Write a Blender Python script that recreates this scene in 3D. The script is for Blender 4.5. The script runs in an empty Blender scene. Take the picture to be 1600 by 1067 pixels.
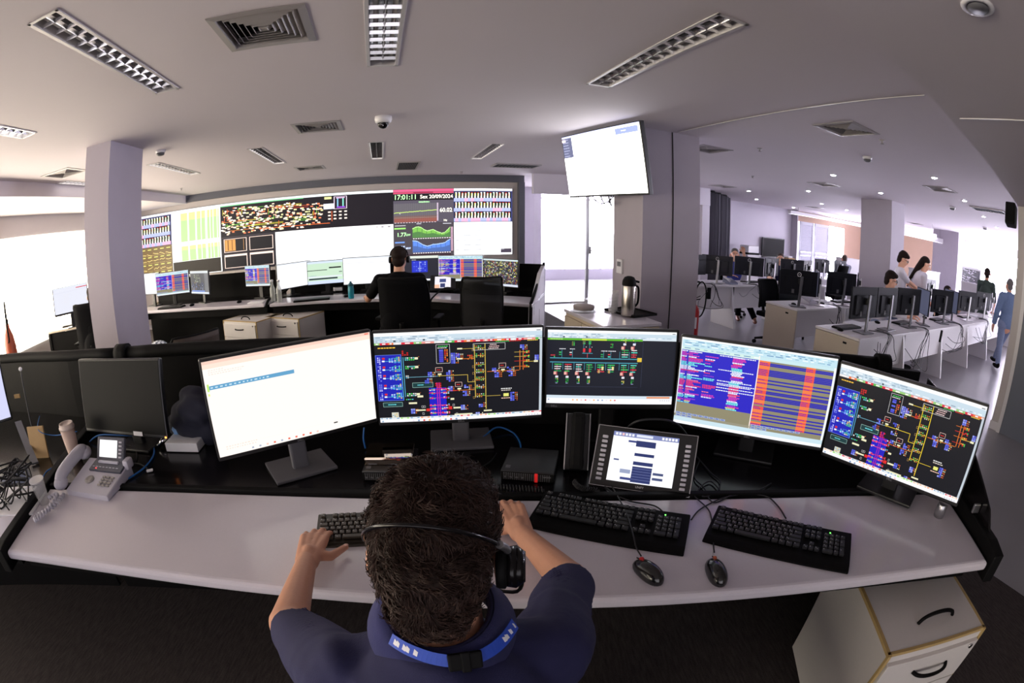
import bpy, bmesh, math, random
from mathutils import Vector, Matrix
rnd = random.Random(7)
sc = bpy.context.scene
COL = sc.collection
# ------------------------------------------------------------------ camera constants
CAM_H, LENS, PITCH = 1.60, 17.0, math.radians(14.0)
def ray(px, py):
    """direction in the room of a pixel of the 1600x1067 frame (equisolid fisheye lens)"""
    x = (px - 800) * 36 / 1600; y = (533.5 - py) * 36 / 1600
    r = math.hypot(x, y) + 1e-9; t = 2 * math.asin(min(1, r / 2 / LENS))
    cx, cy, cz = x / r * math.sin(t), y / r * math.sin(t), math.cos(t)
    return Vector((cx, cy * math.sin(PITCH) + cz * math.cos(PITCH), cy * math.cos(PITCH) - cz * math.sin(PITCH)))
EYE = Vector((0, 0, CAM_H))
def at(px, py, z):                      # point of the horizontal plane z
    d = ray(px, py); return EYE + d * ((z - CAM_H) / d.z)
def on(px, py, n, c):                   # point of the plane n.p = c
    d = ray(px, py); n = Vector(n); return EYE + d * ((c - n.dot(EYE)) / n.dot(d))
def far(px, py, dist):                  # point at a horizontal distance
    d = ray(px, py); return EYE + d * (dist / math.hypot(d.x, d.y))
AX = math.radians(15.25)
E1 = Vector((math.cos(AX), math.sin(AX), 0)); E2 = Vector((-math.sin(AX), math.cos(AX), 0)); UP = Vector((0, 0, 1))
def RM(u, v, z=0): return E1 * u + E2 * v + UP * z
CEIL, SOFFIT = 2.60, 2.34
# ------------------------------------------------------------------ materials
def lin(c):
    c = c / 255.0
    return c / 12.92 if c <= 0.04045 else ((c + 0.055) / 1.055) ** 2.4
def rgb(r, g, b): return (lin(r), lin(g), lin(b), 1)
MATS = {}
def mat(name, c, rough=0.5, metal=0.0, emit=0, ecol=None, var=0.0, vscale=20, bump=0.0, bscale=200, spec=0.5, trans=0.0, alpha=1.0, coat=0.0, detail=4):
    if name in MATS: return MATS[name]
    m = bpy.data.materials.new(name); m.use_nodes = True
    nt = m.node_tree; b = nt.nodes['Principled BSDF']
    b.inputs['Base Color'].default_value = rgb(*c)
    b.inputs['Roughness'].default_value = rough; b.inputs['Metallic'].default_value = metal
    b.inputs['Specular IOR Level'].default_value = spec
    b.inputs['Transmission Weight'].default_value = trans; b.inputs['Alpha'].default_value = alpha
    b.inputs['Coat Weight'].default_value = coat
    if emit:
        b.inputs['Emission Color'].default_value = rgb(*(ecol or c)); b.inputs['Emission Strength'].default_value = emit
    if var or bump:
        tc = nt.nodes.new('ShaderNodeTexCoord')
        if var:
            n = nt.nodes.new('ShaderNodeTexNoise'); n.inputs['Scale'].default_value = vscale; n.inputs['Detail'].default_value = detail
            nt.links.new(tc.outputs['Object'], n.inputs['Vector'])
            mx = nt.nodes.new('ShaderNodeMix'); mx.data_type = 'RGBA'
            nt.links.new(n.outputs['Fac'], mx.inputs['Factor'])
            k0, k1 = 1 - var, 1 + var
            base = rgb(*c)
            mx.inputs['A'].default_value = tuple(min(1, v * k0) for v in base[:3]) + (1,)
            mx.inputs['B'].default_value = tuple(min(1, v * k1) for v in base[:3]) + (1,)
            nt.links.new(mx.outputs['Result'], b.inputs['Base Color'])
        if bump:
            n2 = nt.nodes.new('ShaderNodeTexNoise'); n2.inputs['Scale'].default_value = bscale; n2.inputs['Detail'].default_value = 3
            nt.links.new(tc.outputs['Object'], n2.inputs['Vector'])
            bp = nt.nodes.new('ShaderNodeBump'); bp.inputs['Strength'].default_value = bump; bp.inputs['Distance'].default_value = 0.004
            nt.links.new(n2.outputs['Fac'], bp.inputs['Height']); nt.links.new(bp.outputs['Normal'], b.inputs['Normal'])
    MATS[name] = m
    return m
def screen_mat(name, strength):
    if name in MATS: return MATS[name]
    m = bpy.data.materials.new(name); m.use_nodes = True
    nt = m.node_tree; b = nt.nodes['Principled BSDF']
    a = nt.nodes.new('ShaderNodeAttribute'); a.attribute_name = 'Col'
    b.inputs['Base Color'].default_value = (0.012, 0.012, 0.014, 1); b.inputs['Roughness'].default_value = 0.35; b.inputs['Specular IOR Level'].default_value = 0.15
    b.inputs['Emission Strength'].default_value = strength
    nt.links.new(a.outputs['Color'], b.inputs['Emission Color'])
    MATS[name] = m
    return m
SCR = screen_mat('screen_glow', 0.74); SCRWALL = screen_mat('wall_screen_glow', 1.0); SCRDIM = screen_mat('dim_screen_glow', 0.7); SCRTV = screen_mat('television_glow', 2.8)
M_WALL = mat('painted_wall', (196, 190, 190), 0.8, var=0.03, vscale=3, bump=0.05)
M_WALLB = mat('lavender_wall', (205, 200, 212), 0.8, var=0.03, vscale=3)
M_BEIGE = mat('beige_wall', (190, 176, 156), 0.8, var=0.04, vscale=4, bump=0.05)
M_TAN = mat('tan_wall', (164, 136, 118), 0.8, var=0.04, vscale=4)
M_PILLAR = mat('grey_pillar', (166, 159, 170), 0.75, var=0.04, vscale=5, bump=0.06)
M_CEIL = mat('ceiling_paint', (212, 204, 210), 0.85, var=0.02, vscale=2)
M_TRIM = mat('grey_trim', (86, 88, 98), 0.6, var=0.05, vscale=6)
M_SHUT = mat('shutter_paint', (176, 176, 188), 0.5, var=0.03, vscale=6)
M_WHITE = mat('white_lacquer', (222, 220, 224), 0.35, var=0.02, vscale=6)
M_DESK = mat('worktop_laminate', (208, 203, 212), 0.17, var=0.03, vscale=180, spec=0.5, detail=2)
M_PED = mat('white_melamine', (206, 202, 200), 0.45, var=0.03, vscale=90)
M_EDGE = mat('tan_edge_band', (178, 152, 100), 0.5, var=0.1, vscale=40)
M_BLACK = mat('black_plastic', (10, 9, 10), 0.6, spec=.12, var=0.1, vscale=60)
M_BLACKG = mat('black_gloss_laminate', (17, 15, 17), 0.2, spec=.3, var=0.1, vscale=30)
M_RUBBER = mat('black_rubber', (11, 11, 12), 0.65, spec=.16, var=0.15, vscale=40)
M_KEY = mat('keycap_black', (30, 30, 33), 0.4, var=0.1, vscale=120)
M_KEYL = mat('key_legend', (150, 150, 150), 0.6)
M_GREYP = mat('grey_plastic', (95, 95, 100), 0.45, var=0.06, vscale=50)
M_SILVER = mat('silver_metal', (190, 190, 195), 0.28, 0.9, var=0.04, vscale=60)
M_CHROME = mat('chrome', (215, 215, 220), 0.08, 1.0)
M_ALU = mat('aluminium_louvre', (225, 225, 228), 0.2, 1.0)
M_FRAMEW = mat('white_metal_frame', (206, 202, 204), 0.4, 0.2)
M_VENT = mat('grey_vent_metal', (165, 160, 160), 0.5, 0.2)
M_DARKV = mat('dark_void', (26, 25, 25), 0.9)
M_SCREENOFF = mat('screen_off', (9, 9, 10), 0.5, spec=0.12, var=.1, vscale=30)
M_MONBACK = mat('monitor_back', (38, 39, 49), 0.45, 0.0, spec=.3, var=0.06, vscale=12)
M_MONDARK = mat('monitor_bezel', (22, 22, 25), 0.4)
M_DESKW = mat('office_desk_white', (222, 219, 222), 0.4, var=0.03, vscale=60)
M_DESKT = mat('office_desk_end', (196, 184, 168), 0.5, var=0.05, vscale=80)
M_CABLE = mat('black_cable', (18, 18, 22), 0.5)
M_CABLEG = mat('grey_cable', (120, 120, 128), 0.5)
M_BLUECABLE = mat('blue_cable', (38, 110, 190), 0.4)
M_RED = mat('red_paint', (190, 30, 32), 0.35, var=0.08, vscale=20)
M_ORANGE = mat('faded_red_paint', (168, 78, 48), 0.4, var=0.1, vscale=20)
M_GLASS = mat('clear_glass', (235, 240, 242), 0.03, alpha=0.07)
M_BOTTLE = mat('bottle_glass', (214, 218, 214), 0.06, alpha=0.42)
M_PLASTIC = mat('clear_plastic', (225, 225, 225), 0.12, alpha=0.26)
M_SKIN = mat('skin', (205, 150, 122), 0.5, var=0.06, vscale=30, bump=0.12, bscale=300)
M_SKIN2 = mat('skin_pale', (232, 178, 150), 0.5, var=0.05, vscale=30)
M_HAIR = mat('dark_hair', (34, 23, 19), 0.7, spec=.15, var=0.35, vscale=60)
M_HAIR2 = mat('brown_hair', (58, 40, 32), 0.45, var=0.3, vscale=80)
M_HAIRG = mat('grey_hair', (96, 92, 92), 0.6, var=0.25, vscale=80)
M_NAVY = mat('navy_cotton', (29, 30, 72), 0.85, var=0.12, vscale=25, bump=0.25, bscale=500)
M_BLACKC = mat('black_cotton', (12, 12, 15), 0.9, spec=.1, var=0.15, vscale=25, bump=0.2, bscale=400)
M_WHITEC = mat('white_cotton', (226, 222, 232), 0.85, var=0.05, vscale=15, bump=0.2, bscale=200)
M_BLUEC = mat('blue_cotton', (52, 60, 150), 0.85, var=0.1, vscale=15)
M_DENIM = mat('denim', (104, 124, 158), 0.85, var=0.2, vscale=40, bump=0.2, bscale=400)
M_JEANS = mat('jeans', (120, 132, 162), 0.85, var=0.2, vscale=40)
M_GREYC = mat('grey_cotton', (150, 152, 170), 0.85, var=0.1, vscale=20)
M_GREENC = mat('dark_green_cotton', (52, 66, 60), 0.85, var=0.1, vscale=20)
M_LEATHER = mat('brown_leather', (120, 62, 42), 0.4, var=0.15, vscale=30)
M_PAPER = mat('paper', (232, 232, 236), 0.7, var=0.02, vscale=30)
M_CUP = mat('paper_cup', (196, 172, 160), 0.6, var=0.04, vscale=40)
M_TEAL = mat('teal_bottle', (20, 140, 160), 0.3, var=0.05, vscale=20)
M_LABELBLUE = mat('lanyard_blue', (36, 76, 190), 0.5, var=0.1, vscale=30)
M_PHONE = mat('phone_grey', (192, 190, 202), 0.4, var=0.03, vscale=40)
M_PHONED = mat('phone_dark', (70, 72, 84), 0.4)
M_CARD = mat('cardboard', (170, 140, 96), 0.7, var=0.08, vscale=30)
M_SKY = mat('daylight', (255, 255, 255), 1.0, emit=9.0, ecol=(244, 242, 255))
M_SKYW = mat('warm_daylight', (255, 255, 255), 1.0, emit=6.0, ecol=(255, 242, 218))
M_SKYS = mat('shutter_daylight', (255, 255, 255), 1.0, emit=2.2, ecol=(240, 236, 255))
M_SKYO = mat('office_daylight', (255, 255, 255), 1.0, emit=32, ecol=(240, 236, 255))
M_LED = mat('led_glow', (255, 255, 255), 0.5, emit=170, ecol=(246, 242, 255))
M_TUBE = mat('lamp_tube', (240, 240, 245), 0.4, emit=3.0, ecol=(255, 250, 240))
M_TUBEOFF = mat('lamp_tube_unlit', (225, 222, 222), 0.4)
# ------------------------------------------------------------------ mesh builder
class MB:
    def __init__(self): self.bm = bmesh.new()
    def _add(self, tmp, M=None, mi=0, smooth=False):
        if M is not None: bmesh.ops.transform(tmp, matrix=M, verts=tmp.verts)
        vm = {}
        for v in tmp.verts: vm[v] = self.bm.verts.new(v.co)
        for f in tmp.faces:
            try:
                g = self.bm.faces.new([vm[v] for v in f.verts]); g.material_index = mi; g.smooth = smooth
            except ValueError: pass
        tmp.free(); return self
    def box(self, c, s, rot=None, bev=0.0, mi=0, seg=2):
        t = bmesh.new(); bmesh.ops.create_cube(t, size=1.0)
        bmesh.ops.scale(t, vec=Vector(s), verts=t.verts)
        if bev: bmesh.ops.bevel(t, geom=t.edges[:], offset=bev, segments=seg, affect='EDGES', profile=0.6)
        M = Matrix.Translation(Vector(c))
        if rot is not None: M = M @ (rot if isinstance(rot, Matrix) else Matrix.Rotation(rot, 4, 'Z'))
        return self._add(t, M, mi)
    def cyl(self, p0, p1, r0, r1=None, n=16, mi=0, caps=True, smooth=True):
        r1 = r0 if r1 is None else r1
        p0, p1 = Vector(p0), Vector(p1); d = p1 - p0; L = d.length
        if L < 1e-7: return self
        q = d.to_track_quat('Z', 'Y').to_matrix()
        ring = lambda p, r: [self.bm.verts.new(p + q @ Vector((r * math.cos(2 * math.pi * i / n), r * math.sin(2 * math.pi * i / n), 0))) for i in range(n)]
        a, b = ring(p0, r0), ring(p1, r1)
        for i in range(n):
            f = self.bm.faces.new([a[i], a[(i + 1) % n], b[(i + 1) % n], b[i]]); f.material_index = mi; f.smooth = smooth
        if caps:
            for f in (self.bm.faces.new(a[::-1]), self.bm.faces.new(b)): f.material_index = mi
        return self
    def tube(self, pts, r, n=8, mi=0, sub=6, closed=False, rs=None):
        P = spline(pts, sub) if sub > 1 else [Vector(p) for p in pts]
        prev = None; N = len(P); rot = None
        for i, p in enumerate(P):
            t = (P[min(i + 1, N - 1)] - P[max(i - 1, 0)])
            if t.length < 1e-9: continue
            t.normalize()
            if rot is None:
                x = t.orthogonal().normalized()
            else:
                x = (rot - t * rot.dot(t))
                x = x.normalized() if x.length > 1e-6 else t.orthogonal().normalized()
            rot = x; y = t.cross(x)
            rr = r if rs is None else rs[0] + (rs[-1] - rs[0]) * i / (N - 1)
            ring = [self.bm.verts.new(p + (x * math.cos(2 * math.pi * k / n) + y * math.sin(2 * math.pi * k / n)) * rr) for k in range(n)]
            if prev:
                for k in range(n):
                    f = self.bm.faces.new([prev[k], prev[(k + 1) % n], ring[(k + 1) % n], ring[k]]); f.material_index = mi; f.smooth = True
            else:
                f = self.bm.faces.new(ring[::-1]); f.material_index = mi
            prev = ring
        f = self.bm.faces.new(prev); f.material_index = mi
        return self
    def lathe(self, prof, c=(0, 0, 0), n=24, mi=0, smooth=True, M=None):
        rings = []
        M = M or Matrix.Translation(Vector(c))
        for r, z in prof:
            rings.append([self.bm.verts.new(M @ Vector((max(r, 1e-5) * math.cos(2 * math.pi * i / n), max(r, 1e-5) * math.sin(2 * math.pi * i / n), z))) for i in range(n)])
        for a, b in zip(rings, rings[1:]):
            for i in range(n):
                f = self.bm.faces.new([a[i], a[(i + 1) % n], b[(i + 1) % n], b[i]]); f.material_index = mi; f.smooth = smooth
        self.bm.faces.new(rings[0][::-1]).material_index = mi; self.bm.faces.new(rings[-1]).material_index = mi
        return self
    def prism(self, poly, z0, z1, M=None, mi=0, bev=0.0):
        t = bmesh.new()
        a = [t.verts.new((p[0], p[1], z0)) for p in poly]; b = [t.verts.new((p[0], p[1], z1)) for p in poly]
        n = len(poly)
        t.faces.new(a[::-1]); t.faces.new(b)
        for i in range(n): t.faces.new([a[i], a[(i + 1) % n], b[(i + 1) % n], b[i]])
        bmesh.ops.recalc_face_normals(t, faces=t.faces[:])
        if bev: bmesh.ops.bevel(t, geom=[e for e in t.edges if abs(e.verts[0].co.z - e.verts[1].co.z) < 1e-6], offset=bev, segments=3, affect='EDGES', profile=0.5)
        return self._add(t, M, mi)
    def strip(self, A, B, z0, z1, mi=0, bev=0.0):
        """solid between two matching polylines A (front) and B (back)"""
        return self.prism([tuple(p)[:2] for p in A] + [tuple(p)[:2] for p in reversed(B)], z0, z1, None, mi, bev)
    def quad(self, a, b, c, d, mi=0):
        f = self.bm.faces.new([self.bm.verts.new(Vector(p)) for p in (a, b, c, d)]); f.material_index = mi; return self
    def slab(self, a, b, c, d, th, mi=0):
        """quad a b c d given thickness th along its normal, away from the visible side"""
        a, b, c, d = map(Vector, (a, b, c, d)); n = (b - a).cross(d - a).normalized() * th
        v = [self.bm.verts.new(p) for p in (a, b, c, d, a - n, b - n, c - n, d - n)]
        for q in ((0, 1, 2, 3), (7, 6, 5, 4), (0, 4, 5, 1), (1, 5, 6, 2), (2, 6, 7, 3), (3, 7, 4, 0)):
            self.bm.faces.new([v[i] for i in q]).material_index = mi
        return self
    def ell(self, c, r, rot=None, n=20, mi=0):
        t = bmesh.new(); bmesh.ops.create_uvsphere(t, u_segments=n, v_segments=max(8, n * 2 // 3), radius=1.0)
        M = Matrix.Translation(Vector(c)) @ (rot if rot is not None else Matrix.Identity(4)) @ Matrix.Diagonal((r[0], r[1], r[2], 1))
        return self._add(t, M, mi, True)
    def cap(self, p0, p1, r0, r1, n=14):
        self.cyl(p0, p1, r0, r1, n); self.ell(p0, (r0,) * 3, n=n); return self.ell(p1, (r1,) * 3, n=n)
    def mesh(self, name='m'):
        me = bpy.data.meshes.new(name); bmesh.ops.recalc_face_normals(self.bm, faces=self.bm.faces[:])
        self.bm.to_mesh(me); self.bm.free(); return me
    def build(self, name, m, parent=None, smooth=None, loc=None):
        me = self.mesh(name)
        for x in (m if isinstance(m, (list, tuple)) else [m]): me.materials.append(x)
        if smooth is not None:
            for p in me.polygons: p.use_smooth = smooth
        o = bpy.data.objects.new(name, me); COL.objects.link(o)
        if parent: o.parent = parent
        if loc is not None: o.location = loc
        return o
def spline(pts, sub=6):
    P = [Vector(p) for p in pts]
    if len(P) < 3: return [P[0].lerp(P[-1], i / sub) for i in range(sub + 1)]
    out = []
    for i in range(len(P) - 1):
        p0, p1, p2, p3 = P[max(i - 1, 0)], P[i], P[i + 1], P[min(i + 2, len(P) - 1)]
        for k in range(sub):
            t = k / sub
            out.append(0.5 * ((2 * p1) + (p2 - p0) * t + (2 * p0 - 5 * p1 + 4 * p2 - p3) * t * t + (3 * p1 - p0 - 3 * p2 + p3) * t ** 3))
    out.append(P[-1]); return out
def tag(o, label=None, cat=None, group=None, kind=None):
    if label: o['label'] = label
    if cat: o['category'] = cat
    if group: o['group'] = group
    if kind: o['kind'] = kind
    return o
def thing(name, label, cat, loc=(0, 0, 0), rotz=0.0, group=None):
    o = bpy.data.objects.new(name, None); COL.objects.link(o); o.empty_display_size = 0.1
    o.location = Vector(loc); o.rotation_euler = (0, 0, rotz)
    return tag(o, label, cat, group)
def struct(name, mb, m, smooth=None): return tag(mb.build(name, m, None, smooth), kind='structure')
KIDS = {}
def kids(o): return [c for c in bpy.data.objects if c.parent == o]
def dup(o, loc, rotz, label, group=None, par=None):
    c = o.copy(); COL.objects.link(c)
    if par: c.parent = par
    else:
        c.location = Vector(loc); c.rotation_euler = (0, 0, rotz); c['label'] = label
        if group: c['group'] = group
    for k in kids(o): dup(k, None, None, None, None, c)
    return c
def text_mesh(s, size, depth=0.0, bold=False, align='CENTER'):
    cu = bpy.data.curves.new('lettering', 'FONT'); cu.body = s; cu.size = size; cu.extrude = depth; cu.align_x = align; cu.align_y = 'CENTER'
    if bold: cu.offset = size * 0.012
    cu.resolution_u = 3
    o = bpy.data.objects.new('lettering', cu); COL.objects.link(o)
    dg = bpy.context.evaluated_depsgraph_get()
    me = bpy.data.meshes.new_from_object(o.evaluated_get(dg))
    bpy.data.objects.remove(o); bpy.data.curves.remove(cu)
    return me
def lettering(name, s, size, m, parent, M, depth=0.0003, bold=False):
    me = text_mesh(s, size, depth, bold); me.materials.clear(); me.materials.append(m); me.transform(M)
    o = bpy.data.objects.new(name, me); COL.objects.link(o); o.parent = parent; return o
def blob(parts, voxel, smooth=3, name='m'):
    """one continuous skin grown over limbs (capsules) and masses (ellipsoids)"""
    mb = MB()
    for p in parts:
        if p[0] == 'c': mb.cap(*p[1:])
        else: mb.ell(*p[1:])
    me = mb.mesh(); o = bpy.data.objects.new('m', me); COL.objects.link(o)
    r = o.modifiers.new('r', 'REMESH'); r.mode = 'VOXEL'; r.voxel_size = voxel; r.use_smooth_shade = True
    if smooth:
        s = o.modifiers.new('s', 'SMOOTH'); s.factor = 0.5; s.iterations = smooth
    dg = bpy.context.evaluated_depsgraph_get()
    out = bpy.data.meshes.new_from_object(o.evaluated_get(dg)); out.name = name
    bpy.data.objects.remove(o); bpy.data.meshes.remove(me)
    for p in out.polygons: p.use_smooth = True
    return out
def mobj(name, me, m, parent=None):
    me.materials.clear(); me.materials.append(m)
    o = bpy.data.objects.new(name, me); COL.objects.link(o)
    if parent: o.parent = parent
    return o
# ------------------------------------------------------------------ screen pictures
class Pic:
    """a flat lit picture: coloured rectangles in 0..1 coordinates, y downwards"""
    def __init__(s, w, h, bg, seed=1):
        s.W, s.H, s.q, s.r, s.L = w, h, [], random.Random(seed), 0
        s.rect(0, 0, 1, 1, bg)
    def rect(s, x0, y0, x1, y1, c, L=None):
        x0, x1 = max(0, min(x0, x1)), min(1, max(x0, x1)); y0, y1 = max(0, min(y0, y1)), min(1, max(y0, y1))
        if x1 > x0 and y1 > y0: s.q.append((x0, y0, x1, y1, c, len(s.q) if L is None else L))
    def h(s, x0, x1, y, c, t=0.004): s.rect(x0, y - t / 2, x1, y + t / 2, c)
    def v(s, x, y0, y1, c, t=0.003): s.rect(x - t / 2, y0, x + t / 2, y1, c)
    def box(s, x0, y0, x1, y1, c, t=0.003):
        k = s.W / s.H
        s.h(x0, x1, y0, c, t * k); s.h(x0, x1, y1, c, t * k); s.v(x0, y0, y1, c, t); s.v(x1, y0, y1, c, t)
    def text(s, x, y, n, c, size=0.008, gap=0.3):
        """a run of illegible small writing: n short dashes"""
        for _ in range(n):
            L = s.r.uniform(0.5, 1.6) * size; s.rect(x, y - size * 0.55, x + L, y + size * 0.55, c); x += L + size * gap
    def cluster(s, x, y, nx, ny, dx, dy, cols, f=0.7):
        for i in range(nx):
            for j in range(ny):
                if s.r.random() < 0.88: s.rect(x + i * dx, y + j * dy, x + (i + f) * dx, y + (j + f) * dy, s.r.choice(cols))
    def mesh(s, name='m'):
        me = bpy.data.meshes.new(name); vs, fs, cs = [], [], []
        n = len(s.q)
        for i, (x0, y0, x1, y1, c, L) in enumerate(s.q):
            yy = -0.0008 * (i / max(n, 1)) - (0.0002 if i else 0)
            X0, X1 = (x0 - 0.5) * s.W, (x1 - 0.5) * s.W; Z0, Z1 = (0.5 - y1) * s.H, (0.5 - y0) * s.H
            b = len(vs); vs += [(X0, yy, Z0), (X1, yy, Z0), (X1, yy, Z1), (X0, yy, Z1)]; fs.append((b, b + 1, b + 2, b + 3)); cs.append(rgb(*c))
        me.from_pydata(vs, [], fs)
        a = me.color_attributes.new('Col', 'FLOAT_COLOR', 'CORNER')
        d = []
        for c in cs: d += list(c) * 4
        a.data.foreach_set('color', d)
        return me
    def obj(s, name, parent, loc, m=None, M=None):
        me = s.mesh(name)
        if M is not None: me.transform(M)
        o = mobj(name, me, m or SCR, parent); o.location = Vector(loc); return o
W_, K_ = (255, 253, 248), (18, 19, 26)
def dlight(pic, y0, y1):
    pic.rect(0, y0, 1, y1, (214, 226, 234))
def toolbar(p, green=False):
    p.rect(0, 0, 1, 0.035, (250, 250, 250)); p.rect(0, 0.035, 1, 0.105, (196, 214, 226))
    for y in (0.048, 0.07, 0.09):
        x = 0.01
        while x < (0.45 if y < 0.08 else 0.97):
            L = p.r.uniform(0.01, 0.05); p.rect(x, y - 0.006, x + L, y + 0.006, p.r.choice([(236, 240, 244), (170, 190, 206), (225, 232, 240), (150, 168, 186)])); x += L + p.r.uniform(0.004, 0.02)
    p.rect(0.115, 0.082, 0.13, 0.1, (70, 80, 90)); p.rect(0.29, 0.078, 0.303, 0.096, (70, 80, 90))
    p.rect(0.965, 0.02, 0.99, 0.03, (120, 130, 140))
def taskbar(p, y=0.955):
    p.rect(0, y, 1, 1, (246, 244, 250))
    for i in range(11): p.rect(0.2 + i * 0.033, y + 0.014, 0.212 + i * 0.033, y + 0.032, p.r.choice([(220, 70, 60), (250, 190, 190), (120, 150, 190), (230, 220, 230), (240, 170, 90)]))
    p.rect(0.01, y + 0.014, 0.022, y + 0.03, (140, 170, 200))
    for i in range(5): p.rect(0.9 + i * 0.018, y + 0.016, 0.91 + i * 0.018, y + 0.028, (190, 195, 205))
def scada(w, h, seed, bus=(206, 178, 80), lilac=(186, 40, 160)):
    p = Pic(w, h, K_, seed); R = p.r
    G, Y, Rd, Bl, C, Wt, O, Cr = (70, 200, 90), (230, 200, 80), (214, 44, 40), (86, 96, 220), (90, 180, 220), (225, 225, 225), (226, 120, 40), (232, 228, 190)
    toolbar(p)
    x = 0.0
    while x < 1:
        L = R.uniform(0.03, 0.075); p.rect(x, 0.106, x + L, 0.128, R.choice([(220, 50, 70), (90, 180, 80), (236, 120, 60), (150, 200, 120), (230, 226, 226), (236, 150, 140)])); p.rect(x + L * .3, 0.111, x + L * .7, 0.123, (250, 240, 240)); x += L
    p.text(0.02, 0.16, 6, (240, 190, 60), 0.011); p.text(0.72, 0.135, 7, G, 0.008); p.text(0.8, 0.135, 6, Rd, 0.008); p.text(0.91, 0.135, 6, Y, 0.008)
    # blue bay on the left
    p.rect(0.0, 0.235, 0.158, 0.75, (28, 34, 176)); p.box(0.002, 0.237, 0.156, 0.748, (120, 160, 240), 0.0015)
    for i, y in enumerate((0.26, 0.355, 0.45, 0.56, 0.66)):
        p.cluster(0.012, y, 2, 4, 0.011, 0.021, [(190, 190, 250), (110, 120, 230)])
        p.rect(0.042, y + 0.005, 0.058, y + 0.026, Rd); p.rect(0.04, y + 0.036, 0.056, y + 0.052, (245, 245, 250))
        p.h(0.056, 0.155, y + 0.045, C, 0.005); p.cluster(0.082, y + 0.015, 2, 3, 0.014, 0.016, [(210, 220, 250), (80, 200, 220), (120, 140, 250)])
        p.box(0.1, y + 0.012, 0.142, y + 0.06, C, 0.0016); p.cluster(0.115, y, 3, 4, 0.012, 0.018, [C, Wt, G, Y])
        if i < 2 or i == 4: p.cluster(0.178, y + 0.01, 5, 2, 0.012, 0.02, [G, Wt, (90, 190, 190)]); p.rect(0.236, y + 0.012, 0.256, y + 0.036, Cr); p.text(0.258, y + 0.008, 1, O, 0.005)
    p.v(0.156, 0.265, 0.74, C, 0.0035); p.v(0.168, 0.265, 0.71, C, 0.0035)
    p.cluster(0.162, 0.195, 3, 3, 0.014, 0.02, [Rd, (190, 30, 30)])
    p.cluster(0.178, 0.47, 2, 2, 0.01, 0.018, [Wt, C]); p.rect(0.185, 0.775, 0.235, 0.795, Cr); p.rect(0.24, 0.7, 0.275, 0.722, Cr); p.cluster(0.17, 0.735, 4, 1, 0.012, 0.016, [G, C])
    for b in ((0.215, 0.555, 0.338, 0.608), (0.028, 0.77, 0.146, 0.818)):
        p.rect(*b, (26, 60, 62)); p.box(*b, (150, 190, 180), 0.002); p.text(b[0] + 0.03, (b[1] + b[3]) / 2, 4, (110, 220, 230), 0.009)
    # framed lists
    p.box(0.366, 0.145, 0.446, 0.35, Wt, 0.0018); p.text(0.378, 0.165, 5, G, 0.009); p.text(0.374, 0.182, 5, Wt, 0.007)
    p.cluster(0.382, 0.2, 1, 7, 0.03, 0.02, [Bl, (70, 70, 200)], 0.85); p.cluster(0.414, 0.2, 2, 7, 0.012, 0.02, [O, (180, 90, 70), Rd])
    for (x, y) in ((0.452, 0.24), (0.452, 0.3), (0.48, 0.25), (0.31, 0.44), (0.29, 0.51), (0.42, 0.43), (0.42, 0.5), (0.43, 0.61), (0.525, 0.6), (0.515, 0.67), (0.695, 0.425), (0.71, 0.475), (0.785, 0.42), (0.795, 0.47), (0.865, 0.18), (0.955, 0.3), (0.61, 0.81), (0.805, 0.71), (0.805, 0.755), (0.195, 0.85), (0.5, 0.83), (0.59, 0.925)):
        p.cluster(x, y, 2, 3, 0.0135, 0.02, [Bl, (110, 120, 235), (70, 80, 200), (150, 160, 240)], 0.85); p.cluster(x + 0.029, y + 0.004, 2, 3, 0.01, 0.02, [O, Cr, (200, 90, 60)], 0.55)
    # lilac double bus on a blue bay
    p.rect(0.312, 0.62, 0.415, 0.945, (30, 30, 190)); p.v(0.362, 0.56, 0.945, lilac, 0.005); p.v(0.375, 0.56, 0.945, lilac, 0.005)
    p.cluster(0.352, 0.565, 3, 3, 0.013, 0.022, [Rd, (180, 20, 20)])
    for y in (0.64, 0.68, 0.735, 0.82, 0.86, 0.91): p.h(0.31, 0.42, y, R.choice([Rd, lilac, (250, 80, 90)]), 0.005); p.cluster(0.315, y - 0.012, 3, 2, 0.012, 0.014, [C, G, Rd, Wt, (250, 90, 120)]); p.cluster(0.385, y - 0.012, 4, 2, 0.013, 0.014, [Rd, Wt, C, (250, 90, 120)])
    p.h(0.42, 0.585, 0.66, O, 0.005); p.h(0.45, 0.5, 0.66, Rd, 0.006)
    p.rect(0.225, 0.862, 0.285, 0.878, Cr); p.rect(0.29, 0.855, 0.312, 0.885, Rd); p.rect(0.455, 0.85, 0.5, 0.868, Cr); p.rect(0.425, 0.84, 0.447, 0.875, Rd); p.rect(0.46, 0.93, 0.57, 0.945, Cr); p.rect(0.44, 0.745, 0.462, 0.765, Cr)
    for (x, y) in ((0.262, 0.82), (0.275, 0.82), (0.265, 0.9), (0.452, 0.815), (0.47, 0.92)): p.box(x, y, x + 0.01, y + 0.022, Wt, 0.0012)
    p.rect(0.075, 0.885, 0.118, 0.945, (205, 205, 190)); p.cluster(0.08, 0.9, 3, 3, 0.011, 0.014, [(90, 160, 210), (220, 180, 80), (230, 230, 220)])
    # main yellow double bus
    p.v(0.592, 0.16, 0.75, bus, 0.0045); p.v(0.655, 0.15, 0.89, bus, 0.0045)
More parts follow.
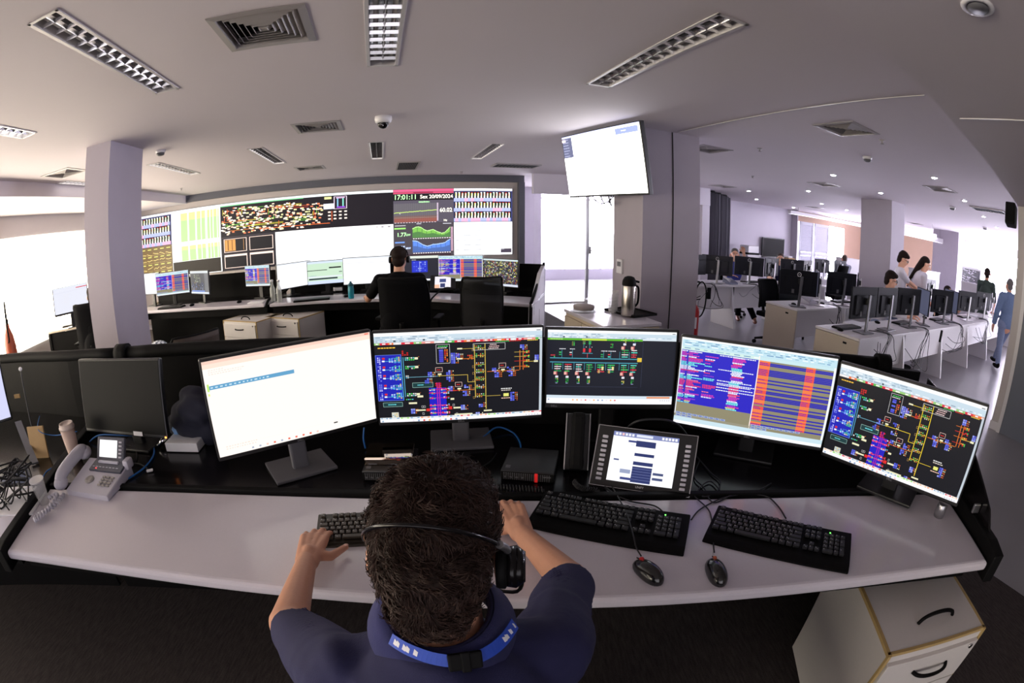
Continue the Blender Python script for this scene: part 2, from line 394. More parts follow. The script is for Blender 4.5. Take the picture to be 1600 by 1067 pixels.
    for y in (0.185, 0.27, 0.37, 0.445, 0.53, 0.62, 0.72):
        p.h(0.592, 0.655, y + 0.012, bus, 0.004); p.cluster(0.6, y - 0.012, 4, 3, 0.0125, 0.016, [G, Y, Wt, O, (120, 220, 120)], 0.55); p.box(0.578, y + 0.02, 0.588, y + 0.042, (200, 160, 90), 0.0012)
    p.h(0.19, 0.37, 0.49, (110, 170, 190), 0.005); p.h(0.37, 0.548, 0.487, bus, 0.005); p.v(0.548, 0.485, 0.57, bus); p.h(0.548, 0.592, 0.57, bus, 0.005)
    p.h(0.52, 0.59, 0.2, bus, 0.004); p.rect(0.49, 0.19, 0.52, 0.205, Cr); p.rect(0.485, 0.3, 0.52, 0.315, Cr); p.h(0.52, 0.59, 0.31, O, 0.005); p.cluster(0.55, 0.27, 3, 3, 0.011, 0.018, [Rd, O])
    p.h(0.665, 0.86, 0.463, O, 0.005); p.v(0.864, 0.24, 0.46, O, 0.004); p.v(0.884, 0.24, 0.46, O, 0.004)
    for y in (0.26, 0.31, 0.36, 0.42): p.h(0.83, 0.92, y, R.choice([O, Rd, bus]), 0.004); p.cluster(0.89, y - 0.012, 3, 2, 0.012, 0.016, [O, Y, G, Rd])
    p.rect(0.95, 0.36, 0.975, 0.38, Cr); p.h(0.885, 0.95, 0.37, Y, 0.004)
    p.h(0.66, 0.745, 0.74, bus, 0.004); p.rect(0.763, 0.72, 0.795, 0.755, (225, 225, 120)); p.text(0.748, 0.665, 5, Wt, 0.009); p.text(0.75, 0.685, 5, (200, 190, 180), 0.009); p.text(0.75, 0.775, 5, (230, 190, 170), 0.009)
    p.rect(0.64, 0.902, 0.69, 0.918, Cr)
    p.box(0.585, 0.15, 0.775, 0.22, Wt, 0.0018); p.text(0.685, 0.165, 5, (240, 210, 210), 0.008); p.text(0.68, 0.185, 6, (230, 190, 190), 0.008); p.text(0.675, 0.205, 6, (240, 210, 210), 0.008)
    for (x, y) in ((0.358, 0.395), (0.738, 0.375), (0.472, 0.568)): p.box(x, y, x + 0.04, y + 0.048, (235, 200, 190), 0.002); p.text(x + 0.008, y + 0.025, 2, Rd, 0.008); p.rect(x + 0.012, y + 0.065, x + 0.034, y + 0.082, Cr); p.v(x + 0.022, y + 0.08, y + 0.1, Y, 0.004)
    p.rect(0.985, 0.11, 1, 0.945, (190, 200, 210))
    p.rect(0, 0.945, 1, 0.966, (235, 235, 238)); x = 0.005
    while x < 0.98:
        L = R.uniform(0.03, 0.07); p.rect(x, 0.948, x + L, 0.962, R.choice([(220, 60, 80), (130, 170, 200), (240, 150, 90), (150, 220, 90), (235, 190, 150)])); p.rect(x + L * .25, 0.951, x + L * .75, 0.959, (250, 248, 246)); x += L + 0.008
    taskbar(p, 0.966)
    return p
def alarms(w, h, seed, small=False):
    p = Pic(w, h, (140, 134, 108), seed); R = p.r
    p.rect(0, 0, 1, 0.10, (190, 222, 234)); p.rect(0, 0, 1, 0.02, (246, 248, 250)); p.rect(0, 0.1, 0.5, 0.135, (206, 232, 226))
    for y in (0.035, 0.055, 0.075, 0.115):
        x = 0.02
        while x < 0.97:
            L = R.uniform(0.01, 0.05); p.rect(x, y - 0.005, x + L, y + 0.005, R.choice([(240, 246, 250), (150, 190, 210), (110, 150, 190)])); x += L + R.uniform(0.01, 0.03)
    p.rect(0, 0.135, 0.5, 0.745, (44, 38, 190))
    cols = [(240, 240, 250), (120, 230, 225), (240, 60, 90), (214, 60, 170), (230, 210, 90), (150, 60, 200), (245, 120, 130)]
    y, c = 0.148, R.choice(cols)
    while y < 0.74:
        if R.random() < 0.55: c = R.choice(cols)
        p.text(0.008, y, 3, c, 0.0095, 0.15); p.text(0.05, y, R.randint(2, 8), c, 0.0105, 0.2)
        if R.random() < 0.45: p.text(0.16, y, R.randint(3, 8), c, 0.010, 0.3)
        p.text(R.uniform(0.325, 0.34), y, 5, c, 0.0115, 0.15)
        if R.random() < 0.14: p.text(0.25, y, 18, (235, 240, 250), 0.009, 0.35)
        y += 0.0155
    p.v(0.052, 0.135, 0.745, (70, 60, 120), 0.003); p.v(0.03, 0.135, 0.745, (70, 60, 120), 0.002)
    p.rect(0.5, 0.1, 1, 0.135, (196, 226, 232))
    y = 0.135
    for k in [0, 1, 1, 0, 0, 1, 1, 1, 1, 0, 0, 1, 0, 1, 0, 0, 1, 0, 1, 1, 0, 1, 1, 1, 0, 0, 1, 0, 1, 1, 0, 0, 1, 0, 1, 0, 1, 0, 0, 1]:
        if k: p.rect(0.57, y, 0.985, y + 0.0165, (44, 42, 168))
        oc = (236, 72, 72) if k else (250, 124, 66)
        if y < 0.62: p.rect(0.5, y, 0.572, y + 0.0165, oc)
        elif R.random() < 0.7: p.rect(0.5, y, 0.572, y + 0.0165, oc)
        p.rect(0.805, y, 0.866, y + 0.0165, oc)
        if k: p.text(0.505, y + 0.008, 5, (110, 40, 160), 0.008, 0.2); p.text(0.81, y + 0.008, 4, (130, 40, 160), 0.008, 0.2)
        y += 0.0182
    p.rect(0.497, 0.09, 0.503, 1, (250, 236, 230)); p.rect(0.985, 0.1, 1, 0.92, (236, 240, 244)); p.rect(0, 0.02, 0.006, 0.94, (236, 240, 244))
    p.rect(0, 0.885, 0.5, 0.935, (150, 146, 126)); p.rect(0, 0.915, 1, 0.965, (198, 222, 232)); p.rect(0, 0.965, 1, 1, (244, 246, 250))
    for x0 in (0.01, 0.51):
        for j in range(2):
            for i in range(9 if j == 0 else 3): p.rect(x0 + i * 0.037, 0.862 + j * 0.028, x0 + 0.033 + i * 0.037, 0.884 + j * 0.028, (160, 176, 214)); p.rect(x0 + 0.006 + i * 0.037, 0.868 + j * 0.028, x0 + 0.026 + i * 0.037, 0.878 + j * 0.028, (90, 104, 170))
    return p
def oneline(w, h, seed):
    p = Pic(w, h, (22, 25, 36), seed); R = p.r
    toolbar(p); p.rect(0, 0.108, 0.73, 0.132, (90, 180, 40)); p.rect(0.26, 0.108, 0.45, 0.132, (190, 220, 70)); p.rect(0.73, 0.1, 1, 0.122, (214, 226, 234))
    p.text(0.02, 0.12, 8, (210, 240, 150), 0.008); p.text(0.56, 0.12, 5, (190, 240, 120), 0.007)
    T = (70, 150, 170)
    p.h(0.02, 0.7, 0.375, T, 0.012); p.h(0.02, 0.7, 0.43, T, 0.012); p.rect(0.695, 0.355, 0.73, 0.41, (226, 190, 60))
    G = [(60, 200, 100), (40, 160, 90), (90, 220, 200), (220, 220, 220), (214, 60, 70)]
    def drop(x, up, rich):
        s = -1 if up else 1; y = 0.375 if up else 0.43
        yy = lambda k: y + s * k
        p.v(x, min(y, yy(0.1)), max(y, yy(0.1)), T, 0.003); p.v(x + 0.035, min(yy(.03), yy(0.2 if rich else .14)), max(yy(.03), yy(0.2 if rich else .14)), (200, 80, 90) if rich else T, 0.004)
        for k in (0.03, 0.06, 0.09, 0.12): p.rect(x + 0.015, yy(k) - 0.006, x + 0.05 + R.uniform(0, .02), yy(k) + 0.006, R.choice(G))
        if rich:
            p.rect(x + 0.01, yy(0.15) - 0.02, x + 0.03, yy(0.15) + 0.02, (236, 170, 160)); p.rect(x + 0.024, yy(0.2) - 0.014, x + 0.046, yy(0.2) + 0.014, (225, 225, 235)); p.cluster(x + 0.024, yy(0.25) - 0.028, 2, 3, 0.013, 0.02, [(40, 150, 60), (60, 190, 80), (30, 110, 50), (200, 190, 90)]); p.text(x + 0.026, yy(0.25) + 0.037, 2, (170, 180, 230), 0.007)
    for x in (0.04, 0.12, 0.205, 0.285, 0.555, 0.63): drop(x, False, True)
    for x in (0.37, 0.45): drop(x, False, False); p.rect(x + 0.02, 0.53, x + 0.035, 0.57, (190, 150, 90)); p.rect(x + 0.048, 0.48, x + 0.064, 0.53, (226, 214, 150))
    for x in (0.555, 0.63): drop(x, True, True)
    for x, y0, gy in ((0.11, 0.26, None), (0.19, 0.26, 0.17), (0.43, 0.28, None), (0.485, 0.28, 0.19)):
        p.v(x, y0, 0.375, T, 0.003); p.text(x - 0.02, y0 - 0.01, 4, (225, 225, 235), 0.009)
        for k in (0.03, 0.06): p.rect(x - 0.022, y0 + k, x - 0.004, y0 + k + 0.014, R.choice(G))
        if gy: p.cluster(x - 0.005, gy - 0.02, 2, 3, 0.012, 0.02, [(40, 150, 60), (60, 190, 80), (120, 130, 60)])
    p.h(0.265, 0.345, 0.305, T, 0.008); p.v(0.305, 0.305, 0.365, (200, 70, 80), 0.004)
    for x in (0.275, 0.32): p.v(x, 0.15, 0.305, T, 0.003); p.cluster(x - 0.008, 0.14, 2, 2, 0.011, 0.025, [(60, 190, 80), (120, 130, 60)]); p.rect(x - 0.005, 0.24, x + 0.012, 0.29, (214, 50, 60)); p.text(x + 0.015, 0.22, 1, (225, 225, 235), 0.007)
    p.cluster(0.025, 0.33, 3, 2, 0.012, 0.02, [(60, 200, 100), (214, 60, 70)])
    p.h(0.02, 0.71, 0.76, (60, 66, 90), 0.003); p.v(0.735, 0.13, 0.76, (60, 66, 90), 0.002)
    p.rect(0, 0.885, 1, 0.925, (206, 220, 232)); p.rect(0.79, 0.892, 0.98, 0.918, (226, 150, 110)); taskbar(p, 0.925)
    return p
def document(w, h, seed, tint=(255, 247, 239), head=True):
    p = Pic(w, h, tint, seed); R = p.r
    p.rect(0, 0, 1, 0.03, (240, 204, 188)); p.rect(0, 0.03, 1, 0.075, (248, 224, 208)); p.rect(0.965, 0.006, 0.99, 0.022, (236, 130, 110)); p.text(0.4, 0.04, 6, (230, 210, 200), 0.008)
    for y in (0.095, 0.115, 0.135): p.text(0.03, y, R.randint(6, 16), (236, 224, 216), 0.009, 0.6)
    if head:
        p.rect(0.02, 0.245, 0.52, 0.285, (98, 160, 200)); p.text(0.03, 0.266, 14, (206, 230, 240), 0.011, 1.2); p.rect(0.01, 0.225, 0.022, 0.3, (190, 230, 120)); p.rect(0.01, 0.32, 0.02, 0.345, (225, 240, 140))
    p.h(0.0, 1, 0.9, (248, 238, 230), 0.003)
    for y in (0.9, 0.925): p.text(0.05, y, 12, (236, 214, 200), 0.008, 1.0)
    for i in range(10): p.rect(0.2 + i * 0.045, 0.962, 0.213 + i * 0.045, 0.982, R.choice([(230, 110, 90), (250, 200, 190), (170, 180, 200), (240, 180, 120)]))
    p.rect(0.72, 0.915, 0.745, 0.93, (80, 80, 80))
    return p
def plain_doc(w, h, seed, tint=(248, 248, 252), lines=9):
    p = Pic(w, h, tint, seed)
    p.rect(0, 0, 1, 0.04, (226, 232, 240)); p.h(0, 1, 0.2, (206, 206, 226), 0.006)
    for i in range(lines): p.text(0.3, 0.3 + i * 0.06, p.r.randint(8, 18), (228, 224, 228), 0.009, 0.5)
    return p
def mosaic(w, h, seed):
    p = Pic(w, h, (30, 32, 36), seed); R = p.r
    p.rect(0, 0, 1, 0.06, (206, 222, 226)); p.rect(0.05, 0.92, 1, 1, (214, 220, 236))
    for i in range(34):
        for j in range(18):
            if R.random() < 0.93: p.rect(0.02 + i * 0.0285, 0.07 + j * 0.047, 0.02 + (i + R.uniform(.5, 1)) * 0.0285, 0.07 + (j + R.uniform(.4, .95)) * 0.047, R.choice([(220, 215, 205), (120, 60, 70), (190, 190, 60), (70, 110, 70), (60, 60, 120), (170, 90, 70), (40, 44, 50), (120, 130, 140), (230, 226, 140), (60, 70, 70)]))
    return p
def spreadsheet(w, h, seed):
    p = Pic(w, h, (206, 232, 206), seed); R = p.r
    p.rect(0, 0, 1, 0.1, (214, 228, 240))
    for j in range(11): p.h(0, 0.88, 0.12 + j * 0.05, (180, 212, 186), 0.006)
    p.rect(0.55, 0.28, 0.86, 0.34, (30, 34, 34)); p.rect(0, 0.38, 0.5, 0.41, (60, 70, 64)); p.rect(0.8, 0.5, 0.88, 0.53, (40, 50, 60)); p.rect(0.03, 0.74, 0.76, 0.81, (50, 60, 70)); p.rect(0, 0.66, 0.88, 0.72, (226, 232, 240))
    p.rect(0.9, 0.12, 1, 0.75, (24, 26, 30)); p.rect(0, 0.86, 1, 1, (210, 222, 250)); p.text(0.05, 0.63, 12, (90, 110, 190), 0.01)
    return p
def desktop(w, h, seed):
    p = Pic(w, h, (60, 66, 76), seed); R = p.r
    p.rect(0, 0, 1, 0.1, (206, 214, 220)); p.rect(0.8, 0.1, 1, 0.92, (92, 98, 108)); p.cluster(0.22, 0.16, 8, 8, 0.045, 0.05, [(130, 140, 120), (170, 180, 160), (110, 120, 100), (90, 90, 84)]); p.cluster(0.05, 0.5, 14, 6, 0.05, 0.06, [(60, 70, 130), (40, 44, 60), (120, 90, 70), (30, 40, 50), (120, 140, 190)]); p.rect(0.05, 0.86, 0.78, 0.92, (90, 130, 210)); p.rect(0, 0.93, 1, 1, (200, 214, 240))
    return p
def blackblue(w, h, seed):
    p = Pic(w, h, (44, 44, 54), seed); R = p.r
    p.rect(0, 0, 1, 0.1, (226, 232, 222)); p.rect(0.38, 0.2, 0.74, 0.66, (44, 56, 200)); p.text(0.38, 0.16, 4, (210, 210, 220), 0.02)
    p.cluster(0.42, 0.24, 6, 5, 0.05, 0.08, [(150, 170, 240), (90, 110, 230), (60, 70, 210)], 0.6); p.v(0.56, 0.22, 0.64, (200, 215, 250), 0.008)
    p.rect(0.4, 0.93, 1, 1, (240, 242, 246))
    return p
# ================================================================== SETTING
def wbox(u0, u1, v0, v1, z0, z1, mb=None, mi=0):
    mb = mb or MB()
    return mb.box(RM((u0 + u1) / 2, (v0 + v1) / 2, (z0 + z1) / 2), (u1 - u0, v1 - v0, z1 - z0), AX, mi=mi)
def floor_mat():
    m = mat('polished_floor', (150, 148, 152), 0.3, var=0.2, vscale=1.3, detail=8)
    return m
def carpet_mat():
    m = bpy.data.materials.new('dark_carpet'); m.use_nodes = True; nt = m.node_tree; b = nt.nodes['Principled BSDF']
    tc = nt.nodes.new('ShaderNodeTexCoord'); mp = nt.nodes.new('ShaderNodeMapping'); mp.inputs['Rotation'].default_value = (0, 0, AX); mp.inputs['Scale'].default_value = (60, 9, 1)
    n = nt.nodes.new('ShaderNodeTexNoise'); n.inputs['Scale'].default_value = 1.6; n.inputs['Detail'].default_value = 5
    n2 = nt.nodes.new('ShaderNodeTexNoise'); n2.inputs['Scale'].default_value = 260
    cr = nt.nodes.new('ShaderNodeValToRGB'); cr.color_ramp.elements[0].position = .3; cr.color_ramp.elements[0].color = rgb(40, 36, 36); cr.color_ramp.elements[1].position = .7; cr.color_ramp.elements[1].color = rgb(82, 75, 74)
    ad = nt.nodes.new('ShaderNodeMath'); ad.operation = 'MULTIPLY_ADD'; ad.inputs[1].default_value = .5
    nt.links.new(tc.outputs['Object'], mp.inputs['Vector']); nt.links.new(mp.outputs['Vector'], n.inputs['Vector']); nt.links.new(tc.outputs['Object'], n2.inputs['Vector'])
    nt.links.new(n2.outputs['Fac'], ad.inputs[0]); ml = nt.nodes.new('ShaderNodeMath'); ml.operation = 'MULTIPLY'; ml.inputs[1].default_value = .5
    nt.links.new(n.outputs['Fac'], ml.inputs[0]); nt.links.new(ml.outputs[0], ad.inputs[2]); nt.links.new(ad.outputs[0], cr.inputs['Fac']); nt.links.new(cr.outputs['Color'], b.inputs['Base Color'])
    bp = nt.nodes.new('ShaderNodeBump'); bp.inputs['Strength'].default_value = .5; bp.inputs['Distance'].default_value = .004
    nt.links.new(n2.outputs['Fac'], bp.inputs['Height']); nt.links.new(bp.outputs['Normal'], b.inputs['Normal'])
    b.inputs['Roughness'].default_value = .95; b.inputs['Specular IOR Level'].default_value = .2
    return m
struct('floor', wbox(-5.7, 20, -5, 14.5, -0.12, 0), floor_mat())
struct('floor_carpet', wbox(-5.55, 2.86, -4.9, 8.98, 0.0, 0.012), carpet_mat())
HOLES = []                              # openings of the recessed fittings
# lower ceiling band along the window wall
struct('ceiling_drop', wbox(-5.6, -4.2, -3, 9.6, 2.44, CEIL), M_CEIL)
# lower ceiling over the aisle where the picture is taken
b0, b1 = at(1276, 0, SOFFIT), at(1549, 263, SOFFIT); bd = (b1 - b0).normalized()
p0, p1 = b0 - bd * 6.5, b0 + bd * 14
nb = Vector((bd.y, -bd.x, 0))
struct('ceiling_soffit', MB().prism([tuple(p0)[:2], tuple(p1)[:2], tuple(p1 + nb * 4.5)[:2], tuple(p0 + nb * 4.5)[:2]], SOFFIT, CEIL + 0.1), M_CEIL)
s0, s1 = at(1060, 206.5, CEIL), at(1445, 148.5, CEIL)
mb = MB()
mb.box((s0 + s1) / 2 + Vector((0, 0, -0.002)), ((s1 - s0).length, 0.012, 0.006), math.atan2(s1.y - s0.y, s1.x - s0.x))
struct('trim_1', mb, M_FRAMEW)
s0, s1 = at(1500, 185, SOFFIT), at(1600, 188, SOFFIT); s1 = s1 + (s1 - s0) * 2
mb = MB(); mb.box((s0 + s1) / 2 + Vector((0, 0, -0.002)), ((s1 - s0).length, 0.012, 0.006), math.atan2(s1.y - s0.y, s1.x - s0.x))
struct('trim_2', mb, M_FRAMEW)
# ---- left wall with the long window
WL = -5.6
nL = tuple(E1)
zt0, zt1 = on(0, 376, nL, WL).z, on(135, 361, nL, WL).z
zs0 = on(60, 533, nL, WL).z
WT, WB = (zt0 + zt1) / 2, max(0.25, zs0)
mb = MB(); wbox(WL - 0.2, WL, -3, 9.7, WT, 2.6, mb); wbox(WL - 0.2, WL, -3, 9.7, 0, WB, mb); wbox(WL - 0.2, WL, 8.6, 9.7, WB, WT, mb); wbox(WL - 0.2, WL, -3, -2.4, WB, WT, mb)
struct('wall_left', mb, M_WALL)
mb = MB(); wbox(WL - 0.16, WL - 0.12, -2.4, 8.6, WB, WT, mb, 0)
w1 = struct('window_1', mb, M_SKYW)
mb = MB()
for v in (-0.6, 1.2, 3.0, 4.8, 6.6): wbox(WL - 0.11, WL - 0.07, v - 0.025, v + 0.025, WB, WT, mb)
wbox(WL - 0.11, WL + 0.03, -2.4, 8.6, WB - 0.03, WB + 0.02, mb); wbox(WL - 0.11, WL + 0.015, -2.4, 8.6, WT - 0.02, WT + 0.015, mb)
o = mb.build('window_frame', mat('glowing_window_frame', (250, 246, 236), 0.6, emit=1.2, ecol=(255, 248, 232)), w1)  # frame given its own glow, standing in for daylight on it
# ---- pillars
def pillar(name, u0, u1, v0, v1, groove=None, m=None):
    mb = wbox(u0, u1, v0, v1, 0, CEIL)
    if groove: wbox(groove - 0.006, groove + 0.006, v0 - 0.004, v0 + 0.01, 0, CEIL, mb, 1)
    struct(name, mb, [m or M_PILLAR, M_DARKV])
pillar('wall_pillar_left', -2.76, -2.46, 3.70, 4.37)
PC = (2.43, 3.14, 4.10, 4.72)
pillar('wall_pillar_middle', *PC, groove=2.79)
def px_pillar(name, corner, right, side, m=None):
    c = at(*corner, CEIL); u, v = c.dot(E1), c.dot(E2)
    pillar(name, u, u + right, v, v + side, m=m)
px_pillar('wall_pillar_office', (1393.5, 313), 0.62, 0.80)
px_pillar('wall_pillar_far', (1498, 363), 0.7, 1.05)
# ---- right wall end with the grey door
a = at(1546, 668, 0); ua, va = a.dot(E1), a.dot(E2)
struct('wall_right', wbox(ua, ua + 0.25, -4.5, va, 0, CEIL), M_WALL)
mb = wbox(ua - 0.012, ua, -4.5, va + 0.012, 0, 0.09); struct('baseboard_right', mb, M_WHITE)
d1 = struct('door_1', wbox(ua - 0.035, ua - 0.014, -1.6, va - 0.16, 0.0, 2.2), mat('blue_grey_door', (104, 110, 126), 0.35, var=0.04, vscale=5))
wbox(ua - 0.045, ua - 0.001, va - 0.16, va - 0.11, 0, 2.25).build('door_frame', M_WHITE, d1)
# ---- video wall structure
VW = 9.65; nV = tuple(E2)
def vz(px, py, v=VW): return on(px, py, nV, v).z
ZS1, ZS0 = vz(709, 294.5), vz(709, 399.5); ZF = vz(620, 286)
PU, PW = -4.62, 1.2083
mb = wbox(-5.58, 2.75, VW + 0.02, VW + 0.3, 0, ZF)
struct('wall_back', mb, mat('video_wall_surround', (196, 188, 186), 0.6, var=0.03, vscale=4))
mb = wbox(-5.58, 2.86, VW - 0.12, VW + 0.3, ZF, CEIL); wbox(2.75, 2.87, VW - 0.12, VW + 0.3, 0, ZF, mb)
struct('trim_3', mb, M_TRIM)
# ---- glass front and the bright room behind it
GV = 9.04
mb = wbox(2.88, 7.2, GV - 0.05, GV + 0.05, vz(850, 303, GV), CEIL); struct('wall_glass_header', mb, M_WALLB)
g = struct('window_2', wbox(2.9, 4.0, GV - 0.005, GV + 0.005, 0.02, vz(850, 303, GV)), M_GLASS)
mb = wbox(4.02, 4.08, GV - 0.03, GV + 0.03, 0, vz(850, 303, GV)); wbox(2.88, 4.04, GV - 0.03, GV + 0.03, 0, 0.03, mb); mb.build('window_frame', M_SILVER, g)
g2 = struct('door_2', wbox(4.1, 6.9, GV - 0.005, GV + 0.005, 0.02, vz(850, 303, GV)), M_GLASS)
h = on(922, 391, nV, GV - 0.03)
mb = MB(); mb.box(h, (0.05, 0.03, 0.16), AX, 0.008); mb.cyl(h + E2 * -0.02, h + E2 * -0.05, 0.012); mb.box(h + E2 * -0.06 + E1 * 0.05, (0.12, 0.018, 0.02), AX, 0.005); mb.build('door_handle', M_SILVER, g2)
struct('wall_glass_room', wbox(2.9, 9.0, 12.9, 13.1, 0, vz(900, 420, 12.9)), M_WALLB)
w3 = struct('window_3', wbox(3.9, 7.8, 12.95, 13.0, vz(900, 420, 12.9), CEIL), M_SKY)
mb = MB()
for u in (5.05, 6.2): wbox(u, u + 0.06, 12.88, 12.94, vz(900, 420, 12.9), CEIL, mb)
wbox(3.9, 7.8, 12.88, 12.94, 2.3, 2.36, mb); mb.build('window_frame', mat('glowing_frame', (240, 238, 246), 0.6, emit=0.9), w3)  # frame glows by itself, window glare put into its material
mb = wbox(2.95, on(846, 350, nV, 12.5).dot(E1), 12.5, 12.7, 0, CEIL); struct('wall_glass_left', mb, M_WALLB)
struct('wall_glass_right', wbox(7.0, 7.2, GV, 13, 0, CEIL), M_WALLB)
# ---- office walls
OV = 11.45
ux = lambda px, py=380, v=OV: on(px, py, nV, v).dot(E1)
struct('wall_office_back', wbox(7.2, 12.95, OV, OV + 0.2, 0, CEIL), M_WALLB)
struct('wall_office_pier', wbox(12.95, ux(1246, 380, OV - 0.3), OV - 0.3, OV + 0.2, 0, CEIL), M_PILLAR)
mb = wbox(13.2, 19.5, OV, OV + 0.2, 2.25, CEIL); wbox(ux(1319), 19.5, OV, OV + 0.2, 0, 2.25, mb); struct('wall_office_tan', mb, M_TAN)
w4 = struct('window_4', wbox(ux(1296), ux(1319), OV + 0.05, OV + 0.1, 0.0, 2.25), M_SKYO)
wbox(13.2, ux(1296), OV + 0.05, OV + 0.1, 0.0, 2.25).build('dimmed_window_pane', M_SKYS, w4)  # glowing window pane behind the shutters, its daylight set weaker
FU = 19.5
vv = lambda px, py: on(px, py, nL, FU).dot(E2)
va_, vb_ = vv(1505, 374), vv(1531, 380)
struct('wall_far', wbox(FU, FU + 0.2, va_, OV + 0.2, 0, CEIL), M_TAN)
struct('wall_far_pier', wbox(FU - 0.1, FU + 0.2, vb_, va_, 0, CEIL), M_WHITE)
mb = wbox(FU, FU + 0.2, -4, vb_, 2.3, CEIL); wbox(FU, FU + 0.2, -4, vb_, 0, 0.9, mb); struct('wall_far_end', mb, M_WALLB)
w5 = struct('window_5', wbox(FU + 0.05, FU + 0.1, -4, vb_, 0.9, 2.3), M_SKYO)
wbox(FU - 0.02, FU + 0.04, -4, vb_, 1.5, 1.55).build('window_frame', M_WHITE, w5)
# shutters
for i, (xa, xb, lab) in enumerate(((1249, 1270, 'white louvred shutter leaf beside the grey office pier'), (1272, 1294, 'white louvred shutter leaf nearer the bright office window'))):
    u0, u1 = ux(xa, 380, OV - 0.06), ux(xb, 380, OV - 0.06)
    t = thing('louvred_shutter', lab, 'shutter', RM((u0 + u1) / 2, OV - 0.06, 0), AX, 'white shutters in the office')
    w = u1 - u0; mb = MB()
    for x in (-w / 2 + 0.04, w / 2 - 0.04): mb.box((x, 0, 1.14), (0.08, 0.05, 2.2), None, 0.005)
    for z in (0.09, 1.12, 2.2): mb.box((0, 0, z), (w, 0.05, 0.1), None, 0.005)
    mb.build('frame', M_SHUT, t)
    mb = MB()
    for k in range(38):
        z = 0.17 + k * 0.053
        if abs(z - 1.12) > 0.06: mb.box((0, 0, z), (w - 0.15, 0.058, 0.010), Matrix.Rotation(1.15, 4, 'X'))
    mb.build('slats', M_SHUT, t)
# dark folding curtain
t = thing('curtain', 'dark grey pleated curtain hanging beside the grey middle pillar', 'curtain', RM(7.6, 9.5, 0), AX)
mb = MB(); pts = []
P0, P1, P2 = at(1108, 296, CEIL), at(1124, 300, CEIL), at(1138, 306, CEIL)
for k in range(41):
    s = k / 40; p = (1 - s) ** 2 * P0 + 2 * s * (1 - s) * P1 + s * s * P2
    pts.append(p)
base = Vector(t.location)
prof = []
for k, p in enumerate(pts):
    q = pts[min(k + 1, 40)] - pts[max(k - 1, 0)]; n = Vector((-q.y, q.x, 0)).normalized()
    prof.append(p + n * 0.09 * math.sin(k / 40 * math.pi * 14))
inv = Matrix.Rotation(-AX, 4, 'Z')
prof = [inv @ (Vector((p.x, p.y, 0)) - Vector((base.x, base.y, 0))) for p in prof]
for p, q in zip(prof, prof[1:]):
    mb.slab((p.x, p.y, 0.15), (q.x, q.y, 0.15), (q.x, q.y, CEIL - 0.06), (p.x, p.y, CEIL - 0.06), 0.02)
mb.build('fabric', mat('dark_curtain', (76, 74, 84), 0.8, var=0.1, vscale=5), t)
mb = MB(); mb.tube([(p.x, p.y, CEIL - 0.04) for p in prof[::4]], 0.02, 6, sub=2); mb.build('rail', M_BLACK, t)
q0, q1 = at(1086, 293, CEIL), at(1107, 296, CEIL)
mb = MB(); mb.box(((q0 + q1) / 2).xy.to_3d() + UP * 1.3, ((q1 - q0).length, 0.1, 2.58), math.atan2(q1.y - q0.y, q1.x - q0.x)); struct('wall_office_left', mb, M_WALLB)
# ================================================================== CEILING FITTINGS
def ceil_light(c, label, lit=False, W=0.175, L=1.44, z=CEIL):
    t = thing('ceiling_light', label, 'ceiling light', (c.x, c.y, z), AX, 'recessed louvre ceiling lights')
    HOLES.append((c.x, c.y, W - .012, L - .012)); d = .06; mb = MB()
    for s in (-1, 1):
        mb.box((s * (W / 2 - 0.004), 0, -.003), (0.020, L + .012, .006), None, 0.002); mb.box((0, s * (L / 2 - 0.004), -.003), (W + .012, 0.020, .006), None, 0.002)
        mb.box((s * (W / 2 - .010), 0, d / 2), (.004, L - .02, d)); mb.box((0, s * (L / 2 - .010), d / 2), (W - .02, .004, d))
    mb.build('frame', M_FRAMEW, t)
    MB().box((0, 0, d), (W - 0.016, L - 0.016, 0.004)).build('reflector', M_ALU, t)
    mb = MB(); n = 14
    for k in range(1, n):
        y = -L / 2 + k * L / n
        for q in (-1, 1): mb.slab((-W / 2 + .014, y + q * .008, .020), (W / 2 - .014, y + q * .008, .020), (W / 2 - .014, y + q * .001, .001), (-W / 2 + .014, y + q * .001, .001), .001)
    for q in (-1, 1): mb.slab((q * .008, -L / 2 + .014, .020), (q * .008, L / 2 - .014, .020), (q * .001, L / 2 - .014, .001), (q * .001, -L / 2 + .014, .001), .001)
    mb.build('louvre', M_ALU, t)
    for s in (-1, 1):
        MB().cyl((s * W / 4, -L / 2 + 0.04, .034), (s * W / 4, L / 2 - 0.04, .034), 0.012, n=8).build('lamp_tube', M_TUBE if lit else M_TUBEOFF, t)
    return t
def mean(*px, z=CEIL): return sum((at(*p, z) for p in px), Vector()) / len(px)
L0 = ceil_light(mean((55, 35), (95, 14), (273, 138), (240, 146)), 'long unlit louvre ceiling light above the left side of the room, nearest on the left')
def lightdup(c, lab, lit=False):
    return ceil_light(c, lab, lit)
c2 = (at(622, 103, CEIL) + at(573, 102, CEIL)) / 2 - E2 * 0.72
lightdup(c2, 'louvre ceiling light cut by the top edge, right of the big air vent')
lightdup(mean((918, 131), (952, 136), (1172, 38), (1120, 18)), 'louvre ceiling light in front of the hanging television, near the ceiling seam')
lightdup(mean((232, 257), (262, 255), (306, 270), (290, 273)), 'louvre ceiling light just right of the grey pillar top, beside the smoke detector', True)
lightdup(mean((387, 233), (415, 231), (445, 253), (425, 257)), 'louvre ceiling light between the pillar and the dome camera, second of the far row', True)
lightdup(mean((577, 222), (601, 222), (599, 248), (577, 248)), 'louvre ceiling light straight behind the dome camera', True)
lightdup(mean((733, 248), (755, 250), (790, 224), (768, 222)), 'louvre ceiling light of the far row nearest the hanging television', True)
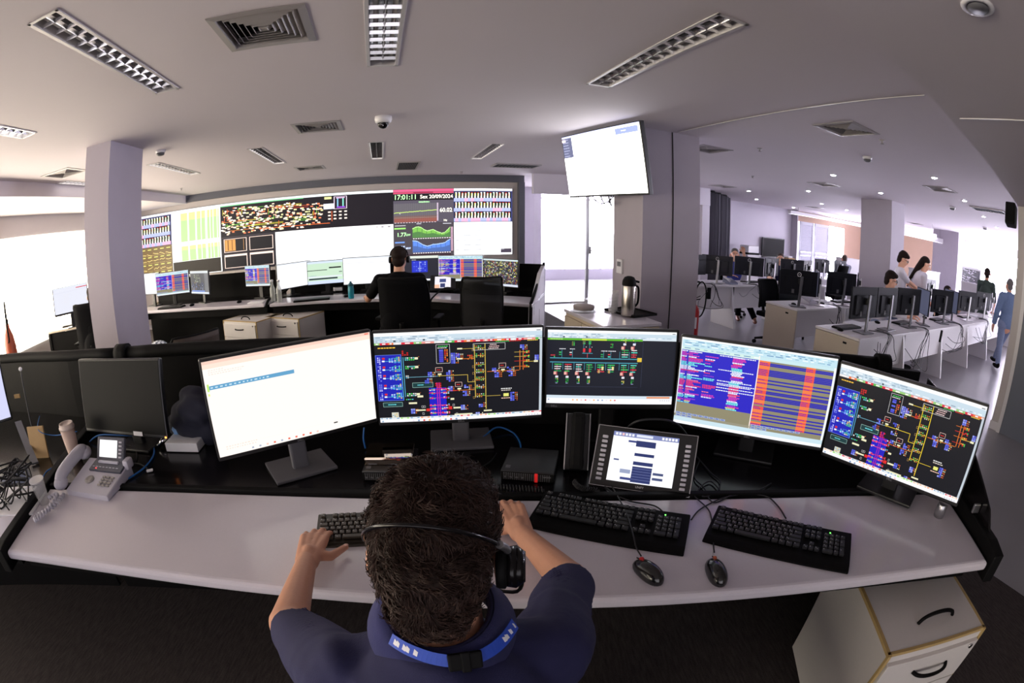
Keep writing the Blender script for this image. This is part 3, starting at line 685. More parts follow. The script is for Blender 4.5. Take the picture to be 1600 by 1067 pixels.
lightdup(at(39, 210, CEIL) - E2 * 0.66, 'louvre ceiling light cut by the left edge of the picture', True)
lightdup(at(112, 287, CEIL) + E2 * 0.4 + E1 * 0.05, 'louvre ceiling light half hidden behind the grey pillar at the ceiling drop', True)
def vent(c, label, S=0.46, z=CEIL, rot=AX):
    t = thing('air_vent', label, 'air vent', (c.x, c.y, z), rot, 'square ceiling air diffusers')
    def ring(mb, a, b, za, zb, th=0.002):
        for k in range(4):
            M = Matrix.Rotation(k * math.pi / 2, 4, 'Z')
            mb.slab(M @ Vector((-a, -a, za)), M @ Vector((a, -a, za)), M @ Vector((b, -b, zb)), M @ Vector((-b, -b, zb)), th)
    mb = MB(); ring(mb, S / 2, S / 2 - 0.035, -0.003, -0.007); ring(mb, S / 2, S / 2, -0.0005, -0.003); ring(mb, S / 2 - 0.035, S / 2 - 0.042, -0.007, 0.05); mb.build('frame', M_VENT, t)
    MB().box((0, 0, .06), (S - 0.07, S - 0.07, 0.004)).build('duct', M_DARKV, t)
    mb = MB(); a = S / 2 - 0.048
    while a > 0.03: ring(mb, a, a - 0.020, .022, -0.003); a -= 0.029
    mb.box((0, 0, 0), (0.05, 0.05, 0.003)); mb.build('louvres', M_VENT, t)
    return t
V0 = vent(mean((322, 27), (478, 7), (492, 62), (362, 81)), 'big square ceiling air vent nearest the camera, between two ceiling lights')
HOLES.append((V0.location.x, V0.location.y, .39, .39))
def vdup(c, lab):
    HOLES.append((c.x, c.y, .39, .39))
    return dup(V0, (c.x, c.y, CEIL), AX, lab, 'square ceiling air diffusers')
vdup(mean((455, 193), (530, 188), (535, 203), (467, 209)), 'square ceiling air vent left of the dome camera')
vdup(mean((66, 275), (104, 262), (134, 267), (100, 277)), 'square ceiling air vent left of the grey pillar, above the long window')
vdup(mean((460, 262), (503, 258), (508, 262), (468, 267)), 'small looking far ceiling air vent in front of the video wall, left part')
vdup(mean((1277, 196), (1330, 188), (1372, 209), (1312, 213)), 'square ceiling air vent right of the grey middle pillar, near the ceiling seam')
vdup(mean((1105, 290), (1128, 287), (1153, 292), (1130, 294)), 'ceiling air vent above the dark curtain')
vdup(mean((1261, 285), (1290, 284), (1312, 291), (1287, 291)), 'ceiling air vent among the office downlights, above the seated man')
vdup(mean((1444, 289), (1475, 291), (1498, 302), (1460, 299)), 'ceiling air vent above the long desk row, beside the white smoke detector')
vdup(RM(11.5, 9.2, 0), 'far ceiling air vent in front of the lavender office wall')
vdup(at(1430, 349, CEIL), 'far ceiling air vent between the two office pillars')
vdup(at(1100, 232, CEIL) + E1 * 0.05, 'ceiling air vent partly hidden by the grey middle pillar')
def grille(c, lab, W, L, rot):
    t = thing('vent_grille', lab, 'vent', (c.x, c.y, CEIL), rot)
    mb = MB()
    for s in (-1, 1): mb.box((s * W / 2, 0, -0.008), (0.025, L, 0.016)); mb.box((0, s * L / 2, -0.008), (W, 0.025, 0.016))
    mb.build('frame', M_VENT, t)
    MB().box((0, 0, -0.002), (W, L, 0.003)).build('duct', M_DARKV, t)
    mb = MB()
    for k in range(12): mb.box((-W / 2 + (k + .5) * W / 12, 0, -0.009), (0.006, L, 0.012), Matrix.Rotation(0.5, 4, 'Y'))
    mb.build('slats', M_TRIM, t)
grille(mean((618, 265), (625, 252), (654, 252), (650, 264)), 'dark rectangular ceiling grille in front of the video wall, right of the dome camera', 0.33, 1.0, AX)
grille(mean((768, 258), (775, 255), (842, 258), (835, 263)), 'wide pale ceiling grille in front of the video wall, left of the television', 0.75, 0.45, AX)
grille(mean((1526, 321), (1548, 324), (1562, 334), (1543, 332)), 'grey return air grille at the office ceiling edge, near the black wall speaker', 0.7, 0.4, AX + math.pi / 2)
# dome camera
c = at(599, 182, CEIL); t = thing('dome_camera', 'white dome security camera on the ceiling in front of the video wall', 'camera', (c.x, c.y, CEIL))
MB().lathe([(0.075, 0), (0.078, -0.03), (0.07, -0.055), (0.055, -0.065)], n=24).build('housing', M_WHITE, t)
MB().ell((0, 0, -0.065), (0.05, 0.05, 0.05)).build('dome', M_BLACKG, t)
MB().cyl((0.0, -0.04, -0.09), (0, -0.05, -0.1), 0.014).build('lens', M_CHROME, t)
def detector(px, py, lab, s=1.0):
    c = at(px, py, CEIL); t = thing('smoke_detector', lab, 'smoke detector', (c.x, c.y, CEIL), 0, 'ceiling smoke detectors')
    MB().lathe([(0.055 * s, 0), (0.058 * s, -0.015), (0.05 * s, -0.03)], n=20).build('base', M_WHITE, t)
    MB().lathe([(0.048 * s, -0.03), (0.044 * s, -0.05), (0.02 * s, -0.058)], n=20).build('sensor', M_GREYP, t)
detector(251, 235, 'smoke detector on the ceiling right of the grey left pillar')
detector(1355, 245, 'smoke detector on the office ceiling below the square vent')
detector(1488, 323, 'smoke detector on the office ceiling above the far pillar', 1.2)
detector(1539, 355, 'smoke detector on the far office ceiling near the right wall end', 1.2)
def downlight(px, py, lab, z=CEIL, lit=True, r=0.05):
    c = at(px, py, z); t = thing('downlight', lab, 'downlight', (c.x, c.y, z), 0, 'small round office downlights')
    MB().lathe([(r + 0.015, 0), (r + 0.015, -0.006), (r, -0.01), (r * .9, -0.004)], n=18).build('rim', M_WHITE, t)
    MB().lathe([(r * .85, -0.003), (r * .85, -0.012), (0.001, -0.014)], n=18).build('lamp', M_LED if lit else M_GREYP, t)
DLL = [(1302, 273, 'lit downlight left of the square office vent, nearest to the middle pillar'), (1460, 277, 'lit downlight above the vent over the long desk row'), (1170, 298, 'lit downlight right of the curtain vent'), (1263, 298, 'lit downlight just below the vent over the seated man'),
       (1376, 301, 'lit downlight directly above the near office pillar'), (1507, 313, 'lit downlight between the two vents over the long desk row'), (1182, 311, 'lit downlight above the lavender wall, left one'), (1240, 324, 'lit downlight above the grey office pier'), (1284, 318, 'lit downlight above the shutters'),
       (1323, 328, 'lit downlight just left of the near office pillar'), (1537, 338, 'lit downlight below the return air grille'), (1424, 354, 'lit downlight above the hanging light bars'), (1557, 355, 'lit downlight far right beside the wall end'), (1511, 367, 'lit downlight above the far tan wall'), (1541, 376, 'lit downlight farthest right above the far window')]
for x, y, l in DLL: downlight(x, y, l, r=0.043)
downlight(1527, 9, 'unlit round downlight in the low ceiling at the top right corner', SOFFIT, False, 0.045)
for i, (x, y, l) in enumerate(((1187, 232, 'left of the square office vent'), (1378, 219, 'right of the square office vent'), (1176, 275, 'above the lit downlights'), (721, 268, 'in front of the video wall'), (283, 294, 'right of the left pillar'))):
    c = at(x, y, CEIL); t = thing('sprinkler', 'tiny ceiling sprinkler head ' + l, 'sprinkler', (c.x, c.y, CEIL), 0, 'ceiling sprinkler heads')
    MB().lathe([(0.03, 0), (0.03, -0.006), (0.01, -0.008), (0.008, -0.03), (0.02, -0.032), (0.02, -0.036)], n=12).build('head', M_VENT, t)
# hanging linear lights
def bar(p, q, lab, hgt=0.1):
    p, q = Vector(p), Vector(q); m = (p + q) / 2; L = (q - p).length
    t = thing('pendant_light', lab, 'pendant light', m, math.atan2(q.y - p.y, q.x - p.x), 'hanging linear office lights')
    MB().box((0, 0, 0), (L, 0.14, hgt), None, 0.01).build('housing', M_WHITE, t)
    MB().box((0, 0, -hgt / 2 - 0.004), (L - 0.04, 0.1, 0.006)).build('diffuser', mat('soft_diffuser', (250, 250, 255), 0.5, emit=0.8), t)
    for s in (-1, 1): MB().cyl((s * L * .4, 0, hgt / 2), (s * L * .4, 0, CEIL - m.z), 0.004, n=6).build('wire', M_GREYP, t)
zb = on(1290, 341, nV, 10.2).z
bar(RM(ux(1233, 338, 10.2), 10.2, zb), RM(ux(1349, 345, 10.2), 10.2, zb), 'long white hanging light bar in front of the shutters')
za = far(1440, 366, 15).z
bar(far(1404, 356, 13.5).xy.to_3d() + UP * za, far(1461, 376, 15).xy.to_3d() + UP * za, 'white hanging light bar right of the near office pillar, upper of two', 0.14)
bar(far(1400, 365, 15).xy.to_3d() + UP * (za - 0.02), far(1475, 380, 17).xy.to_3d() + UP * (za - 0.02), 'white hanging light bar ending at the far office pillar, lower of two', 0.14)
def cut_ceiling():
    me = wbox(-4.2, 20, -1.5, 14.5, CEIL, CEIL + 0.1).mesh('ceiling'); me.materials.append(M_CEIL)
    o = bpy.data.objects.new('ceiling', me); COL.objects.link(o)
    mb = MB()
    for x, y, a_, b_ in HOLES: mb.box((x, y, CEIL), (a_, b_, .3), AX)
    cm = mb.mesh('cut'); co_ = bpy.data.objects.new('cut', cm); COL.objects.link(co_)
    m_ = o.modifiers.new('b', 'BOOLEAN'); m_.operation = 'DIFFERENCE'; m_.solver = 'EXACT'; m_.object = co_
    out = bpy.data.meshes.new_from_object(o.evaluated_get(bpy.context.evaluated_depsgraph_get()))
    o.modifiers.clear(); o.data = out; bpy.data.objects.remove(co_); bpy.data.meshes.remove(cm); bpy.data.meshes.remove(me)
    if not out.materials: out.materials.append(M_CEIL)
    tag(o, kind='structure')
cut_ceiling()
struct('light_block_rear', wbox(0.9, ua, -2.3, -2.1, 0, CEIL), M_WALL)  # unseen wall added behind the camera to block world light from the right
# ================================================================== VIDEO WALL DISPLAYS
BW, BH = PW * 7, (ZS1 - ZS0)
wall = Pic(BW, BH, (0, 0, 0), 5)
cx = lambda k: k / 7.0                      # column edges
def sub(k0, k1, y0, y1):
    def f(x, y): return (k0 + (k1 - k0) * x) / 7.0, y0 + (y1 - y0) * y
    return f
def R_(f, x0, y0, x1, y1, c):
    a, b = f(x0, y0), f(x1, y1); wall.rect(a[0], a[1], b[0], b[1], c)
def bars(f, n, c0):
    R_(f, 0, 0, 1, 1, (60, 64, 110)); R_(f, 0, 0, 1, 0.07, (250, 250, 255))
    for r in range(3):
        y = 0.1 + r * 0.3
        R_(f, 0.01, y, 0.98, y + 0.2, (24, 24, 26)); R_(f, 0.0, y + 0.19, 0.97, y + 0.29, (170, 178, 235))
        for k in range(n):
            x = 0.02 + k * 0.96 / n; w = 0.96 / n
            R_(f, x + w * .1, y + 0.02, x + w * .6, y + 0.19, (240, 240, 225)); R_(f, x + w * .1, y + 0.02, x + w * .3, y + 0.12, wall.r.choice([(220, 220, 90), (90, 130, 70), (230, 150, 120)]))
            R_(f, x + w * .1, y + 0.01, x + w * .6, y + 0.04, wall.r.choice([(240, 240, 240), (170, 40, 50)]))
            if wall.r.random() < (.25 if r < 2 else .6): R_(f, x, y + 0.19, x + w, y + 0.29, (240, 170, 200))
bars(sub(0, 1, 0, 0.5), 16, 0)
f = sub(0, 1, 0.5, 1); R_(f, 0, 0, 1, 1, (122, 100, 66))
for i in range(7):
    for j in range(4):
        x, y = 0.02 + i * 0.14, 0.06 + j * 0.24
        R_(f, x + .02, y, x + 0.1, y + 0.025, (232, 226, 120))
        yy = y + .12
        for k in range(8):
            yy += wall.r.uniform(-.02, .02); R_(f, x + k * .015, yy, x + k * .015 + .014, yy + .018, (240, 214, 130)); R_(f, x + k * .015, y + .19, x + k * .015 + .008, y + .2, (230, 200, 120))
        R_(f, x - .01, y + .07, x - .006, y + .2, (150, 90, 60))
for y0, y1, dark in ((0, .5, False), (.5, 1, True)):
    f = sub(1, 2, y0, y1); R_(f, 0, 0, 1, 1, (252, 252, 250)); R_(f, 0.15, .04, .97, .08, (206, 216, 240))
    yb = .98 if not dark else .56
    for (xa, xb) in ((.2, .34), (.37, .5), (.53, .61), (.625, .7), (.74, .79), (.805, .85), (.865, .93), (.945, .97)):
        R_(f, xa, .11, xb, yb, (178, 232, 146)); R_(f, xa, .11, xb, .11 + (yb - .11) * .25, (247, 206, 144))
    if dark: R_(f, 0.01, .57, .98, .98, (44, 38, 32))
f = sub(2, 5, 0, 0.5); R_(f, 0, 0, 1, 1, (26, 22, 28)); R_(f, 0, 0, 1, .07, (240, 252, 252)); R_(f, 0, .06, .5, .09, (120, 200, 140))
for k in range(22):
    y = wall.r.uniform(.16, .85); x = wall.r.uniform(0, .5); L = wall.r.uniform(.05, .25)
    R_(f, x, y, min(.63, x + L), y + .012, wall.r.choice([(214, 90, 40), (200, 60, 40), (200, 190, 60), (110, 190, 70), (226, 130, 50)]))
for k in range(26):
    x = wall.r.uniform(.01, .62); y = wall.r.uniform(.15, .7)
    R_(f, x, y, x + .003, y + wall.r.uniform(.05, .2), wall.r.choice([(214, 90, 40), (200, 190, 60), (120, 190, 70)]))
for k in range(360):
    x = wall.r.uniform(.0, .6); y = .14 + .78 * wall.r.random() ** 0.9
    if x > .46 and y < .12: continue
    if x > .5 and y > .86: continue
    R_(f, x, y, x + wall.r.uniform(.01, .018), y + wall.r.uniform(.025, .045), wall.r.choice([(255, 244, 236), (255, 226, 200), (250, 200, 170), (255, 250, 170), (250, 236, 214), (240, 130, 90)]))
R_(f, .615, .3, .675, .46, (224, 226, 250)); R_(f, .62, .1, .66, .17, (230, 226, 150)); R_(f, .672, .1, .745, .47, (236, 214, 236)); R_(f, .676, .11, .741, .46, (34, 28, 38)); R_(f, .685, .13, .733, .16, (230, 190, 230)); R_(f, .69, .16, .697, .4, (130, 190, 230)); R_(f, .72, .16, .727, .4, (130, 220, 200)); R_(f, .688, .4, .735, .44, (140, 60, 200))
for i in range(4):
    for j in range(3): R_(f, .64 + i * .03, .53 + j * .1, .655 + i * .03, .57 + j * .1, (255, 236, 220))
R_(f, .66, .52, .663, .82, (240, 110, 60)); R_(f, .24, .86, .65, .875, (240, 110, 50))
f = sub(2, 3, .5, 1); R_(f, 0, 0, 1, 1, (36, 32, 38)); R_(f, 0, 0, 1, .03, (60, 54, 60))
for i in range(2):
    for j in range(2):
        x, y = .05 + i * .48, .06 + j * .47
        c = (250, 220, 206); R_(f, x, y, x + .43, y + .40, c); R_(f, x + .012, y + (.06 if j else .015), x + .418, y + .385, (26, 24, 28))
R_(f, .07, .09, .27, .42, (214, 150, 80)); R_(f, .12, .1, .14, .4, (120, 80, 40)); R_(f, .2, .1, .215, .4, (120, 80, 40)); R_(f, .42, .1, .425, .42, (230, 170, 100))
f = sub(3, 5, .5, 1); R_(f, 0, 0, 1, 1, (255, 254, 254)); R_(f, .86, .05, .87, .08, (150, 140, 140)); R_(f, .9, .05, .92, .08, (110, 100, 110)); R_(f, .955, .05, .975, .08, (110, 100, 110))
# clock and power panel
f = sub(5, 6, 0, .5); R_(f, 0, 0, 1, 1, (84, 78, 90)); R_(f, 0, 0, 1, .07, (214, 90, 130)); R_(f, 0, .08, 1, .13, (200, 70, 104)); R_(f, .33, .085, .66, .125, (150, 40, 70)); R_(f, 0, .14, 1, .33, (24, 22, 26)); R_(f, .42, .37, .6, .4, (150, 220, 150))
R_(f, .01, .42, .72, .96, (96, 92, 98)); R_(f, .01, .84, .72, .97, (140, 80, 70)); R_(f, .01, .78, .72, .86, (110, 86, 84))
for i in range(20): R_(f, .02 + i * .035, .4, .022 + i * .035, .97, (120, 116, 122))
yy = .68
for k in range(46):
    yy = .68 - .0014 * k + wall.r.uniform(-.006, .006); R_(f, .01 + k * .0154, yy, .0255 + k * .0154, yy + .02, (190, 220, 110))
R_(f, .105, .69, .112, .73, (240, 230, 240)); R_(f, .01, .835, .72, .84, (206, 150, 120))
for i in range(12): R_(f, .72, .42 + i * .045, .745, .45 + i * .045, (216, 196, 216))
for i in range(15): R_(f, .02 + i * .047, .975, .045 + i * .047, .99, (230, 214, 220))
f = sub(5, 6, .5, 1); R_(f, 0, 0, 1, 1, (72, 66, 72)); R_(f, .38, .01, .46, .03, (200, 200, 210)); R_(f, .82, .02, .96, .04, (200, 200, 210)); R_(f, .01, .12, .2, .165, (150, 220, 110)); R_(f, .02, .05, .2, .07, (200, 195, 200)); R_(f, .02, .53, .18, .57, (110, 150, 230)); R_(f, .03, .91, .95, 1, (60, 44, 52))
gp = [.16, .12, .11, .14, .2, .24, .22, .2, .25, .29, .32, .3, .22, .13]; bp_ = [.52, .52, .56, .62, .66, .69, .67, .64, .64, .63, .62, .6, .54, .5]
for arr, c1, c2, yb in ((gp, (120, 180, 80), (80, 122, 70), .43), (bp_, (90, 130, 214), (74, 100, 160), .86)):
    for k in range(65):
        s = k / 65 * 13; i = int(s); y = arr[i] + (arr[i + 1] - arr[i]) * (s - i) + wall.r.uniform(-.004, .004)
        x = .31 + k * .0097; R_(f, x, y, x + .0099, yb, c1 if k % 8 else c2); R_(f, x, y + (yb - y) * .45, x + .0099, yb, c2)
        R_(f, x, y - .012, x + .0099, y + .01, (190, 240, 150) if arr is gp else (170, 200, 250))
    for i in range(16): R_(f, .32 + i * .04, yb + .015, .345 + i * .04, yb + .035, (250, 236, 240))
    for i in range(9): R_(f, .95, arr[0] - .02 + i * .04, .985, arr[0] + i * .04, (236, 190, 214))
bars(sub(6, 7, 0, .5), 18, 0)
f = sub(6, 7, .5, 1); R_(f, 0, 0, 1, 1, (253, 252, 254)); R_(f, .8, .82, .985, .94, (70, 62, 76))
for x0, x1 in ((.2, .5), (.54, .85)):
    for k in range(10): R_(f, x0 + k * (x1 - x0) / 10, .06, x0 + k * (x1 - x0) / 10 + .02, .12, (206, 222, 232))
for r in range(5):
    y = .25 + r * .145
    for x, w in ((.03, .05), (.16, .12), (.36, .1), (.55, .1), (.76, .1)): R_(f, x, y, x + w, y + .012, (150 - r * 14, 156 - r * 14, 166 - r * 12) if x < .5 else (196, 196, 206))
DESC = [['showing rows of small bars, partly behind the grey left pillar', 'showing green and orange columns', 'showing the left part of the network diagram', 'showing the dense middle of the network diagram', 'showing the black end of the network diagram', 'showing the green digital clock and frequency chart', 'showing rows of small bars at the right end'],
        ['showing brown tiles of small curves, beside the left pillar', 'showing green columns above a black lower half', 'showing four dark framed boxes', 'showing the left half of a blank white page', 'showing the right half of a blank white page', 'showing green and blue power charts', 'showing a white table with a dark box in its corner']]
for k in range(7):
    for r in range(2):
        u0 = PU + (k - 1) * PW
        x0, x1, y0, y1 = k / 7, (k + 1) / 7, r * .5, r * .5 + .5
        if k == 0: x0 = 0.26 / 7                     # the first column stops at the side wall
        t = thing('video_wall_display', ('upper' if r == 0 else 'lower') + ' video wall display ' + DESC[r][k], 'display', RM(0, VW, 0), AX, 'displays of the video wall')
        p = Pic((x1 - x0) * BW - 0.004, (y1 - y0) * BH - 0.004, (0, 0, 0)); p.q = []
        for q in wall.q:
            a0, b0_, a1, b1_ = max(q[0], x0), max(q[1], y0), min(q[2], x1), min(q[3], y1)
            if a1 - a0 > 1e-6 and b1_ - b0_ > 1e-6: p.q.append(((a0 - x0) / (x1 - x0), (b0_ - y0) / (y1 - y0), (a1 - x0) / (x1 - x0), (b1_ - y0) / (y1 - y0), q[4], q[5]))
        uc = PU + ((x0 + x1) / 2 * 7 - 1) * PW; zc = ZS1 - (y0 + y1) / 2 * BH
        MB().box((uc, -0.005, zc), ((x1 - x0) * BW, 0.04, (y1 - y0) * BH)).build('housing', M_MONDARK, t)
        p.obj('screen', t, (uc, -0.0265, zc), SCRWALL)
        def wtext(s, x, y, size, m, bold=True):
            uu = PU + (5 + x - 1) * PW; zz = ZS1 - (r * .5 + y * .5) * BH
            lettering('lettering', s, size, m, t, Matrix.Translation((uu, -0.030, zz)) @ Matrix.Rotation(math.pi / 2, 4, 'X'), 0.0005, bold)
        if k == 5:
            GL = mat('green_lettering', (0, 0, 0), 0.5, emit=1.4, ecol=(180, 250, 170)); WL_ = mat('white_lettering', (0, 0, 0), 0.5, emit=1.4, ecol=(255, 246, 226)); BL_ = mat('blue_lettering', (0, 0, 0), 0.5, emit=1.4, ecol=(190, 210, 255))
            if r == 0:
                wtext('17:01:11', .2, .235, .135, GL); wtext('Sex 20/09/2024', .715, .235, .105, WL_); wtext('60.02', .87, .64, .115, WL_); wtext('Hz', .86, .94, .06, WL_); wtext('FREQUÊNCIA', .5, .385, .032, GL)
            else:
                wtext('1.77', .13, .33, .11, GL); wtext('GW', .24, .34, .055, GL); wtext('855', .125, .72, .11, BL_); wtext('MW', .24, .73, .055, BL_)
# ================================================================== THE NEAR CONSOLE
DZ = 0.77                                   # worktop height
OC = Vector((-0.05, -3.27, 0))              # centre of the curved console
def pol(r, deg, z=0): a = math.radians(deg); return Vector((OC.x + r * math.sin(a), OC.y + r * math.cos(a), z))
def arc(r, a0, a1, n=28): return [pol(r, a0 + (a1 - a0) * i / n) for i in range(n + 1)]
R0, R1, R2 = 4.10, 4.56, 5.30
TZ = 1.11
def RB(a):
    K = ((-60, 6.7), (-50, 6.3), (-33.5, 5.71), (-26, 5.43), (-21, 5.32), (-9, 5.22), (5, 5.15), (16, 5.08), (25, 5.06))
    for (x0, y0), (x1, y1) in zip(K, K[1:]):
        if a <= x1: return y0 + (y1 - y0) * (a - x0) / (x1 - x0)
    return K[-1][1]
def arcb(off, a0, a1, n=28): return [pol(RB(a0 + (a1 - a0) * i / n) + off, a0 + (a1 - a0) * i / n) for i in range(n + 1)]
def console_module(a0, a1, lab, b0, b1):
    t = thing('control_console', lab, 'console desk', pol(4.5, (a0 + a1) / 2) * 1.0, 0, 'curved control console')
    t.location = (0, 0, 0)
    n = max(10, int(abs(a1 - a0)))
    MB().strip(arc(R0, a0, a1, n), arc(R1, a0, a1, n), DZ - 0.04, DZ, 0, 0.014).build('worktop', M_DESK, t)
    mb = MB(); mb.strip(arc(R1 + .004, a0, a1, n), arc(R1 + 0.03, a0, a1, n), DZ - 0.05, DZ + 0.012, 0, 0.005); mb.build('edge_strip', M_RUBBER, t)
    MB().strip(arc(R1 + 0.03, a0, a1, n), arcb(-.005, a0, a1, n), DZ - 0.04, DZ - 0.002).build('rear_shelf', M_BLACKG, t)
    mb = MB(); mb.strip(arc(R0 + 0.10, a0, a1, n), arc(R0 + 0.13, a0, a1, n), DZ - 0.13, DZ - 0.042); mb.strip(arc(R0 + 0.76, a0, a1, n), arc(R0 + 0.78, a0, a1, n), 0.02, DZ - 0.05); mb.build('modesty_panel', M_BLACK, t)
    MB().strip(arcb(0, b0, b1, n), arcb(.035, b0, b1, n), 0.02, TZ - 0.01).build('back_panel', M_BLACK, t)
    return t
A_L, A_R = -23.0, 21.6
con = console_module(A_L, A_R, 'wide curved white console desk with black rear shelf where the navy shirted man sits', -21.0, A_R)
con2 = console_module(-52, A_L - 0.65, 'neighbouring white console desk beyond the black divider at the left edge', -52, -21.3)
# roll top tubes along the back panels
MB().tube([p + UP * TZ for p in arcb(.02, -20.5, 18.8, 24)], 0.034, 14, sub=1).build('top_tube', M_RUBBER, con)
for e in (18.7, -21.2): MB().tube([p + UP * TZ for p in arcb(.02, e, e + .8, 3)], 0.05, 16, sub=1).build('tube_end_cap', M_RUBBER, con)
MB().tube([p + UP * TZ for p in arcb(.02, -50, -21.2, 20)], 0.032, 14, sub=1).build('top_tube', M_RUBBER, con2)
# black divider between the two modules and the black end panel at the right
def radial(name, a, prof, th, m, parent, bev=0.006):
    M = Matrix.Translation(OC) @ Matrix.Rotation(-math.radians(a) + math.pi / 2, 4, 'Z') @ Matrix.Rotation(math.pi / 2, 4, 'X')
    return MB().prism(prof, -th / 2, th / 2, M, 0, bev).build(name, m, parent)
radial('divider', A_L - 0.32, [(R0 - 0.03, 0.70), (R0 - 0.03, DZ + 0.02), (R0 + 0.02, DZ + 0.028), (R1, DZ + 0.028), (R1 + 0.05, DZ + 0.028), (R2 - .02, 0.82), (R2 - .02, 0.70)], 0.045, M_RUBBER, con)
radial('end_panel', A_R + 0.45, [(R0 - 0.02, 0.70), (R0 - 0.02, DZ + 0.03), (R0 + 0.06, DZ + 0.045), (R1 + 0.05, DZ + 0.045), (R1 + 0.05, 0.02), (R1 - 0.1, 0.02), (R1 - 0.1, 0.70)], 0.05, M_RUBBER, con)
radial('side_screen', A_R + 0.55, [(R0 + 0.10, DZ + 0.04), (R0 + 0.16, DZ + 0.10), (R0 + 0.3, DZ + 0.16), (R1, DZ + 0.23), (R1 + 0.4, DZ + 0.30), (R1 + .5, DZ + 0.31), (R1 + .5, 0.02), (R1 + 0.05, 0.02), (R1 + 0.05, DZ + 0.04)], 0.012, M_BLACKG, con)
for r, z in ((R0 + 0.22, DZ + 0.07), (R0 + 0.62, DZ + 0.07)): MB().box(pol(r, A_R + 0.2, z), (0.035, 0.012, 0.035), -math.radians(A_R), 0.004).build('bracket', M_SILVER, con)
# ------------------------------------------------------------------ monitors
def monitor(label, pos, yaw, tilt, w, h, pic, base=None, desk=DZ, chin=0.016, bez=0.007, top=0.008, logo=None, stand='bar', group=None, basecol=None, scr=None, bw=0.24, bd=0.18):
    """pos = centre of the panel; the stand reaches the desk behind it"""
    pos = Vector(pos); t = thing('monitor', label, 'monitor', (pos.x, pos.y, desk), yaw, group)
    zc = pos.z - desk; M = Matrix.Translation((0, 0, zc)) @ Matrix.Rotation(tilt, 4, 'X')
    mb = MB(); mb.box((0, 0.016, 0), (w, 0.026, h), None, 0.006); mb.box((0, 0.038, -0.01), (w * .6, 0.03, h * .6), None, 0.012)
    me = mb.mesh(); me.transform(M); mobj('housing', me, M_MONDARK, t)
    if pic is not None:
        me = pic.mesh(); me.transform(M @ Matrix.Translation((0, 0.0015, (chin - top) / 2))); mobj('screen', me, scr or SCR, t)
    else:
        me = MB().box((0, 0.0025, (chin - top) / 2), (w - 2 * bez, 0.003, h - chin - top)).mesh(); me.transform(M); mobj('screen', me, M_SCREENOFF, t)
    yb = 0.10
    mb = MB(); mb.box((0, 0.08, (zc - 0.0) / 2 + 0.03), (0.065, 0.03, zc + 0.06), None, 0.008); mb.box((0, 0.06, zc), (0.09, 0.04, 0.09), None, 0.008); mb.build('stand_neck', basecol or M_GREYP, t)
    MB().box((0, yb - 0.01, 0.006), (bw, bd, 0.012), None, 0.004).build('stand_base', basecol or M_GREYP, t)
    if logo:
        s, dx, col = logo
        lettering('logo', s, 0.011, col, t, M @ Matrix.Translation((dx * w, 0.0024, -h / 2 + chin * .5)) @ Matrix.Rotation(math.pi / 2, 4, 'X'), 0.0002)
    return t
M_LOGO = mat('logo_grey', (140, 140, 146), 0.4)
W27, H27 = 0.611, 0.356
def scrdim(w, h, chin=0.016, top=0.008, bez=0.007): return w - 2 * bez, h - chin - top
sw, sh = scrdim(W27, H27)
GRP = 'operator monitors on the near console'
D = math.radians
monitor('large lit monitor showing a blank cream page, left of the five lit screens', (-0.712, 1.363, 1.08), D(41.5), D(1.0), W27, 0.345, document(sw, 0.345 - .024, 3), logo=('DELL', 0.0, M_LOGO), group=GRP)
monitor('large lit monitor with a black network diagram straight behind the man\'s head', (-0.186, 1.628, 1.063), D(9.3), D(-1.1), W27, H27, scada(sw, sh, 11), logo=('DELL', 0.0, M_LOGO), group=GRP)
monitor('smaller older monitor with thick black chin showing a teal line diagram', (0.372, 1.69, 1.069), D(-5.0), D(-3.5), 0.507, 0.314, oneline(0.507 - .022, 0.314 - .034, 4), chin=0.024, top=0.010, bez=0.011, logo=('DELL', -0.42, M_LOGO), group=GRP, basecol=M_MONDARK)
monitor('large lit monitor with blue and orange alarm lists above the tablet phone', (0.869, 1.466, 1.041), D(-32.6), D(-1.4), W27, H27, alarms(sw, sh, 8), logo=('DELL', 0.0, M_LOGO), group=GRP, basecol=M_MONDARK)
monitor('large lit monitor with a black network diagram at the right end of the desk', (1.28, 1.034, 1.03), D(-58.3), D(-1.0), W27, H27, scada(sw, sh, 12, (236, 206, 50), (160, 30, 170)), desk=DZ + .0125, logo=('DELL', 0.0, M_LOGO), group=GRP, basecol=M_MONDARK)
t = monitor('switched off black monitor behind the grey desk telephone', (-1.64, 1.36, 1.02), D(6), D(-10), 0.545, 0.325, None, basecol=M_MONDARK, bw=0.22)
M0m = Matrix.Translation((0, 0, 0.25)) @ Matrix.Rotation(D(-10), 4, 'X')
me = MB().box((0.10, -0.001, -0.148), (0.055, 0.002, 0.018)).mesh(); me.transform(M0m); mobj('sticker', me, M_PAPER, t)
me = MB().box((0.265, -0.002, -0.154), (0.008, 0.004, 0.006)).mesh(); me.transform(M0m); mobj('power_light', me, mat('orange_led', (255, 140, 60), .5, emit=3), t)
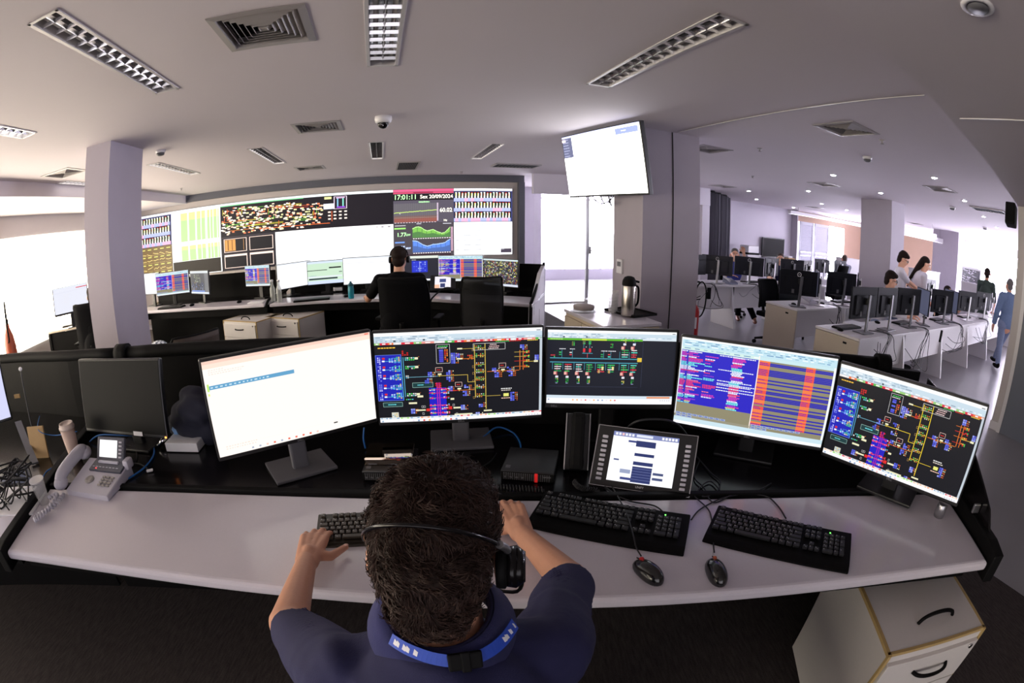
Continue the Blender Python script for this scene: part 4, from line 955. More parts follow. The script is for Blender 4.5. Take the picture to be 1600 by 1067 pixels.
# monitor of the neighbouring console seen edge on
q = at(20, 655, 0.90); yaw = D(56)
dirx = Vector((math.cos(yaw), math.sin(yaw), 0)); cpos = q - dirx * (W27 / 2) + UP * 0.18
monitor('lit monitor of the neighbouring console cut by the left edge, seen almost edge on', cpos, yaw, D(-4), W27, H27, plain_doc(sw, sh, 9, (206, 208, 240), 12), group=GRP, basecol=M_GREYP)
ga, gb = at(24, 662, .90), at(50, 727, DZ)
t = thing('grey_panel', 'narrow pale grey panel edge leaning beside the left edge monitor', 'panel', (gb.x, gb.y, DZ))
MB().slab(ga - gb - Vector((gb.x, gb.y, DZ)) * 0, ga - gb + Vector((.03, .035, 0)), Vector((.03, .035, 0)), Vector((0, 0, 0)), .012).build('panel', M_GREYP, t)
# ------------------------------------------------------------------ keyboards and mice
def keyboard(label, c, yaw, w=0.455, d=0.155, palm=0.03, cols=18, small=False, col=None, keym=None):
    c = Vector(c) + Vector((-math.sin(yaw), math.cos(yaw), 0)) * (palm / 2); t = thing('keyboard', label, 'keyboard', c, yaw, 'black keyboards on the white worktop')
    mb = MB(); th = 0.018
    prof = [(-d / 2 - palm, 0.0), (-d / 2 - palm, 0.006), (-d / 2 - palm + .01, 0.010), (-d / 2, 0.014), (d / 2, 0.024), (d / 2, 0.0)]
    M = Matrix.Rotation(math.pi / 2, 4, 'Z') @ Matrix.Rotation(math.pi / 2, 4, 'X')
    mb.prism(prof, -w / 2, w / 2, M, 0, 0.003); mb.build('case', col or M_BLACK, t)
    mb = MB(); lg = MB(); kw = 0.0186; kd = 0.0186; r = random.Random(3)
    sl = 0.010 / d
    def key(x, row, ww=1, hh=1):
        y = d / 2 - 0.018 - row * kd - (0.006 if row > 0 else 0) - (hh - 1) * kd / 2; z = 0.016 + (y + d / 2) * sl + 0.005
        mb.box((x + ww * kw / 2, y, z), (ww * kw - 0.0035, hh * kd - 0.0035, 0.009), Matrix.Rotation(sl, 4, 'X'), 0.0018, seg=1)
        lg.box((x + kw * .3, y + kd * .14, z + 0.0047), (0.0042, 0.0035, 0.0004)); lg.box((x + kw * .55, y - kd * .12, z + 0.0046), (0.003, 0.0028, 0.0004)) if r.random() < .4 else None
    x0 = -w / 2 + 0.010
    for k in (0, 2, 3, 4, 5, 6.5, 7.5, 8.5, 9.5, 11, 12, 13, 14): key(x0 + k * kw, 0)
    for k in range(13): key(x0 + k * kw, 1)
    key(x0 + 13 * kw, 1, 2)
    key(x0, 2, 1.5)
    for k in range(12): key(x0 + (1.5 + k) * kw, 2)
    key(x0 + 13.5 * kw, 2, 1.5)
    key(x0, 3, 1.75)
    for k in range(11): key(x0 + (1.75 + k) * kw, 3)
    key(x0 + 12.75 * kw, 3, 2.25)
    key(x0, 4, 2.25)
    for k in range(10): key(x0 + (2.25 + k) * kw, 4)
    key(x0 + 12.25 * kw, 4, 2.75)
    for a, ww in ((0, 1.25), (1.25, 1.25), (2.5, 1.25), (3.75, 6.25), (10, 1.25), (11.25, 1.25), (12.5, 1.25), (13.75, 1.25)): key(x0 + a * kw, 5, ww)
    if not small:
        x1 = x0 + 15.4 * kw
        for k in range(3): key(x1 + k * kw, 0); key(x1 + k * kw, 1); key(x1 + k * kw, 2); key(x1 + k * kw, 5)
        key(x1 + kw, 4)
        x2 = x1 + 3.4 * kw
        for k in range(4): key(x2 + k * kw, 1)
        for rr in (2, 3, 4):
            for k in range(3): key(x2 + k * kw, rr)
        key(x2 + 3 * kw, 2, 1, 2); key(x2 + 3 * kw, 4, 1, 2); key(x2, 5, 2); key(x2 + 2 * kw, 5)
        MB().box((x2 + kw * 1.2, d / 2 - 0.02, 0.0245), (0.004, 0.004, 0.001)).build('status_light', mat('green_led', (120, 255, 120), .5, emit=4, ecol=(90, 255, 80)), t)
    mb.build('keys', keym or M_KEY, t); lg.build('key_legends', M_KEYL, t)
    return t
def corner_pose(z, *px):
    P = [at(*p, z) for p in px]; c = sum(P, Vector()) / 4; d = (P[1] - P[0]) + (P[2] - P[3]); return Vector((c.x, c.y, DZ)), math.atan2(d.y, d.x)
c, yw = corner_pose(DZ + .02, (848, 765), (1078, 800), (1068, 868), (828, 820))
keyboard('long black keyboard left of the black mouse pair, nearest to the man\'s right arm', c, yw, 0.458, 0.152, 0.026)
c, yw = corner_pose(DZ + .02, (1120, 792), (1328, 835), (1326, 888), (1107, 838))
keyboard('long black keyboard at the right end of the worktop, right of both free mice', c, yw, 0.458, 0.150, 0.026)
k0, k1 = at(498, 806, DZ + .02), at(577, 802, DZ + .02); kd_ = (k1 - k0).normalized(); kn = Vector((-kd_.y, kd_.x, 0))
c = k0 + kd_ * 0.145 - kn * 0.068
keyboard('compact brownish black keyboard under the man\'s left hand', (c.x, c.y, DZ), math.atan2(kd_.y, kd_.x), 0.292, 0.135, 0.004, small=True, col=mat('worn_keyboard', (46, 40, 34), 0.45), keym=mat('worn_keycap', (62, 54, 46), 0.4))
def mouse(label, px, yaw, wheel):
    c = at(*px, DZ + .02); t = thing('computer_mouse', label, 'mouse', (c.x, c.y, DZ), yaw, 'black computer mice on the worktop')
    t2 = bmesh.new(); bmesh.ops.create_uvsphere(t2, u_segments=24, v_segments=16, radius=1)
    for v in t2.verts:
        x, y, z = v.co; w = 0.030 * (1 - 0.10 * math.cos(y * 2.2)); v.co = Vector((x * w, y * 0.056, max(z, -0.15) * (0.032 - 0.008 * y) + 0.005))
    mb = MB(); mb._add(t2, None, 0, True); mb.build('shell', mat('mouse_black', (16, 16, 18), 0.2, coat=.4), t)
    mb = MB(); mb.box((0, 0.032, 0.0275), (0.0012, 0.046, 0.004), Matrix.Rotation(-.36, 4, 'X')); mb.build('button_seam', M_DARKV, t)
    MB().cyl((-0.003, 0.032, 0.0275), (0.003, 0.032, 0.0275), 0.008, n=14).build('scroll_wheel', wheel, t)
    return t
mouse('black mouse with red scroll wheel, lying turned left in front of the first long keyboard', (1014, 888), D(24), M_RED)
mouse('black mouse with orange scroll wheel, lying straight between the two long keyboards', (1121, 888), D(-4), mat('orange_wheel', (170, 80, 50), .5))
mouse('black mouse held under the man\'s right hand', (772, 797), D(10), M_BLACK)
def cable(label, pts, r=0.003, m=None, name='cable', group='loose cables on the console', cat='cable'):
    return tag(MB().tube(pts, r, 6, sub=7).build(name, m or M_CABLE), label, cat, group)
def ap(px, py, z=DZ + 0.005): return at(px, py, z)
cable('black mouse cord running from the left free mouse up over the keyboard', [ap(1002, 869), ap(994, 855, .79), ap(990, 838, .805), ap(978, 800, .80), ap(962, 770), ap(955, 758)], 0.0022)
cable('black mouse cord running from the right free mouse to the tablet phone', [ap(1116, 863), ap(1114, 840, .775), ap(1112, 812), ap(1106, 795), ap(1085, 775), ap(1076, 760)], 0.0022)
cable('black keyboard cord looping behind the right keyboard', [ap(1228, 810), ap(1215, 790), ap(1195, 775), ap(1150, 772), ap(1115, 785), ap(1100, 762), ap(1085, 745), ap(1093, 720)], 0.0025)
cable('black cord curving over the worktop right of the tablet phone', [ap(1080, 812), ap(1095, 795), ap(1130, 778), ap(1180, 768), ap(1205, 755)], 0.0025)
cable('tangled black lead behind the tablet phone foot', [ap(1086, 710), ap(1110, 738), ap(1125, 752), ap(1120, 768), ap(1100, 776), ap(1092, 764), ap(1110, 752), ap(1128, 770)], 0.0025)
cable('black keyboard cord behind the first long keyboard', [ap(1038, 802), ap(1022, 790), ap(985, 783), ap(960, 772), ap(945, 760)], 0.0025)
cable('thin black lead arching behind the tablet phone', [ap(1085, 700, .8), ap(1060, 664, .95), ap(1020, 655, .98), ap(985, 664, .95), ap(960, 700, .82)], 0.004)
cable('blue network cable between the second and third lit monitors', [ap(705, 682), ap(745, 688), ap(775, 668, .79), ap(800, 675), ap(812, 690), ap(814, 705)], 0.0035, M_BLUECABLE)
cable('short blue network cable hanging behind the cream monitor', [ap(569, 668, .86), ap(568, 685, .82), ap(571, 700)], 0.0035, M_BLUECABLE)
cable('blue network cable looping around the grey telephone', [ap(140, 690), ap(155, 680, .8), ap(185, 680, .8), ap(230, 684), ap(241, 705), ap(228, 728), ap(200, 748), ap(185, 752)], 0.004, M_BLUECABLE)
cable('blue network cable lying toward the left console', [ap(105, 722), ap(75, 735), ap(60, 755), ap(30, 768)], 0.0035, M_BLUECABLE)
cable('thin blue cable drooping along the black back panel on the left', [on(62, 650, (pol(1, -30) - OC), (pol(1, -30) - OC).dot(OC) + R2 - .1)] + [ap(60, 672, .9), ap(85, 680, .86), ap(120, 674, .9)], 0.0022, M_BLUECABLE)
cable('dark grey usb cable with white plug beside the telephone', [ap(185, 690, .8), ap(210, 700), ap(212, 718), ap(190, 726), ap(215, 724), ap(232, 733)], 0.003, M_CABLE)
p = ap(234, 735, .776); tag(MB().box(p, (0.014, 0.03, 0.008), D(-50), 0.002).build('usb_plug', M_PAPER), 'white usb plug lying behind the telephone', 'plug')
cable('thin black lead between the two small computers', [ap(770, 740), ap(745, 745), ap(735, 752), ap(730, 760), ap(738, 764)], 0.0025)
cable('black lead from the second monitor stand to the right small computer', [ap(716, 735), ap(745, 732), ap(765, 722), ap(776, 708)], 0.002)
# coiled handset cord between monitors
pts = []
q0, q1 = ap(733, 757, .785), ap(850, 766, .785)
for k in range(120):
    s = k / 119; b_ = q0.lerp(q1, s); a_ = s * 2 * math.pi * 24; pts.append(b_ + Vector((0, 0.010 * math.cos(a_), 0.010 * math.sin(a_))))
tag(MB().tube(pts, 0.003, 5, sub=1).build('coiled_cord', M_CABLE), 'black coiled handset cord in front of the right small computer', 'cable')
# ------------------------------------------------------------------ small computers
def mini_pc(label, c, yaw, top=None):
    t = thing('mini_computer', label, 'small computer', c, yaw, 'small black computers on the rear shelf')
    MB().box((0, 0, 0.018), (0.18, 0.18, 0.036), None, 0.004).build('case', mat('pc_case', (34, 33, 34), 0.35, var=.1, vscale=40), t)
    mb = MB(); mb.box((0, -0.091, 0.018), (0.176, 0.004, 0.030))
    mb.build('front_grille', M_RUBBER, t)
    mb = MB()
    for k in range(22):
        for j in range(5): mb.box((-0.078 + k * 0.0072, -0.0935, 0.007 + j * 0.0055), (0.004, 0.0012, 0.003))
    tag(mb.build('perforations', M_GREYP, t), kind='stuff')
    MB().box((0.03, -0.094, 0.018), (0.010, 0.004, 0.032)).build('red_tab', mat('red_tab', (226, 40, 40), .4, emit=.25), t)
    mb = MB()
    for k in range(4): mb.box((-0.075 + k * 0.02, -0.0945, 0.014), (0.008, 0.002, 0.005))
    mb.build('ports', M_GREYP, t)
    lettering('logo', 'Lenovo', 0.009, M_LOGO, t, Matrix.Translation((0.066, -0.0945, 0.024)) @ Matrix.Rotation(math.pi / 2, 4, 'X'))
    MB().box((-0.07, -0.06, 0.0365), (0.016, 0.02, 0.0006)).build('sticker', M_GREYP, t)
    return t
pc = [at(782, 734, .805), at(796, 696, .805), at(876, 703, .805), at(866, 745, .805)]
c = sum(pc, Vector()) / 4; d = pc[3] - pc[0]
mini_pc('small black computer with red tab between the second monitor stand and the tablet phone', (c.x, c.y, DZ), math.atan2(d.y, d.x) + .1)
c = at(604, 735, .80)
mini_pc('small black computer with red tab under a glossy box, left of the man\'s head', (c.x, c.y + 0.07, DZ), D(5))
bx = Vector((c.x - .005, c.y + 0.085, DZ + 0.036))
t = thing('external_drive', 'glossy black box mirroring the screens on top of the left small computer', 'device', bx, D(7))
MB().box((0, 0, 0.015), (0.17, 0.125, 0.03), None, 0.006).build('case', mat('mirror_top', (196, 178, 160), 0.05, 1.0), t)
MB().box((-0.055, -0.0635, 0.008), (0.03, 0.001, 0.004)).build('label', M_GREYP, t)
# ------------------------------------------------------------------ tablet phone with handset
tp = Vector((0.432, 1.362, 0.858)); t = thing('tablet_telephone', 'black console telephone with lit touch screen between two columns of keys', 'telephone', (tp.x, tp.y, DZ), D(-21.9))
TM = Matrix.Translation((0, 0, tp.z - DZ)) @ Matrix.Rotation(D(-30.4), 4, 'X')
TW, TH = 0.34, 0.205
me = MB().box((0, 0.012, 0), (TW, 0.024, TH), None, 0.005).mesh(); me.transform(TM); mobj('body', me, M_MONDARK, t)
mb = MB(); mb.box((0, -0.0005, TH / 2 - .001), (TW, 0.003, 0.002)); mb.box((0, -0.0005, -TH / 2 + .001), (TW, 0.003, 0.002)); mb.box((TW / 2 - .001, -0.0005, 0), (0.003, 0.003, TH)); mb.box((-TW / 2 + .001, -0.0005, 0), (0.003, 0.003, TH)); me = mb.mesh(); me.transform(TM); mobj('silver_rim', me, M_SILVER, t)
p = Pic(0.222, 0.166, (250, 250, 255), 21)
p.rect(0, 0, 1, .09, (120, 130, 180)); p.rect(.35, .02, .6, .07, (220, 225, 240))
for k in range(6): p.rect(.03 + k * .05, .02, .065 + k * .05, .07, (236, 190, 190) if k == 2 else (230, 232, 240))
for k in range(5): p.rect(.74 + k * .05, .02, .775 + k * .05, .07, (240, 240, 246))
for y0, y1 in ((.14, .26), (.39, .45), (.56, .63), (.66, .98)): p.rect(.36, y0, .66, y1, (44, 54, 104))
for k in range(6): p.h(.36, .66, .70 + k * .055, (120, 130, 180), .006)
p.rect(.24, .15, .36, .19, (60, 70, 130)); p.rect(.28, .22, .34, .25, (230, 232, 246)); p.rect(.06, .55, .14, .58, (70, 80, 130)); p.rect(.18, .74, .34, .82, (150, 160, 190)); p.rect(.68, .74, .84, .79, (70, 80, 120)); p.rect(.68, .84, .84, .89, (70, 80, 120)); p.rect(.2, .9, .36, .95, (60, 70, 130)); p.rect(.3, .12, .7, .2, (250, 250, 255)) if False else None
me = p.mesh(); me.transform(TM @ Matrix.Translation((-0.004, -0.0008, 0.004))); mobj('screen', me, SCR, t)
for s in (-1, 1):
    for k in range(10):
        me = MB().box((s * 0.141, -0.003, 0.064 - k * 0.0158), (0.019, 0.006, 0.0095), None, 0.0015, seg=1).mesh(); me.transform(TM); mobj('key', me, M_PHONE, t)
lettering('logo', 'UNIFY', 0.010, M_PAPER, t, TM @ Matrix.Translation((0, -0.001, -0.09)) @ Matrix.Rotation(math.pi / 2, 4, 'X'))
mb = MB(); mb.prism([(0.0, 0.0), (0.12, 0.0), (0.08, 0.09), (0.03, 0.06)], -0.12, 0.12, Matrix.Translation((0, 0.0, 0)) @ Matrix.Rotation(math.pi / 2, 4, 'Z') @ Matrix.Rotation(math.pi / 2, 4, 'X') @ Matrix.Identity(4)); mb.build('foot', M_BLACK, t)
hq = at(903, 700, .85); hs = thing('telephone_handset_cradle', 'black handset standing in its grey cradle left of the tablet phone', 'handset', (hq.x, hq.y + .02, DZ), D(-8))
HM = Matrix.Translation((0, 0, 0.095)) @ Matrix.Rotation(D(-30), 4, 'X')
me = MB().box((0, 0.012, 0), (0.085, 0.03, 0.2), None, 0.006).mesh(); me.transform(HM); mobj('cradle', me, M_MONDARK, hs)
mb = MB()
for s in (-1, 1): mb.box((s * 0.041, -0.004, 0), (0.005, 0.006, 0.2), None, 0.002)
me = mb.mesh(); me.transform(HM); mobj('silver_rail', me, M_SILVER, hs)
mb = MB(); mb.box((0, -0.03, 0.0), (0.045, 0.03, 0.19), None, 0.012); mb.box((0, -0.02, 0.075), (0.05, 0.045, 0.05), None, 0.014); mb.box((0, -0.02, -0.075), (0.05, 0.045, 0.05), None, 0.014); me = mb.mesh(); me.transform(HM); mobj('handset', me, M_RUBBER, hs)
mb = MB(); mb.prism([(-0.03, 0.0), (0.10, 0.0), (0.05, 0.1), (-0.01, 0.05)], -0.035, 0.035, Matrix.Rotation(math.pi / 2, 4, 'Z') @ Matrix.Rotation(math.pi / 2, 4, 'X')); mb.build('foot', M_BLACK, hs)
pts = []
q0, q1, q2 = ap(897, 752, .80), ap(905, 768, .79), ap(930, 764, .785)
for k in range(60):
    s = k / 59; b_ = (1 - s) ** 2 * q0 + 2 * s * (1 - s) * q1 + s * s * q2; a_ = s * 2 * math.pi * 12; pts.append(b_ + Vector((0.006 * math.cos(a_), 0.006 * math.sin(a_), 0.006 * math.sin(a_ + 1))))
tag(MB().tube(pts, 0.0025, 5, sub=1).build('coiled_cord', M_CABLE), 'short coiled cord at the foot of the black handset cradle', 'cable')
# ------------------------------------------------------------------ grey desk telephone
P = [at(98, 768, DZ + .02), at(170, 780, DZ + .02), at(196, 728, DZ + .04), at(128, 712, DZ + .04)]
c = sum(P, Vector()) / 4; d = (P[1] - P[0]); yw = math.atan2(d.y, d.x)
t = thing('desk_telephone', 'light grey desk telephone with handset and small lit display at the left of the worktop', 'telephone', (c.x, c.y, DZ), yw)
prof = [(-0.11, 0.0), (-0.11, 0.022), (0.02, 0.042), (0.11, 0.056), (0.11, 0.0)]
PMx = Matrix.Rotation(math.pi / 2, 4, 'Z') @ Matrix.Rotation(math.pi / 2, 4, 'X')
MB().prism(prof, -0.10, 0.155, PMx, 0, 0.006).build('base', M_PHONE, t)
sl = 0.155
MB().box((0.055, 0.062, 0.051), (0.19, 0.075, 0.012), Matrix.Rotation(.16, 4, 'X'), 0.003).build('dark_panel', M_PHONED, t)
keyM = mat('phone_key', (150, 146, 140), 0.5)
for i in range(3):
    for j in range(4): MB().box((0.075 + i * 0.024, -0.005 - j * 0.017, 0.041 - j * 0.0026), (0.019, 0.010, 0.006), Matrix.Rotation(sl, 4, 'X'), 0.002, seg=1).build('key', keyM, t)
MB().lathe([(0.024, 0), (0.024, 0.004), (0.012, 0.006), (0.004, 0.006)], M=Matrix.Translation((0.0, -0.03, 0.034)) @ Matrix.Rotation(sl, 4, 'X')).build('navigation_wheel', keyM, t)
mb = MB()
for k in range(8): mb.box((-0.02 + k * 0.02, 0.045, 0.0555), (0.012, 0.004, 0.002))
mb.build('panel_print', M_PHONE, t)
MB().box((0.0, 0.035, 0.053), (0.006, 0.004, 0.002)).build('message_light', mat('red_led', (255, 60, 60), .5, emit=3), t)
DM = Matrix.Translation((0.05, 0.115, 0.098)) @ Matrix.Rotation(D(-34), 4, 'X')
me = MB().box((0, 0.008, 0), (0.165, 0.018, 0.105), None, 0.005).mesh(); me.transform(DM); mobj('display_housing', me, M_PHONED, t)
p = Pic(0.108, 0.07, (252, 252, 255), 2); me = p.mesh(); me.transform(DM @ Matrix.Translation((-0.012, -0.0015, 0.004))); mobj('display', me, SCR, t)
for k in range(5):
    me = MB().box((0.062, -0.003, 0.032 - k * 0.015), (0.016, 0.005, 0.006)).mesh(); me.transform(DM); mobj('display_key', me, M_PHONE, t)
MB().box((0.05, 0.078, 0.06), (0.12, 0.014, 0.012), None, 0.003).build('display_foot', M_PHONE, t)
mb = MB(); mb.tube([(-0.135, -0.10, 0.045), (-0.137, -0.07, 0.066), (-0.137, 0.02, 0.083), (-0.135, 0.10, 0.090), (-0.132, 0.125, 0.075)], 0.027, 12, sub=6); mb.ell((-0.135, -0.095, 0.04), (0.034, 0.04, 0.026)); mb.ell((-0.133, 0.12, 0.074), (0.034, 0.04, 0.028)); mb.build('handset', M_PHONE, t)
MB().box((0.155, 0.09, 0.058), (0.03, 0.05, 0.04), None, 0.01).build('side_lug', M_PHONE, t)
q = [at(100, 772, DZ + .02), at(84, 790, DZ + .02), at(58, 806, DZ + .02), at(56, 812, DZ + .02), at(75, 795, DZ + .025), at(90, 772, DZ + .03), at(76, 778, DZ + .02)]
pts = []
path = spline(q, 30); n = len(path)
for k, b_ in enumerate(path):
    a_ = k * 1.1; pts.append(b_ + Vector((0.005 * math.cos(a_), 0.0, 0.005 * math.sin(a_))))
tag(MB().tube(pts, 0.006, 6, sub=1).build('coiled_cord', M_PHONE), 'pale grey coiled telephone cord folded on the worktop beside the black divider', 'cable')
# ------------------------------------------------------------------ cups, papers, bag and clutter
c = at(119, 717, DZ)
t = thing('coffee_cup', 'tall pinkish paper coffee cup with lid behind the grey telephone', 'cup', (c.x, c.y, DZ))
MB().lathe([(0.030, 0), (0.031, 0.004), (0.042, 0.15)], n=28).build('cup', M_CUP, t)
MB().lathe([(0.045, 0.148), (0.045, 0.156), (0.041, 0.16), (0.039, 0.172), (0.034, 0.172), (0.033, 0.166), (0.001, 0.166)], n=28).build('lid', mat('cup_lid', (206, 190, 180), .5), t)
c = at(66, 790, DZ); t = thing('plastic_cup', 'clear plastic cup standing left of the black divider', 'cup', (c.x, c.y + .02, DZ))
MB().lathe([(0.026, 0.002), (0.036, 0.10), (0.0375, 0.10), (0.0365, 0.097), (0.025, 0.004), (0.001, 0.004)], n=26).build('cup', M_PLASTIC, t)
MB().lathe([(0.0365, 0.097), (0.0385, 0.1), (0.0385, 0.103), (0.0365, 0.103)], n=26).build('rim', mat('clear_rim', (220, 220, 220), .2, alpha=.7), t)
c = at(1466, 806, DZ); t = thing('metal_grommet', 'short brushed metal cylinder on the worktop under the rightmost monitor', 'cylinder', (c.x, c.y, DZ))
MB().lathe([(0.022, 0), (0.022, 0.05), (0.02, 0.052), (0.017, 0.048), (0.001, 0.048)], n=24).build('cylinder', M_SILVER, t)
c = ap(251, 691, .80); t = thing('metal_tube', 'small shiny metal tube leaning below the switched off monitor', 'cylinder', (c.x, c.y, .79), 0)
MB().cyl((-0.02, 0.0, -.01), (0.02, 0.03, .03), 0.012).build('tube', M_CHROME, t)
c = ap(292, 690, .79); t = thing('paper_box', 'white paper box with pale blue sheet beside the cream monitor', 'box', (c.x, c.y, DZ), D(12))
MB().box((0, 0, 0.022), (0.17, 0.13, 0.04), None, 0.003).build('box', M_PAPER, t)
MB().box((-0.03, 0.03, 0.055), (0.09, 0.02, 0.05), Matrix.Rotation(.5, 4, 'X'), 0.002).build('blue_sheet', mat('pale_blue_paper', (140, 180, 226), .7), t)
c = pol(R1 + .47, -15.3, DZ)
parts = [('e', c + Vector((0, 0, .09)), (0.13, 0.10, 0.10)), ('e', c + Vector((.06, -.04, .15)), (0.10, 0.08, 0.07)), ('e', c + Vector((-.07, .02, .05)), (0.12, 0.09, 0.06)), ('e', c + Vector((.10, -.02, .07)), (0.06, 0.06, 0.09)), ('e', c + Vector((0.02, .0, .19)), (0.07, 0.06, 0.05))]
me = blob(parts, 0.012, 2)
for v in me.vertices: v.co += v.normal * (0.004 * math.sin(v.co.x * 30 + v.co.z * 60 + 3 * math.sin(v.co.y * 25)) + .0018 * math.sin(v.co.z * 70 - v.co.x * 40 + 2 * math.sin(v.co.x * 30)))
tag(mobj('crumpled_jacket', me, mat('dark_blue_fabric', (34, 36, 52), .85, var=.2, vscale=20, bump=.2, bscale=300)), 'crumpled dark blue jacket between the switched off monitor and the cream monitor', 'jacket')
# small things on the left back panel
nP = (pol(1, -27) - OC); kP = nP.dot(OC) + R2 - .02
q = on(32, 578, nP, kP); t = thing('clip_lamp', 'thin grey rod with pale tip standing against the left back panel', 'rod', (q.x, q.y, DZ))
qb = on(56, 690, nP, kP); MB().tube([Vector((0, 0, q.z - DZ)), Vector(((qb.x - q.x) * .4, (qb.y - q.y) * .4, (q.z - DZ) * .5)), Vector((qb.x - q.x, qb.y - q.y, 0.0))], 0.004, 6, sub=4).build('rod', M_GREYP, t)
MB().ell((0, 0, q.z - DZ + .005), (0.016, 0.012, 0.012)).build('tip', M_PAPER, t)
q = on(28, 618, nP, kP); tag(MB().box(q - nP.normalized() * .01, (0.05, 0.01, 0.022), D(27), 0.002).build('paper_label', M_CARD), 'small tan label stuck on the left black back panel', 'label')
c = at(62, 700, DZ + .04); t = thing('cardboard_sheet', 'brown cardboard piece leaning on the left back panel above the plastic cup', 'cardboard', (c.x, c.y, DZ), D(25))
MB().box((0, 0, .07), (0.12, 0.012, 0.15), Matrix.Rotation(-.2, 4, 'X'), .002).build('sheet', M_CARD, t)
for i in range(7):
    r = random.Random(40 + i); b_ = at(30, 790, DZ)
    pts = [Vector((b_.x + r.uniform(-.16, .14), b_.y + r.uniform(-.1, .16), DZ + r.uniform(.01, .16))) for _ in range(7)]
    cable('black cable of the tangle on the left console, among the plastic cup and monitor foot', pts, 0.004, name='tangled_cable', group='cable tangle on the left console')
c = at(40, 790, DZ); tag(MB().box((c.x - .08, c.y + .0, DZ + .004), (0.30, 0.24, 0.008), D(30), .002).build('paper_sheet', M_PAPER), 'white sheet lying under the cable tangle on the left console', 'paper')
# ------------------------------------------------------------------ drawer pedestals
def pedestal(label, loc, yaw, w=0.42, d=0.52, h=0.60, group='white drawer pedestals with tan edges'):
    t = thing('drawer_pedestal', label, 'drawer unit', loc, yaw, group)
    mb = MB(); mb.box((0, 0, h / 2 + .03), (w, d, h - .06), None, 0.004); mb.build('carcass', M_PED, t)
    mb = MB(); e = 0.012
    for x in (-1, 1): mb.box((x * (w / 2 - e / 2 + .001), -d / 2 - .001, h / 2 + .03), (e, e, h - .06)); mb.box((x * (w / 2 - e / 2 + .001), 0, h - e / 2 + .001), (e, d, e))
    for y in (-1, 1): mb.box((0, y * (d / 2 - e / 2 + .001), h - e / 2 + .001), (w, e, e))
    mb.build('edge_band', M_EDGE, t)
    def bow(parent, M, L=0.16):
        mb = MB(); mb.tube([M @ Vector((-L / 2, 0, 0)), M @ Vector((-L / 2 + .012, 0, .018)), M @ Vector((-L / 4, 0, .030)), M @ Vector((0, 0, .034)), M @ Vector((L / 4, 0, .030)), M @ Vector((L / 2 - .012, 0, .018)), M @ Vector((L / 2, 0, 0))], 0.007, 8, sub=4); mb.build('handle', M_BLACK, parent)
    bow(t, Matrix.Translation((0.02, -d / 2 + .10, h)))
    hh = (h - .10) / 3
    for k in range(3):
        z = h - .035 - hh * (k + .5)
        dr = MB().box((0, -d / 2 - .008, z - .0), (w - .03, 0.018, hh - .006), None, 0.003).build('drawer', M_PED, t)
        bow(dr, Matrix.Translation((0.01, -d / 2 - .017, z + .02)) @ Matrix.Rotation(math.pi / 2, 4, 'X'), 0.15)
    MB().cyl((w / 2 - .05, -d / 2 - .018, h - .05), (w / 2 - .05, -d / 2 - .024, h - .05), 0.009).build('lock', M_CHROME, t)
    for x in (-1, 1):
        for y in (-1, 1): MB().cyl((x * (w / 2 - .05) - .012, y * (d / 2 - .05), .028), (x * (w / 2 - .05) + .012, y * (d / 2 - .05), .028), 0.027).build('caster', M_BLACK, t)
    return t
pp = [at(1392, 1030, .62), at(1540, 985, .62), at(1497, 905, .62)]
d = pp[1] - pp[0]; yw = math.atan2(d.y, d.x); nn = Vector((-d.y, d.x, 0)).normalized(); c = (pp[0] + pp[1]) / 2 + nn * 0.29
pedestal('white drawer pedestal with tan edges under the right end of the near desk', (c.x, c.y, 0.012), yw, d.length + .01, 0.55, 0.61)
# ================================================================== FAR CONSOLES IN FRONT OF THE VIDEO WALL
FZ = 0.76
def smooth_poly(P, n): return spline(P, n)
def far_console(px, n0, n1, label, z=FZ, end=False):
    P = smooth_poly([at(*p, z) for p in px], 4); t = thing('control_console', label, 'console desk', (0, 0, 0), 0, 'far consoles below the video wall')
    N = [Vector(n0).lerp(Vector(n1), i / (len(P) - 1)).normalized() for i in range(len(P))]
    off = lambda d: [p + n * d for p, n in zip(P, N)]
    MB().strip(P, off(0.46), z - 0.04, z, 0, 0.012).build('worktop', M_DESK, t)
    MB().strip(off(0.46), off(0.93), z - 0.04, z - 0.001).build('rear_shelf', M_BLACKG, t)
    mb = MB(); mb.strip(off(0.10), off(0.12), z - 0.14, z - 0.042); mb.strip(off(0.5), off(0.52), 0.02, z - 0.14); mb.build('modesty_panel', M_BLACK, t)
    MB().strip(off(0.93), off(0.97), 0.02, 1.10).build('back_panel', M_BLACK, t)
    if end:
        p, n = P[-1], N[-1]; M = Matrix.Translation((p.x, p.y, 0)) @ Matrix.Rotation(math.atan2(n.y, n.x), 4, 'Z') @ Matrix.Rotation(math.pi / 2, 4, 'X')
        MB().prism([(-0.02, .02), (0.0, .5), (0.02, z - .02), (0.25, z + .06), (0.45, z + .16), (0.62, z + .26), (1.0, z + .34), (1.0, .02)], -0.045, 0.0, M, 0, 0.004).build('side_panel', M_WHITE, t)
        g = MB()
        def seg(a, b, r=.018):
            g.cyl(M @ Vector((a[0], a[1], -0.02)), M @ Vector((b[0], b[1], -0.02)), r, n=8)
        seg((-0.02, .02), (0.0, .5)); seg((0.0, .5), (0.02, z)); seg((0.02, z), (0.62, z + .20)); seg((0.62, z + .20), (1.0, z + .24)); seg((1.0, z + .24), (1.0, z + .36)); g.build('black_edge', M_RUBBER, t)
    return t
PXR = [(421, 475), (496, 470), (567, 467.5), (656, 466), (718, 469), (784, 472), (832, 475)]
fr = far_console(PXR, (-.1, .99, 0), (.2, .98, 0), 'far white and black console where the headset man in black sits', end=True)
PXL = [(215, 487), (231, 486), (330, 480), (412, 475)]
